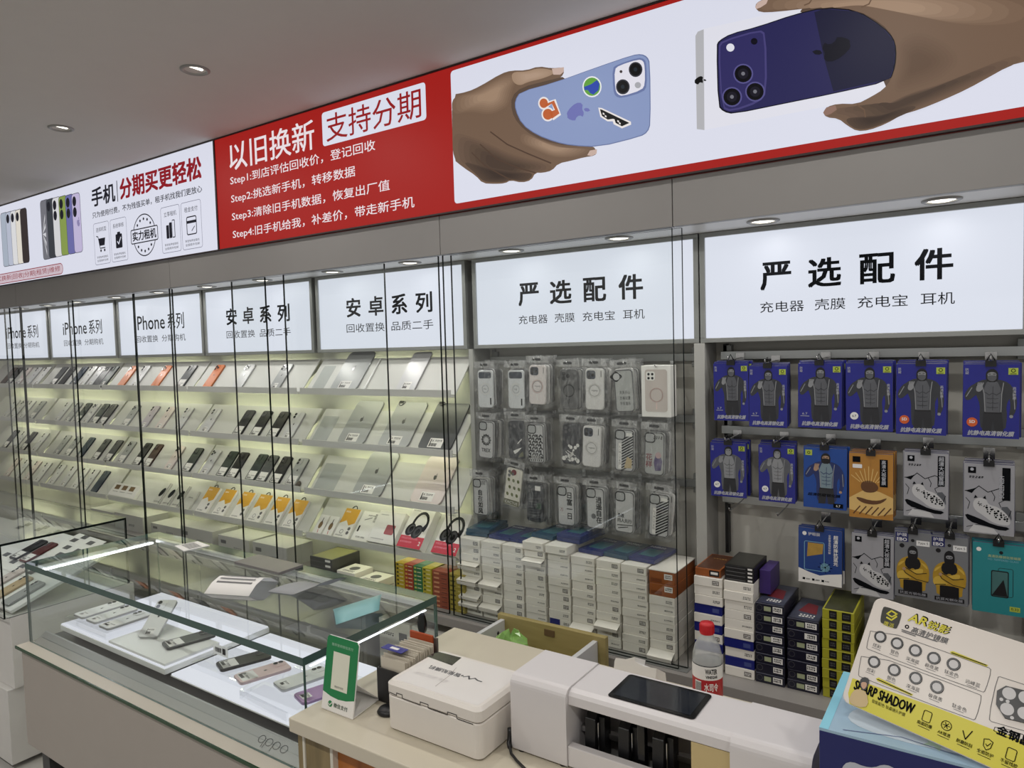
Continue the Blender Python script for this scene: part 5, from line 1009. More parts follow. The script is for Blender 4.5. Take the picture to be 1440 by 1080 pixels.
def sleeve(x, z, rz, col, label, h=.012, y=.07, L=.15, w=.088):
    b = MB(); b.box(-w / 2, w / 2, 0, L, 0, h, col); a = Art(b, (-w / 2, 0, h), (1, 0, 0), (0, 1, 0)); a.rect(w * .2, L * .2, w * .8, L * .7, mat('sleeve_print', (44, 92, 104), .3, var=.5, vscale=40), 1); a.scribble(w * .1, L * .8, w * .6, .012, PAPER, 2, 6, int(abs(x) * 100))
    o = b.build('screen_film_sleeve', bevel=.0012); o.location = (x, y, z); o.rotation_euler = (0, 0, rz); tag(o, label, 'sleeve', 'blue sleeves on the white cartons')
for k, (x, dz, rz, col, lb) in enumerate(((-1.47, .001, .1, TEALB, 'lower teal sleeve atop the leftmost white stack'), (-1.465, .0135, .16, TEALB, 'upper teal sleeve atop the leftmost white stack'), (-1.375, .001, -.05, NAVB, 'deep blue sleeve atop the second white stack'), (-1.288, .001, -.05, NAVB, 'deep blue sleeve atop the third white stack'),
        (-1.205, BH + .001, -.12, TEALB, 'teal sleeve behind the raised top carton of the fourth stack'), (-1.108, BH + .001, -.1, NAVB, 'lower deep blue sleeve atop the fifth white stack'), (-1.106, BH + .0135, -.06, NAVB, 'upper deep blue sleeve atop the fifth white stack'),
        (-1.03, .001, -.12, NAVB, 'deep blue sleeve atop the sixth white stack'), (-.945, .001, -.12, TEALB, 'teal sleeve atop the seventh white stack'), (-.86, .001, -.1, NAVB, 'deep blue sleeve atop the eighth white stack'))):
    sleeve(x, ztop + dz, rz, col, lb, y=.085)
# right hand stacks under the screen protectors
for c, (x0, x1, pat) in enumerate(((-.686, -.606, 'wwwbwbwbww'), (-.602, -.521, 'wwwwwwbwbw'))):
    for k, ch in enumerate(pat):
        z = LZ + (9 - k) * BH; carton(x0, x1, z, BH, '%s carton, %s of two stacks behind the bottle, %s' % ('navy blue' if ch == 'b' else 'white', ('left', 'right')[c], 'top' if k == 0 else 'bottom' if k == 9 else ORD[k + 1] + ' from top'), 'blue' if ch == 'b' else 'white', seed=300 + c * 20 + k, group='cartons behind the bottle')
b = MB(); b.box(-.683, -.612, .055, .2, ztop + .0005, ztop + .022, mat('orange_carton', (152, 84, 38))); a = Art(b, (-.683, .055, ztop), (1, 0, 0), (0, 0, 1)); a.rect(.04, .003, .068, .019, BLACK); a.rect(.044, .008, .064, .015, PAPER, 2); a = Art(b, (-.683, .055, ztop + .022), (1, 0, 0), (0, 1, 0)); a.rect(.004, .004, .067, .14, mat('rust_print', (84, 50, 32), .4, var=.4, vscale=40)); [a.rect(.02 + .008 * q, .1, .025 + .008 * q, .104, mat('amber_print', (176, 140, 66)), 2) for q in range(5)]
tag(b.build('rust_box', bevel=.001), 'rust orange and black box atop the left white stack behind the bottle', 'box')
for k in range(4):
    b = MB(); b.box(-.6, -.522, .055, .19, ztop + .0005 + k * .0105, ztop + .0105 + k * .0105, BLACK); a = Art(b, (-.6, .055, ztop + k * .0105), (1, 0, 0), (0, 0, 1)); a.rect(.004, .003, .056, .0055, GREY_TXT); a.rect(.062, .003, .074, .008, PAPER)
    if k == 3: a = Art(b, (-.6, .055, ztop + .0425), (1, 0, 0), (0, 1, 0)); a.rect(.003, .003, .075, .13, mat('soot_print', (52, 52, 48), .35, var=.4, vscale=50))
    tag(b.build('flat_black_box', bevel=.0008), 'flat black box, %s of four atop the white cartons behind the bottle' % ('lowest', 'third from top', 'second from top', 'topmost')[k], 'box', 'flat black boxes')
b = MB(); b.box(-.519, -.49, .1, .2, .81, .875, mat('violet_carton', (64, 44, 112), .4, var=.1)); tag(b.build('violet_box', bevel=.001), 'small violet box standing behind the flat black boxes', 'box')
for c, (x0, x1, n) in enumerate(((-.518, -.442, 8), (-.437, -.357, 7))):
    for k in range(n): carton(x0, x1, LZ + k * .0272, .0272, 'midnight blue carton, %s of two dark stacks, %s' % (('left', 'right')[c], 'top' if k == n - 1 else 'bottom' if k == 0 else ORD[n - k] + ' from top'), 'navy', seed=400 + c * 20 + k, group='midnight blue cartons')
for k in range(9): carton(-.352, -.276, LZ + k * .0255, .0255, 'yellow and black striped carton, %s of its stack' % ('top' if k == 8 else 'bottom' if k == 0 else ORD[9 - k] + ' from top'), 'yellow', seed=500 + k, group='yellow striped cartons')
b = MB(); b.box(-.25, -.16, .06, .2, LZ, LZ + .2, mat('dark_maroon_carton', (52, 18, 24), .4, var=.1)); tag(b.build('maroon_box', bevel=.001), 'dark maroon box beside the yellow striped cartons, half hidden by the white card', 'box')
b = MB(); b.box(-.14, .07, .08, .2, LZ, LZ + .17, mat('soot_carton', (30, 30, 33), .4, var=.1)); tag(b.build('dark_box', bevel=.001), 'black box under the teal pack, behind the white sample card', 'box')
# ================================================================== GLASS SHOWCASE
SX0, SX1, SY0, SY1, SZ = -2.60, -1.2265, -.860, -.416, .84
_before = set(COL.objects)
CREAM = mat('cream_laminate', (214, 204, 190), .4, var=.02); GREYL = mat('showcase_grey_panel', (168, 160, 152), .4, var=.03)
PLATE = lit((240, 240, 250), .88); DARKG = mat('dark_grey_metal', (70, 70, 70), .4, .4, var=.1)
t = thing('glass_showcase', 'low glass showcase with white glowing trays of phones, left of the service counter', 'showcase', (0, 0, 0))
m = MB(); m.box(-2.585, -1.228, -.890, -.42, .255, .5695, GREYL); m.build('body', t, bevel=.002)
for x in (-2.52, -1.3):
    for y in (-.84, -.46): m = MB(); m.box(x - .025, x + .025, y - .025, y + .025, .0, .2545, DARKG); m.build('leg', t)
m = MB(); m.box(-2.605, -1.228, -.897, -.418, .570, .578, CREAM); m.build('ledge', t)
m = MB(); m.box(-2.605, -1.228, -.901, -.8975, .570, .578, mat('green_ledge_edge', (18, 62, 28), .2, var=0)); m.build('green_edge', t)
m = MB(); METAL = mat('satin_metal', (176, 176, 174), .38, .7, var=.04)
m.add([(-2.585, -.853, .5785), (-1.232, -.853, .5785), (-1.232, -.818, .601), (-2.585, -.818, .601), (-2.585, -.812, .601), (-1.232, -.812, .601), (-1.232, -.812, .5785), (-2.585, -.812, .5785)], [(0, 1, 2, 3), (3, 2, 5, 4), (4, 5, 6, 7), (0, 3, 4, 7), (1, 6, 5, 2)], METAL)
m.build('metal_fascia', t)
m = MB(); a = Art(m, (-1.432, -.853, .5786), (1, 0, 0), Vector((0, .035, .0225)).normalized(), LS=.0006); EG = mat('engraved_grey', (84, 84, 86), .5)
for k in range(4): a.line(circ(.013 + k * .027, .022, .0105, 18, .0085), .0015, EG, 1, True)
for k in range(3): x_ = (.0235, .0295, .0565)[k]; a.line([(x_, .027), (x_, .006)], .0015, EG, 1)
m.build('engraved_lettering', t)
m = MB(); m.box(-2.585, -1.232, -.811, -.425, .5785, .5835, DARKG); m.build('deck', t)
def slab(name, x0, x1, y0, y1, z0, z1, big, parent, glass=GLASS_CASE, edge=GLASS_EDGE_T):
    b = MB(); vs = [(x0, y0, z0), (x1, y0, z0), (x1, y1, z0), (x0, y1, z0), (x0, y0, z1), (x1, y0, z1), (x1, y1, z1), (x0, y1, z1)]
    F = {'z': [(0, 3, 2, 1), (4, 5, 6, 7)], 'y': [(0, 1, 5, 4), (2, 3, 7, 6)], 'x': [(1, 2, 6, 5), (3, 0, 4, 7)]}
    for k, f in F.items(): b.add(vs, f, glass if k == big else edge)
    return b.build(name, parent)
slab('top_glass', SX0, SX1, SY0, SY1, SZ - .018, SZ, 'z', t); slab('front_glass', SX0, SX1, SY0, SY0 + .006, .5785, SZ - .0185, 'y', t); slab('side_glass', SX0, SX0 + .006, SY0 + .0065, SY1 - .0065, .5785, SZ - .0185, 'x', t)
slab('side_glass', SX1 - .006, SX1, SY0 + .0065, SY1 - .0065, .5785, SZ - .0185, 'x', t); slab('back_glass', SX0, SX1, SY1 - .006, SY1, .5785, SZ - .0185, 'y', t)
EC = lit((246, 248, 255), E_CASE)
for x0, x1, y0, y1 in ((SX0 + .012, SX0 + .020, SY0 + .03, SY1 - .03), (SX1 - .016, SX1 - .012, SY0 + .03, SY1 - .03)):
    m = MB(); m.box(x0, x1, y0, y1, SZ - (.036 if x0 < -2 else .034), SZ - .031, EC if x0 < -2 else lit((246, 248, 255), 3.0)); m.build('led_strip', t)
m = MB(); m.box(SX0 + .03, SX1 - .03, SY1 - .026, SY1 - .0075, SZ - .030, SZ - .019, mat('white_profile', (226, 226, 224), .3, .2, var=0)); m.build('rear_profile', t)
# trays and phones inside
def tray(x0, x1, y0, y1, z0, z1, label):
    tt = thing('light_tray', label, 'tray', (0, 0, 0), group='glowing trays in the showcase')
    b = MB(); b.box(x0, x1, y0, y1, z0 + .01, z1 - .004, mat('white_plastic', (236, 236, 234))); b.build('tray_body', tt, bevel=.001)
    b = MB(); b.box(x0 + .002, x1 - .002, y0 + .002, y1 - .002, z1 - .0039, z1, PLATE); b.build('glowing_top', tt)
    b = MB(); b.box(x0 + .03, x1 - .03, y0 + .03, y1 - .03, .5837, z0 + .0098, BLACK); b.build('riser', tt)
tray(-2.53, -1.905, -.795, -.45, .60, .63, 'glowing white raised tray at the left in the glass showcase')
tray(-1.90, -1.25, -.782, -.45, .592, .610, 'glowing white lower tray at the right in the glass showcase')
def block(name, pts, z0, z1, label):
    b = MB(); b.prism(pts, z0, z1, ACRYL, ch=.0012); o = b.build(name); tag(o, label, 'acrylic block', 'clear acrylic blocks in the showcase')
block('acrylic_block', [(-2.52, -.785), (-2.25, -.785), (-2.25, -.60), (-2.52, -.60)], .6303, .652, 'clear acrylic block carrying three pale phones, left tray')
b = MB(); b.box(-2.225, -1.912, -.79, -.62, .6303, .638, mat('white_plastic', (236, 236, 234))); tag(b.build('white_display_plate', bevel=.001), 'white plate at the front right corner of the left tray', 'plate')
block('acrylic_block', [(-1.885, -.73), (-1.65, -.73), (-1.65, -.60), (-1.885, -.60)], .6103, .627, 'clear acrylic block under the black phone, right tray')
def flat_phone(x, y, z, rz, c, cams, st, label, tilt=0.0):
    pm = phone_meshes((c, cams, st), CN[c], cams, PW, PHH, PT, st)
    put_flat(Matrix.Translation((x, y, z)) @ Matrix.Rotation(rz, 4, 'Z') @ Matrix.Rotation(tilt, 4, 'X'), 'smartphone', label, 'phone', 'phones inside the glass showcase', pm)
flat_phone(-2.468, -.768, .6525, 0, 'white', 2, 2, 'white phone, leftmost of three lying on the acrylic block'); flat_phone(-2.386, -.768, .6525, 0, 'white', 2, 2, 'white phone, middle of three lying on the acrylic block'); flat_phone(-2.295, -.772, .6525, 0, 'silver', 2, 1, 'silver phone, rightmost of three on the acrylic block')
flat_phone(-2.13, -.72, .6386, .5, 'white', 2, 2, 'white phone propped upright behind the white plate', .55); flat_phone(-2.02, -.73, .6386, -.25, 'dark grey', 2, 1, 'dark grey phone lying on the white plate in the showcase')
b = MB(); b.prism([(0, 0), (.03, 0), (.055, .062), (.052, .064)], -.03, .03, ACRYL, Matrix.Translation((-2.15, -.66, .6303)) @ Matrix.Rotation(.5, 4, 'Z') @ Matrix(((0, 0, 1, 0), (1, 0, 0, 0), (0, 1, 0, 0), (0, 0, 0, 1)))); tag(b.build('phone_easel'), 'clear wedge easel behind the propped white phone', 'stand')
flat_phone(-1.775, -.715, .6275, -.35, 'black', 2, 1, 'black phone with white sticker on the right acrylic block'); flat_phone(-1.66, -.735, .6275, -.3, 'pink', 2, 1, 'pale pink phone beside the black phone in the showcase')
flat_phone(-1.53, -.705, .6285, -.25, 'white', 2, 2, 'cream phone behind the bent acrylic stand, right tray'); flat_phone(-1.43, -.72, .6285, -.3, 'lilac', 2, 2, 'lilac phone at the right end of the showcase')
b = MB(); b.box(-1.60, -1.30, -.75, -.54, .6103, .628, ACRYL); tag(b.build('acrylic_block', bevel=.001), 'clear acrylic block under the cream and lilac phones', 'acrylic block', 'clear acrylic blocks in the showcase')
b = MB()
for P, Q in (((-1.64, -.66), (-1.60, -.765)), ((-1.60, -.765), (-1.40, -.775))): 
    d = Vector((Q[0] - P[0], Q[1] - P[1])); n = Vector((-d.y, d.x)).normalized() * .003; b.prism([(P[0] - n.x, P[1] - n.y), (Q[0] - n.x, Q[1] - n.y), (Q[0] + n.x, Q[1] + n.y), (P[0] + n.x, P[1] + n.y)], .6103, .632, ACRYL)
tag(b.build('bent_acrylic_stand'), 'bent clear acrylic stand at the front right of the glowing tray', 'stand')
b = MB(); a = Art(b, (-1.795, -.64, .6275), Vector((.9, -.3, .05)).normalized(), Vector((0, .35, .94)).normalized()); b.box(-.0, .07, -.0008, 0, 0, .03, PAPER, Matrix.Translation((-1.88, -.66, .628))); a = Art(b, (-1.88, -.661, .628), (1, 0, 0), (0, 0, 1)); a.barcode(.01, .008, .03, .014, K_TXT, 1, 5); a.rect(.045, .006, .06, .024, K_TXT)
tag(b.build('price_tag'), 'small white price tag standing behind the black phone', 'price tag')
# on top of the glass
ZT = SZ + .0004
def sheet(name, P, cols, mt, label, cat, bend, n=12, thick=.0006, printed=None):
    """thin sheet over quad P (4 world xy), bend(s,t)->z"""
    b = MB(); vs = []; fs = []
    P = [Vector((*p, 0)) for p in P]
    for sgn in (0, 1):
        for i in range(n + 1):
            for j in range(5):
                s_, q = i / n, j / 4; p = (P[0] * (1 - s_) + P[1] * s_) * (1 - q) + (P[3] * (1 - s_) + P[2] * s_) * q; vs.append((p.x, p.y, ZT + bend(s_, q) + sgn * thick))
    K = (n + 1) * 5
    for i in range(n):
        for j in range(4):
            q = i * 5 + j; fs.append((q + K, q + 5 + K, q + 6 + K, q + 1 + K)); fs.append((q, q + 1, q + 6, q + 5))
    for i in range(n): fs.append((i * 5, (i + 1) * 5, (i + 1) * 5 + K, i * 5 + K)); fs.append((i * 5 + 4, i * 5 + 4 + K, (i + 1) * 5 + 4 + K, (i + 1) * 5 + 4))
    b.add(vs, fs, mt, smooth=True)
    if printed:
        mt2, rows = printed
        for (s0, s1, q0, q1) in rows:
            st = max(1, int((s1 - s0) * n * 2))
            for k in range(st):
                sa, sb = s0 + (s1 - s0) * k / st, s0 + (s1 - s0) * (k + .75) / st; L = []
                for (s_, q) in ((sa, q0), (sb, q0), (sb, q1), (sa, q1)): p = (P[0] * (1 - s_) + P[1] * s_) * (1 - q) + (P[3] * (1 - s_) + P[2] * s_) * q; L.append((p.x, p.y, ZT + bend(s_, q) + thick + .0005))
                b.add(L, [(0, 1, 2, 3)], mt2)
    tag(b.build(name), label, cat)
# price card lying flat near the rear edge
b = MB(); b.prism([(-2.34, -.50), (-2.25, -.52), (-2.235, -.435), (-2.325, -.425)], ZT, ZT + .002, PAPER); a = Art(b, (-2.335, -.495, ZT + .002), Vector((1, -.2, 0)).normalized(), Vector((.2, 1, 0)).normalized())
for k in range(7): a.rect(.006 + .011 * k, .012, .012 + .011 * k, .055, GREY_TXT)
tag(b.build('price_card'), 'small white lined card lying flat on the showcase top near its rear edge', 'card')
sheet('curled_leaflet', [(-1.80, -.73), (-1.67, -.68), (-1.70, -.56), (-1.83, -.61)], 1, PAPER, 'curled white leaflet with small print on the showcase glass', 'leaflet', lambda s, q: .03 * math.sin(math.pi * q) , printed=(GREY_TXT, [(.1, .9, .25 + .12 * k, .3 + .12 * k) for k in range(5)]))
sheet('folded_booklet', [(-1.655, -.63), (-1.50, -.60), (-1.48, -.50), (-1.635, -.52)], 1, mat('grey_card', (150, 152, 154), .5), 'grey folded booklet standing half open on the showcase glass', 'booklet', lambda s, q: .001 + .03 * max(0, s - .55) / .45 + .006 * math.sin(math.pi * q))
sheet('protective_film', [(-1.385, -.635), (-1.30, -.70), (-1.235, -.62), (-1.31, -.535)], 1, mat('mint_film', (126, 176, 178), .3, var=.04), 'mint green plastic film lying bent near the right corner of the showcase', 'film', lambda s, q: .003 + .022 * q + .008 * math.sin(math.pi * s))
b = MB(); b.box(-1.97, -1.75, -.52, -.43, ZT, ZT + .008, mat('smoky_folder', (120, 116, 114), .3, var=.1)); tag(b.build('flat_folder', bevel=.001), 'smoky grey flat folder near the rear edge of the showcase top', 'folder')

# the showcase and all it carries stand turned a little from the wall
_ROT = Matrix.Translation((-1.91, -.63, 0)) @ Matrix.Rotation(math.radians(-.5), 4, 'Z') @ Matrix.Translation((1.91, .63, 0))
for o in set(COL.objects) - _before:
    if o.parent is None: o.matrix_basis = _ROT @ o.matrix_basis

# ================================================================== FAR LEFT SHOWCASE
t = thing('glass_showcase', 'farther glass showcase with printed sheets at the left edge of the photo', 'showcase', (0, 0, 0))
m = MB(); m.box(-4.6, -2.945, -.78, -.33, .30, .565, mat('white_panel', (214, 212, 208), .4)); m.build('body', t, bevel=.002)
m = MB(); m.box(-4.6, -2.955, -.80, -.35, .02, .2995, mat('white_panel', (214, 212, 208))); m.build('plinth', t, bevel=.002)
slab('top_glass', -4.6, -2.945, -.80, -.347, .832, .84, 'z', t, edge=GLASS_EDGE); slab('side_glass', -2.951, -2.945, -.794, -.353, .566, .8315, 'x', t, edge=GLASS_EDGE); slab('front_glass', -4.6, -2.945, -.80, -.7945, .566, .8315, 'y', t, edge=GLASS_EDGE); slab('back_glass', -4.6, -2.945, -.3525, -.347, .566, .8315, 'y', t, edge=GLASS_EDGE)
BM_ = Matrix.Translation((-3.0, -.77, .584)) @ Matrix.Rotation(math.atan2(.14, .40), 4, 'X'); BI = BM_.inverted()
def onB(px, py):
    n = BM_.to_3x3() @ Vector((0, 0, 1)); o = BM_.translation; d = ray(px, py); k = (o - CAM).dot(n) / d.dot(n); p = BI @ (CAM + d * k); return (p.x, p.y)
t = thing('display_board', 'white sloped board covered in printed sheets inside the far left showcase', 'board', M=BM_)
b = MB(); b.box(-1.5, .035, 0, .415, -.012, 0, mat('white_plastic', (236, 236, 234))); b.build('board', t, bevel=.001)
b = MB(); a = Art(b, (0, 0, 0), LS=.0006); LP = lit((226, 224, 234), .5)
def bp(L): return [onB(*p) for p in L]
a.poly(bp([(34, 727), (99, 744), (60, 768), (-10, 742)]), PAPER, 1); a.poly(bp([(112, 750), (150, 762), (100, 790), (52, 778)]), PAPER, 1); a.poly(bp([(-20, 770), (35, 788), (75, 815), (-10, 860)]), PAPER, 1)
for px, py in ((28, 742), (40, 738), (55, 745), (65, 742), (70, 752), (82, 748), (105, 760), (120, 756), (128, 764), (95, 770), (110, 775), (85, 780), (20, 790), (32, 797), (10, 780), (45, 805)):
    c_ = onB(px, py); a.rect(c_[0] - .025, c_[1] - .012, c_[0] + .02, c_[1] + .012, GREY_TXT, 2)
b.build('printed_sheets', t)
for i, (px, py, c, st, lab) in enumerate(((38, 776, 'black', 1, 'dark phone with sticker on the sloped board, far left showcase'), (52, 780, 'dark red', 1, 'dark red phone with sticker on the sloped board, far left showcase'), (4, 818, 'pinkish', 0, 'pinkish phone on the sloped board at the left edge'), (14, 830, 'tan', 0, 'tan phone on the sloped board at the left edge'), (30, 838, 'grey', 0, 'grey phone on the sloped board nearest the front showcase'))):
    c_ = onB(px, py); pm = phone_meshes((c, 2, st), CN[c], 2, PW, PHH, PT, st)
    put_flat(BM_ @ Matrix.Translation((min(c_[0], -.02), max(.01, min(.27, c_[1] - .06)), .0015)), 'smartphone', lab, 'phone', 'phones in the far left showcase', pm)

# ================================================================== SERVICE COUNTER
CT = .737
t = thing('service_counter', 'cream topped service counter with wood front in the right foreground', 'counter', (0, 0, 0))
TOPM = mat('cream_worktop', (205, 197, 178), .35, var=.03)
m = MB(); m.box(-1.2145, .6, -.92, -.365, CT - .03, CT, TOPM); m.build('worktop', t, bevel=.0025)
WD = wood_mat('olive_oak', (112, 98, 66), (150, 132, 94), (14, 14, 1.5)); WO = wood_mat('orange_oak', (150, 86, 34), (186, 116, 52), (14, 14, 1.5)); WW = mat('white_edge', (214, 210, 196), .4)
FX = [onY(x, 1050, -.9).x for x in (413, 427, 430, 465, 469)]
m = MB(); m.box(-1.212, FX[1], -.9, -.38, 0, CT - .0305, WD); m.build('side_panel', t)
m = MB(); m.box(FX[1] + .0005, FX[2], -.903, -.38, 0, CT - .0305, WW); m.build('edge_strip', t)
m = MB(); m.box(FX[2] + .0005, FX[3], -.9, -.88, 0, CT - .0305, WD); m.build('front_panel', t)
m = MB(); m.box(FX[3] + .0005, FX[4], -.903, -.88, 0, CT - .0305, WW); m.build('edge_strip', t)
m = MB(); m.box(FX[4] + .0005, .6, -.89, -.87, 0, CT - .0305, WO); m.build('front_panel', t)
t = thing('open_drawer', 'open drawer with yellow wood front pulled out behind the service counter', 'drawer', (0, 0, 0))
YW = wood_mat('yellow_ply', (146, 132, 80), (168, 152, 100), (2, 30, 12)); WP = mat('white_drawer_side', (206, 206, 206), .4)
m = MB(); m.box(-1.205, -.852, -.173, -.155, .52, .712, YW); m.build('drawer_front', t, bevel=.001)
for x0 in (-1.193, -.889): m = MB(); m.box(x0, x0 + .014, -.364, -.1735, .56, .70, WP); m.build('drawer_side', t, bevel=.001)
m = MB(); m.box(-1.178, -.89, -.364, -.1735, .565, .575, YW); m.build('drawer_bottom', t)
m = MB(); m.box(-1.042, -1.010, -.1765, -.1735, .682, .7, mat('brown_bracket', (104, 82, 56), .5)); m.build('bracket', t)
m = MB(); m.lathe([(.0001, .003), (.004, .002), (.005, 0)], BLACK, Matrix.Translation((-1.1785, -.21, .672)) @ Matrix.Rotation(math.pi / 2, 4, 'Y'), n=12); m.build('screw_cap', t)
# crumpled green bag in it
m = MB(); R = random.Random(3); vs = []; fs = []; nu, nv = 14, 9
for j in range(nv):
    for i in range(nu):
        q, f = 2 * math.pi * i / nu, math.pi * (j + .5) / nv; r_ = 1 + .35 * math.sin(3 * q + 2 * f) * math.sin(f) + R.uniform(-.22, .22)
        vs.append((-1.09 + .05 * r_ * math.sin(f) * math.cos(q), -.27 + .04 * r_ * math.sin(f) * math.sin(q), .655 + .06 * math.cos(f) * (1 + .2 * math.sin(2 * q))))
for j in range(nv - 1):
    for i in range(nu): fs.append((j * nu + i, (j + 1) * nu + i, (j + 1) * nu + (i + 1) % nu, j * nu + (i + 1) % nu))
fs += [tuple(range(nu)), tuple(reversed([(nv - 1) * nu + i for i in range(nu)]))]
m.add(vs, fs, mat('green_plastic_film', (128, 170, 88), .25, var=.2, vscale=40)); tag(m.build('green_bag'), 'crumpled light green plastic bag in the open drawer', 'bag')

# ---- payment stand (its code panel left blank)
GRN = mat('payment_green', (30, 128, 74), .35, var=.06, vscale=30)
Lb, Rb = onZ(452, 996, CT), onZ(496, 1013, CT); Lt, Rt = None, None
def top_at(base, px, py, L=.155):
    best = None
    for k in range(1500):
        d = .1 + k * .002; p = CAM + ray(px, py) / FPX * d; e = abs((p - base).length - L)
        if p.y > base.y - .01 and (best is None or e < best[0]): best = (e, p)
    return best[1]
Lt = top_at(Lb, 477, 897, .158); ax = (Rb - Lb); Wd = ax.length; ax.normalize(); vv = (Lt - Lb); vv -= ax * vv.dot(ax) * .75; Hh = vv.length
vv.normalize(); nn = ax.cross(vv).normalized(); vv2 = nn.cross(ax)
M_ = Matrix(((ax.x, vv2.x, nn.x, Lb.x), (ax.y, vv2.y, nn.y, Lb.y), (ax.z, vv2.z, nn.z, CT + .001), (0, 0, 0, 1)))
t = thing('payment_stand', 'green and white payment stand at the left end of the service counter', 'payment stand', M=M_)
skx = .0
def PQ(L): return [(x * Wd + skx * y, y * Hh) for x, y in L]
m = MB(); m.prism(PQ([(0.03, 0), (.97, 0), (1, .03), (1, .96), (.94, 1), (.06, 1), (0, .96), (0, .03)]), -.003, 0, PAPER); a = Art(m, (0, 0, 0), LS=.0003)
a.poly(PQ([(0, .24), (.25, .2), (.5, .185), (.75, .2), (1, .24), (1, .96), (.94, 1), (.06, 1), (0, .96)]), GRN, 1)
a.fit('推荐使用微信支付', Wd * .16, Hh * .87, Wd * .84, Hh * .91, mat('pale_green_print', (170, 206, 180), .5), 2)
a.rect(Wd * .24, Hh * .3, Wd * .76, Hh * .8, mat('cream_print', (226, 226, 208), .5), 2); a.fit('微信支付收款', Wd * .36, Hh * .33, Wd * .64, Hh * .36, GREY_TXT, 3)
a.circ(Wd * .27, Hh * .1, Hh * .042, GRN, 2); a.line([(Wd * .22, Hh * .1), (Wd * .26, Hh * .08), (Wd * .33, Hh * .125)], .0018, PAPER, 3); a.fit('微信支付', Wd * .38, Hh * .07, Wd * .82, Hh * .13, mat('dark_green_print', (40, 70, 50), .5), 2, .01)
m.build('panel', t)
m = MB(); Mi = M_.inverted(); bk = onZ(533, 985, CT); d3 = bk - Rb
q = [Mi @ Vector((p.x, p.y, CT + .0012)) for p in (Lb, Rb, Rb + d3, Lb + d3)]; q2 = [Mi @ Vector((p.x, p.y, CT + .0035)) for p in (Lb, Rb, Rb + d3, Lb + d3)]
m.add(q + q2, [(3, 2, 1, 0), (4, 5, 6, 7), (0, 1, 5, 4), (1, 2, 6, 5), (2, 3, 7, 6), (3, 0, 4, 7)], PAPER); m.build('foot', t)
m = MB(); up1 = [Vector((x, Hh * .45, -.0035)) for x in (0.002, Wd - .002)]; m.add([q2[3], q2[2], up1[1], up1[0]] + [p + Vector((0, 0, -.002)) for p in (q2[3], q2[2], up1[1], up1[0])], [(0, 1, 2, 3), (7, 6, 5, 4), (0, 4, 5, 1), (1, 5, 6, 2), (2, 6, 7, 3), (3, 7, 4, 0)], PAPER); m.build('back_strut', t)

# ---- black slip box
t = thing('slip_box', 'black open box packed with paper slips, between the payment stand and the white lidded machine', 'box', (-1.06, -.712, CT))
m = MB()
for x0, x1, y0, y1 in ((-.044, .044, -.058, -.054), (-.044, .044, .054, .058), (-.044, -.04, -.054, .054), (.04, .044, -.054, .054)): m.box(x0, x1, y0, y1, .0, .075, BLACK)
m.box(-.04, .04, -.054, .054, 0, .004, BLACK); m.build('box', t, bevel=.001)
m = MB(); m.lathe([(.0001, .0), (.022, .0), (.024, .004), (.02, .010), (.0001, .012)], BLACK, Matrix.Translation((.012, -.083, .0)), n=24); m.build('foot_disc', t)
m = MB(); R = random.Random(11)
for k in range(26):
    y = -.052 + k * .0036; hh = R.uniform(.094, .104) + .008 * (k / 26); m.box(-.038 + R.uniform(0, .004), .038 - R.uniform(0, .004), y, y + .0013, .005, hh, mat('aged_paper', (206, 198, 182), .7, var=.1))
o = m.build('paper_slips', t); o['kind'] = 'stuff'
m = MB(); m.box(-.036, .030, .0425, .0475, .01, .122, mat('rust_card', (170, 74, 34), .5)); o = m.build('rust_card'); o.location = (-1.06, -.712, CT); tag(o, 'rust orange card standing at the back of the paper slips', 'card')
m = MB(); m.box(-.02, .039, .0482, .053, .01, .116, mat('grey_brown_card', (88, 80, 74), .5)); o = m.build('dark_card'); o.location = (-1.06, -.712, CT); tag(o, 'grey brown card behind the rust orange card in the slip box', 'card')
m = MB(); m.prism(rr(-.026, -.016, .026, .016, .002), 0, .001, mat('blue_card', (44, 44, 136), .4)); a = Art(m, (0, 0, .001)); a.rect(-.01, -.006, .01, .006, PAPER, 1); o = m.build('blue_card'); o.location = (-1.072, -.745, CT + .1125); o.rotation_euler = (-.15, .12, .2); tag(o, 'small blue and white card lying on the paper slips', 'card')
m = MB(); m.prism([(.012 * math.cos(q_), .03 * math.sin(q_) if math.sin(q_) > 0 else .02 * math.sin(q_)) for q_ in [i * math.pi / 10 for i in range(20)]], 0, .006, BLACK_G, Matrix.Translation((-1.085, -.636, CT + .125)) @ Matrix.Rotation(math.pi / 2, 4, 'X')); m.box(-1.089, -1.081, -.642, -.636, CT + .0005, CT + .11, BLACK_G); m.box(-1.1, -1.07, -.65, -.628, CT + .0005, CT + .006, BLACK_G); tag(m.build('pen_holder'), 'black rounded paddle standing behind the slip box', 'holder')

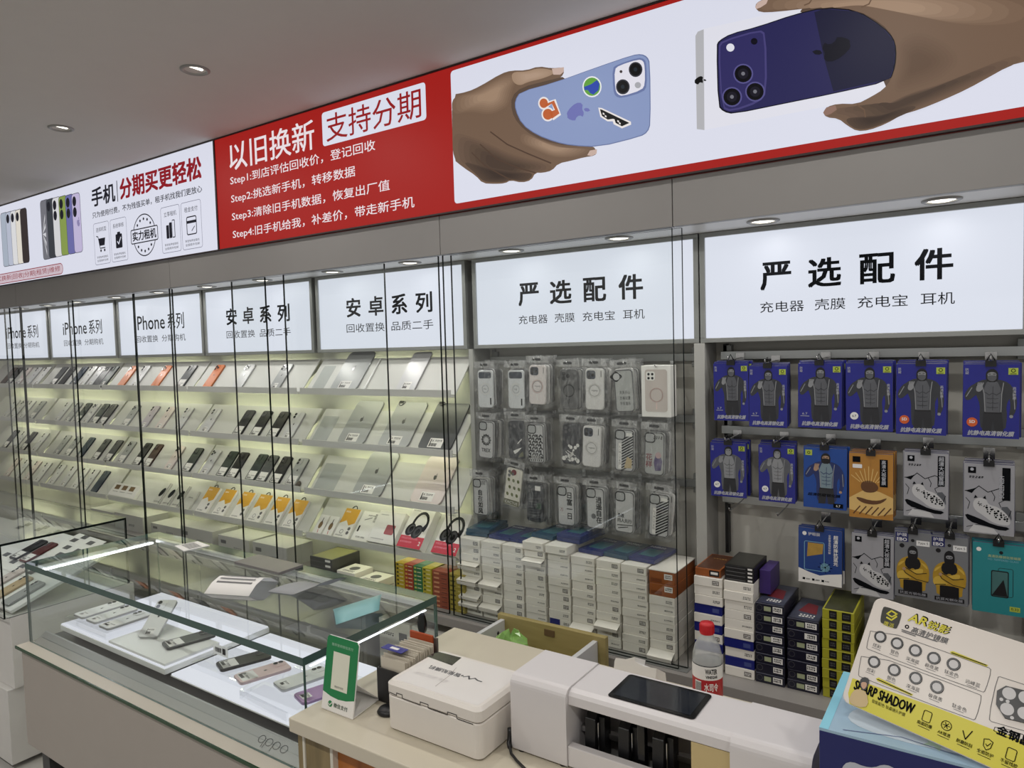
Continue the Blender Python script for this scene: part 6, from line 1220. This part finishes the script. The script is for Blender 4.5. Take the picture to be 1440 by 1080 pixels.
# ---- white lidded machine
MW = mat('white_machine_plastic', (222, 216, 208), .38, var=.02)
t = thing('film_oven', 'white lidded film machine box, left of the long white cutter on the service counter', 'machine', (0, 0, CT))
bx0, bx1, by0, by1 = -1.006, -.772, -.842, -.672
m = MB(); m.prism(rr(bx0, by0, bx1, by1, .014, 5), .003, .07, MW, ch=.002); m.build('base', t)
m = MB(); m.prism(rr(bx0 - .001, by0 - .001, bx1 + .001, by1 + .001, .015, 5), .0706, .1, MW, ch=.006); m.build('lid', t)
m = MB(); a = Art(m, (bx0, by0 - .0012, 0), (1, 0, 0), (0, 0, 1)); w = bx1 - bx0; L = [(.008, .078), (.03, .076), (.03, .081), (.045, .081), (.045, .074), (.092, .073), (.092, .079), (.112, .079), (.112, .0725), (.16, .072), (.16, .0775), (.182, .0775), (.182, .071), (w - .014, .0705)]
a.line(L, .0016, BLACK, 1); m.build('lid_seam', t)
m = MB(); a = Art(m, (bx0, by0, .1), (1, 0, 0), (0, 1, 0)); a.rrect(.012, .012, w - .012, .158, .006, mat('white_gloss', (228, 224, 220), .15, var=0), .5)
a.poly([(.0, .125), (.006, .156), (.07, .158), (.076, .118)], mat('dark_window', (38, 36, 38), .15, var=.5, vscale=60), 1)
a.text('智能贴膜机', .078, .098, .0145, GREY_TXT, 1, .03, 'c', 1.05, math.pi, -.15); a.line([(.128, .09), (.136, .098), (.144, .088), (.152, .097), (.162, .092), (.172, .092)], .0035, GREY_TXT, 1); a.circ(.123, .093, .003, GREY_TXT, 1)
for k in range(3): a.text('高透', .03 + .03 * k, .05, .012, mat('faint_print', (206, 202, 200), .3, var=0), 1)
a.line([(.09, .115), (.1, .08), (.105, .03)], .0012, mat('faint_print2', (150, 140, 134), .3, var=0), 1)
m.build('lid_print', t)
for x in (bx0 + .02, bx1 - .02):
    for y in (by0 + .02, by1 - .02): m = MB(); m.lathe([(.0001, 0), (.008, 0), (.008, .0035)], BLACK, Matrix.Translation((x, y, 0)), n=12); m.build('rubber_foot', t)

# ---- long white film cutter
t = thing('film_cutter', 'long white film cutting machine with a dark touchscreen on the service counter', 'machine', (0, 0, CT))
H = .145
def yz(P, x0, x1, mt, name, ch=0.0):
    b = MB(); b.prism(P, x0, x1, mt, Matrix(((0, 0, 1, 0), (1, 0, 0, 0), (0, 1, 0, 0), (0, 0, 0, 1))), ch=ch); return b.build(name, t, bevel=.0015)
def shell(y0, y1, z0, z1, r): return [(y0, z0), (y1, z0)] + [(y1 - .006 + .006 * math.cos(q), z1 - .006 + .006 * math.sin(q)) for q in (0, math.pi / 4, math.pi / 2)] + [(y0 + r + r * math.cos(q), z1 - r + r * math.sin(q)) for q in [math.pi / 2 + k * math.pi / 12 for k in range(7)]]
MW2 = mat('white_cutter_plastic', (214, 210, 210), .35, var=.015)
yz(shell(-.775, -.641, .004, H, .018), -.748, -.628, MW2, 'left_housing'); yz(shell(-.775, -.641, .004, H, .018), -.334, -.214, MW2, 'right_housing')
yz([(-.766, H - .03), (-.66, H - .03), (-.66, .006), (-.645, .006), (-.645, H - .003), (-.752, H - .003), (-.762, H - .007), (-.766, H - .013)], -.6275, -.3345, MW2, 'bridge')
m = MB(); m.box(-.6275, -.3345, -.765, -.6605, .004, .010, mat('grey_bed', (120, 120, 118), .5)); m.build('bed', t)
m = MB(); m.box(-.6275, -.3345, -.772, -.755, .004, .042, MW2); m.build('front_lip', t, bevel=.0015)
m = MB(); m.box(-.40, -.3346, -.765, -.664, .0105, H - .031, mat('beige_panel', (196, 176, 128), .5)); m.build('side_cover', t)
m = MB(); m.box(-.6275, -.4005, -.72, -.708, .046, .056, STEEL); m.build('rail', t)
for x in (-.596, -.53, -.466):
    b = MB(); b.prism([(-.745, .012), (-.69, .012), (-.69, .085), (-.70, .098), (-.725, .1), (-.742, .086)], x - .011, x + .009, BLACK, Matrix(((0, 0, 1, 0), (1, 0, 0, 0), (0, 1, 0, 0), (0, 0, 0, 1)))); b.box(x + .0102, x + .022, -.73, -.705, .012, .088, BLACK); b.box(x + .0102, x + .013, -.7365, -.7305, .015, .08, STEEL); b.build('pinch_roller', t, bevel=.002)
m = MB(); m.box(-.502, -.488, -.75, -.735, .011, H - .0305, BLACK_G); m.build('strut', t, bevel=.002)
m = MB(); m.prism(rr(-.558, -.75, -.40, -.655, .007), H - .0029, H - .0006, BLACK_G, ch=.0006); a = Art(m, (0, 0, H - .0006)); a.rect(-.549, -.742, -.409, -.663, mat('screen_glass', (34, 38, 46), .06, var=0), 1); m.build('touchscreen', t)
for x in (-.73, -.64, -.32, -.23):
    for y in (-.765, -.65): m = MB(); m.lathe([(.0001, 0), (.008, 0), (.008, .0038)], BLACK, Matrix.Translation((x, y, 0)), n=12); m.build('rubber_foot', t)
# cable between the two machines
m = MB(); P = [onZ(717, 1030, CT + .03), onZ(716, 1045, CT + .012), onZ(719, 1060, CT + .006), onZ(727, 1070, CT + .004), onZ(742, 1085, CT + .004), onZ(765, 1110, CT + .004)]
P[0].x += .0; m.tube(P, .0028, BLACK, n=8); m.tube([P[0] + Vector((0, 0, .008)), P[0], P[1], P[1] * .6 + P[2] * .4], .0048, BLACK, n=10); tag(m.build('power_cable'), 'black power cable with plug between the lidded machine and the long cutter', 'cable')

# ---- vinegar water bottle
bxp = onY(994, 876, -.47); bz = CT
t = thing('water_bottle', 'clear plastic bottle with red cap and red white label behind the cutter', 'bottle', (bxp.x, -.47, bz)); hB = bxp.z - bz; S = hB / .205
m = MB(); PETM = glass_mat('clear_pet', (.9, .92, .92), 2.2, .28)
prof = [(.0001, .002), (.026, .0), (.030, .006), (.031, .03), (.029, .04), (.031, .05), (.031, .125), (.030, .140), (.0255, .158), (.018, .172), (.0135, .178), (.0128, .186)]
m.lathe([(r * S, z * S) for r, z in prof], PETM, n=32); m.build('bottle_body', t)
m = MB(); m.lathe([(.0145 * S, .183 * S), (.0148 * S, .184 * S), (.0148 * S, .203 * S), (.0135 * S, .206 * S), (.0001, .2065 * S)], mat('red_cap', (196, 28, 36), .35, var=.03), n=28)
for k in range(28): an = 2 * math.pi * k / 28; m.box(-.0006, .0006, -.0004, .0004, .186 * S, .202 * S, mat('red_cap', (196, 28, 36)), Matrix.Translation((.0149 * S * math.cos(an), .0149 * S * math.sin(an), 0)))
m.build('cap', t)
m = MB(); m.lathe([(.0294 * S, .04 * S), (.0314 * S, .05 * S), (.0314 * S, .094 * S)], mat('label_red', (176, 26, 34), .4, var=.03), n=40); m.lathe([(.0315 * S, .094 * S), (.0315 * S, .122 * S)], PAPER, n=40); m.lathe([(.0316 * S, .1225 * S), (.0316 * S, .124 * S)], K_TXT, n=40)
def wrap(txt, ang, z0, z1, wid, mt, bold=.0, R_=.0318):
    vs, fs, bb = glyphs(txt, bold); k = wid / (bb[2] - bb[0]); kz = (z1 - z0) / (bb[3] - bb[1]); out = []
    for x, y in vs: th = ang + ((x - bb[0]) * k - wid / 2) / R_; out.append((R_ * S * math.sin(th), -R_ * S * math.cos(th), (z0 + (y - bb[1]) * kz) * S))
    m.add(out, fs, mt)
fa = math.atan2(-(CAM.x - bxp.x) * -1, -(CAM.y + .47) * 1); fa = math.atan2(CAM.x - bxp.x, -(CAM.y + .47))
wrap('WATER', fa + .25, .107, .118, .026, K_TXT, .03); wrap('VINEGAR', fa + .28, .098, .104, .026, K_TXT, .03); wrap('水司令', fa + .25, .070, .088, .030, PAPER, .02)
m.build('label', t)
m = MB()
wrap_m = m
for k in range(9): 
    th = fa - .85 + k * .05; m.add([(.0319 * S * math.sin(q), -.0319 * S * math.cos(q), z * S) for q, z in ((th, .066), (th + .025, .066), (th + .025, .088), (th, .088))], [(0, 1, 2, 3)], K_TXT)
m.add([(.03175 * S * math.sin(fa - .9 + q), -.03175 * S * math.cos(fa - .9 + q), z * S) for z in (.064, .09) for q in (0, .15, .3, .48)], [(0, 1, 5, 4), (1, 2, 6, 5), (2, 3, 7, 6)], PAPER); m.build('barcode', t)
# crumpled tissue behind the cutter
pz = [onY(x, y, -.45) for x, y in ((864, 930), (866, 925), (880, 927), (892, 924), (893, 930), (905, 937), (923, 940), (922, 956), (890, 960), (862, 955))]
m = MB(); n_ = len(pz); vs = [tuple(p) for p in pz] + [(p.x, p.y + .05 + .01 * (i % 2), max(CT + .001, p.z - .03)) for i, p in enumerate(pz)]
vs = [(x, y, max(CT + .001, z)) for x, y, z in vs]
m.add(vs, [tuple(range(n_))[::-1], tuple(range(n_, 2 * n_))] + [(i, (i + 1) % n_, n_ + (i + 1) % n_, n_ + i) for i in range(n_)], PAPER); tag(m.build('crumpled_tissue'), 'torn white tissue lying behind the touchscreen of the cutter', 'tissue')

# ---- navy gift box with pale top, and the sample card leaning on it
gx0, gx1, gy0, gy1, gz = -.198, .16, -.803, -.602, .95
t = thing('gift_box', 'navy box with pale blue illustrated lid at the lower right corner', 'box', (0, 0, 0))
NV = mat('gift_navy', (30, 36, 96), .35, var=.04)
m = MB(); m.box(gx0, gx1, gy0, gy1, CT + .0005, gz - .004, NV); m.build('box', t, bevel=.001)
m = MB(); m.box(gx0, gx1, gy0, gy1, gz - .0038, gz, mat('pale_blue_lid', (156, 184, 204), .35, var=.05)); a = Art(m, (gx0, gy0, gz), (1, 0, 0), (0, 1, 0)); LB = mat('pale_lid_print', (190, 204, 214), .4); OL = mat('lid_outline', (96, 110, 150), .4)
a.rect(0, 0, .012, gy1 - gy0, mat('sky_blue_edge', (140, 206, 226), .3), 1)
a.poly(smooth([(.03, .03), (.12, .015), (.25, .04), (.28, .1), (.2, .14), (.08, .12), (.03, .08)]), LB, 1); a.line([(.02, .14), (.06, .16), (.1, .15), (.16, .17), (.22, .16)], .0016, OL, 2); a.line([(.03, .01), (.1, .03), (.16, .02), (.24, .03)], .0016, OL, 2)
for x, y in ((.05, .165), (.14, .035), (.25, .12)): a.poly([(x + (.008 if k % 2 else .018) * math.cos(k * math.pi / 5), y + (.008 if k % 2 else .018) * math.sin(k * math.pi / 5)) for k in range(10)], mat('lid_star', (170, 196, 170), .4), 2)
m.build('lid', t)
m = MB(); a = Art(m, (gx0, gy0 - .0002, 0), (1, 0, 0), (0, 0, 1)); FLM = mat('silver_flame', (196, 200, 210), .3, .3, var=0)
fx, fz = .085, gz - .085
for P in ([(-.06, .02), (-.05, .05), (-.02, .045), (.0, .06), (.02, .05), (.05, .055), (.03, .035), (.06, .03), (.02, .02), (.03, .0), (-.01, .01), (-.02, -.02), (-.045, -.01)], [(-.01, .0), (.02, -.015), (.05, -.01), (.04, .01), (.07, .0), (.06, -.03), (.02, -.04)]): a.poly(smooth([(fx + x, fz + y) for x, y in P]), FLM, 1)
for x, y in ((-.035, .025), (.0, .025), (-.03, .005)): a.circ(fx + x, fz + y, .008, NV, 2)
a.ring(fx + .075, fz + .045, .006, .001, FLM, 1, 14); a.text('R', fx + .072, fz + .041, .008, FLM, 1)
m.build('printed_flame', t)
# card
sC = 1.26
TLc = CAM + ray(1232, 838).normalized() * 0 + (ray(1232, 838).normalized()) * sC
uC = (-ray(-54, 428)).normalized(); nle = ray(1232, 838).cross(ray(1182, 985)).normalized(); vC = nle.cross(uC).normalized(); nC = uC.cross(vC)
def onC(px, py):
    d = ray(px, py); k = (TLc - CAM).dot(nC) / d.dot(nC); p = CAM + d * k - TLc; return (p.dot(uC), p.dot(vC))
MC = Matrix(((uC.x, vC.x, nC.x, TLc.x), (uC.y, vC.y, nC.y, TLc.y), (uC.z, vC.z, nC.z, TLc.z), (0, 0, 0, 1)))
t = thing('sample_card', 'white and yellow camera lens ring sample card leaning at the lower right', 'sample card', M=MC)
hC = -onC(1182, 985)[1]; WC = .40
ACW = mat('white_card_gloss', (216, 208, 200), .3, var=.02); YLW = mat('acid_yellow', (206, 196, 36), .35, var=.03)
m = MB(); m.prism(rr(0, -hC, WC, 0, .012), -.004, 0, ACW, ch=.0008); m.build('board', t)
m = MB(); a = Art(m, (0, 0, 0), LS=.0004); q = lambda x, y: onC(1140 + x / 3.6, 780 + y / 3.6)
def Q(L): return [q(*p) for p in L]
a.poly(smooth(Q([(365, 268), (380, 262), (455, 290), (462, 305), (440, 372), (425, 376), (358, 348), (352, 332)]), 1), mat('olive_black', (34, 34, 24), .4, var=0), 1)
a.line(Q([(388, 300), (410, 285), (438, 302)]), .0022, YLW, 2); a.line(Q([(386, 318), (410, 332), (436, 314)]), .0022, YLW, 2); a.line(Q([(388, 300), (412, 316), (438, 302)]), .0018, YLW, 2)
c0 = q(398, 358); a.text('鹰派', c0[0] - .008, c0[1] - .003, .007, YLW, 2)
c0, c1 = q(487, 345), q(590, 300); a.text('AR', *q(490, 338), .0165, K_TXT, 1, .05, 'l', 1.1, 0, .2); a.text('AR', *q(488, 340), .0155, YLW, 2, .03, 'l', 1.15, 0, .2)
a.text('锐影', *q(584, 372), .0125, K_TXT, 1, .05, 'l', 1.1, 0, .2); a.text('锐影', *q(583, 373), .012, YLW, 2, .02, 'l', 1.1, 0, .2)
a.ring(*q(488, 365), .0022, .0014, K_TXT, 1, 12); a.text('高清护镜膜', *q(506, 392), .0085, GREY_TXT, 1, .02, 'l', 1.05, 0, .15)
a.line(Q([(462, 388), (530, 412)]), .0014, GREY_TXT, 1); a.line(Q([(462, 380), (640, 440)]), .0014, GREY_TXT, 1)
def roundline(P, mt, w=.0007): a.line(smooth(Q(P), 1), w, mt, 1, True)
roundline([(310, 360), (900, 570), (916, 585), (885, 690), (870, 698), (290, 480), (282, 468)], GREY_TXT); roundline([(262, 485), (850, 705), (868, 718), (838, 830), (820, 838), (250, 620), (240, 606)], GREY_TXT)
LAB = ['炫彩', '银色', '深海蓝', '极夜黑', '钛金色', '远峰蓝']
BLKR = mat('ring_black', (18, 18, 20), .3, var=0)
PT1 = [(353, 416), (438, 449), (530, 485), (624, 524), (724, 555)]; PT2 = [(321, 543), (423, 584), (532, 625), (640, 671)]
for k, (x, y) in enumerate([(335, 465), (425, 498), (515, 538), (612, 572), (712, 605), (820, 655), (305, 590), (408, 632), (517, 678), (630, 726), (752, 778)]):
    c_ = q(x, y); a.text(LAB[k % 6], c_[0], c_[1] - .002, .0055, GREY_TXT, 1, 0, 'c'); a.line([(c_[0] - .006, c_[1] - .0035), (c_[0] + .006, c_[1] - .0035)], .0006, GREY_TXT, 1)
for P in ([(705, 492), (720, 488), (900, 560), (890, 568), (712, 502)], [(330, 627), (345, 622), (520, 708), (510, 716), (338, 640)]): a.poly(Q(P), YLW, 1)
a.line(Q([(715, 497), (890, 560)]), .0012, K_TXT, 2); a.line(Q([(340, 632), (510, 708)]), .0012, K_TXT, 2)
# yellow foot band
a.poly([q(212, 625), q(640, 775), (WC - .001, q(1080, 925)[1]), (WC - .001, -hC + .001), (onC(1184, 982)[0] + .012, -hC + .001), q(190, 700)], YLW, .6)
c_ = q(218, 680); a.text('SHARP SHADOW', c_[0], c_[1] - .002, .0175, K_TXT, 2, .035, 'l', .56)
c_ = q(310, 745); a.text('智能配色 钛晶镜头护膜', c_[0], c_[1] - .001, .0048, K_TXT, 2, 0, 'l', .85)
for k, (x, y) in enumerate(((590, 820), (688, 866), (790, 912), (896, 962), (1016, 1012))):
    c_ = q(x, y)
    if k in (0, 4): a.line(rr(c_[0] - .005, c_[1] - .007, c_[0] + .005, c_[1] + .007, .002), .0009, K_TXT, 2, True)
    elif k == 1: a.ring(c_[0], c_[1], .006, .0009, K_TXT, 2, 14); [a.line([(c_[0] - .004 * math.cos(z_), c_[1] - .004 * math.sin(z_)), (c_[0] + .004 * math.cos(z_), c_[1] + .004 * math.sin(z_))], .0009, K_TXT, 2) for z_ in (0, 1.05, 2.1)]
    elif k == 2: a.line([(c_[0] - .005, c_[1] + .003), (c_[0], c_[1] - .006), (c_[0] + .005, c_[1] + .007)], .0012, K_TXT, 2)
    else: a.line([(c_[0] - .005, c_[1] + .005), (c_[0], c_[1] + .007), (c_[0] + .005, c_[1] + .005), (c_[0] + .004, c_[1] - .003), (c_[0], c_[1] - .007), (c_[0] - .004, c_[1] - .003)], .0009, K_TXT, 2, True); a.line([(c_[0] - .002, c_[1]), (c_[0], c_[1] - .002), (c_[0] + .003, c_[1] + .003)], .0009, K_TXT, 2)
    a.text(('曲面防爆', 'AR增透', '耐磨防刮', '全面防护', '不留残胶')[k], c_[0], c_[1] - .0135, .0048, K_TXT, 2, .01, 'c', .9); a.line([(c_[0] - .007, c_[1] - .0155), (c_[0] + .007, c_[1] - .0155)], .0007, K_TXT, 2)
# printed woman
SK2 = mat('print_face', (190, 150, 122), .4); BEI = mat('print_beige', (196, 172, 126), .4, var=.15)
a.poly(smooth(Q([(215, 690), (245, 680), (285, 695), (295, 770), (240, 775), (190, 745)]), 1), BEI, 3); a.poly(smooth(Q([(248, 640), (268, 618), (298, 628), (296, 660), (275, 690), (255, 680)]), 1), mat('print_hair', (22, 22, 26)), 3); a.poly(smooth(Q([(258, 645), (288, 648), (284, 672), (270, 684), (257, 668)]), 1), SK2, 4)
a.text('金钢晶膜', *q(938, 908), .0115, K_TXT, 1, .05, 'l', 1.0); roundline([(935, 865), (1120, 925), (1115, 968), (925, 900)], K_TXT)
roundline([(945, 620), (965, 618), (1500, 800), (1500, 1000), (920, 850), (900, 830)], GREY_TXT)
m.build('printing', t)
for k, (x, y) in enumerate(PT1 + PT2):
    c_ = q(x, y); b = MB(); T = Matrix.Translation((c_[0], c_[1], .0005)); b.lathe([(.0058, 0), (.0062, .0006), (.0082, .0006), (.0086, 0)], BLKR, T, n=24, smooth=False); b.lathe([(.0001, .0002), (.0058, .0002)], mat('lens_clear', (196, 194, 194), .35, var=0), T, n=20)
    o = b.build('lens_ring'); o.matrix_world = MC; o['label'] = 'black lens ring, %s of the %s row on the sample card' % (nth(k + 1 if k < 5 else k - 4, 5 if k < 5 else 4), 'upper' if k < 5 else 'lower'); o['category'] = 'lens ring'; o['group'] = 'lens rings on the sample card'
b = MB(); P8 = Q([(945, 690), (990, 665), (1090, 690), (1180, 760), (1180, 850), (1090, 855), (985, 830), (940, 760)]); b.prism(P8, .0004, .0022, BLKR, ch=.0004); a = Art(b, (0, 0, .0022), LS=.0003)
for x, y, r_ in ((1007, 705, .0075), (997, 784, .0075), (1085, 805, .0075), (1090, 725, .0075)): c_ = q(x, y); a.circ(c_[0], c_[1], r_, mat('lens_clear', (206, 204, 204)), 1)
for x, y in ((1000, 745), (1022, 828), (968, 735)): c_ = q(x, y); a.circ(c_[0], c_[1], .0022, mat('lens_clear', (206, 204, 204)), 1, 10)
o = b.build('lens_plate'); o.matrix_world = MC; tag(o, 'black eight-sided camera lens plate on the sample card', 'lens plate')
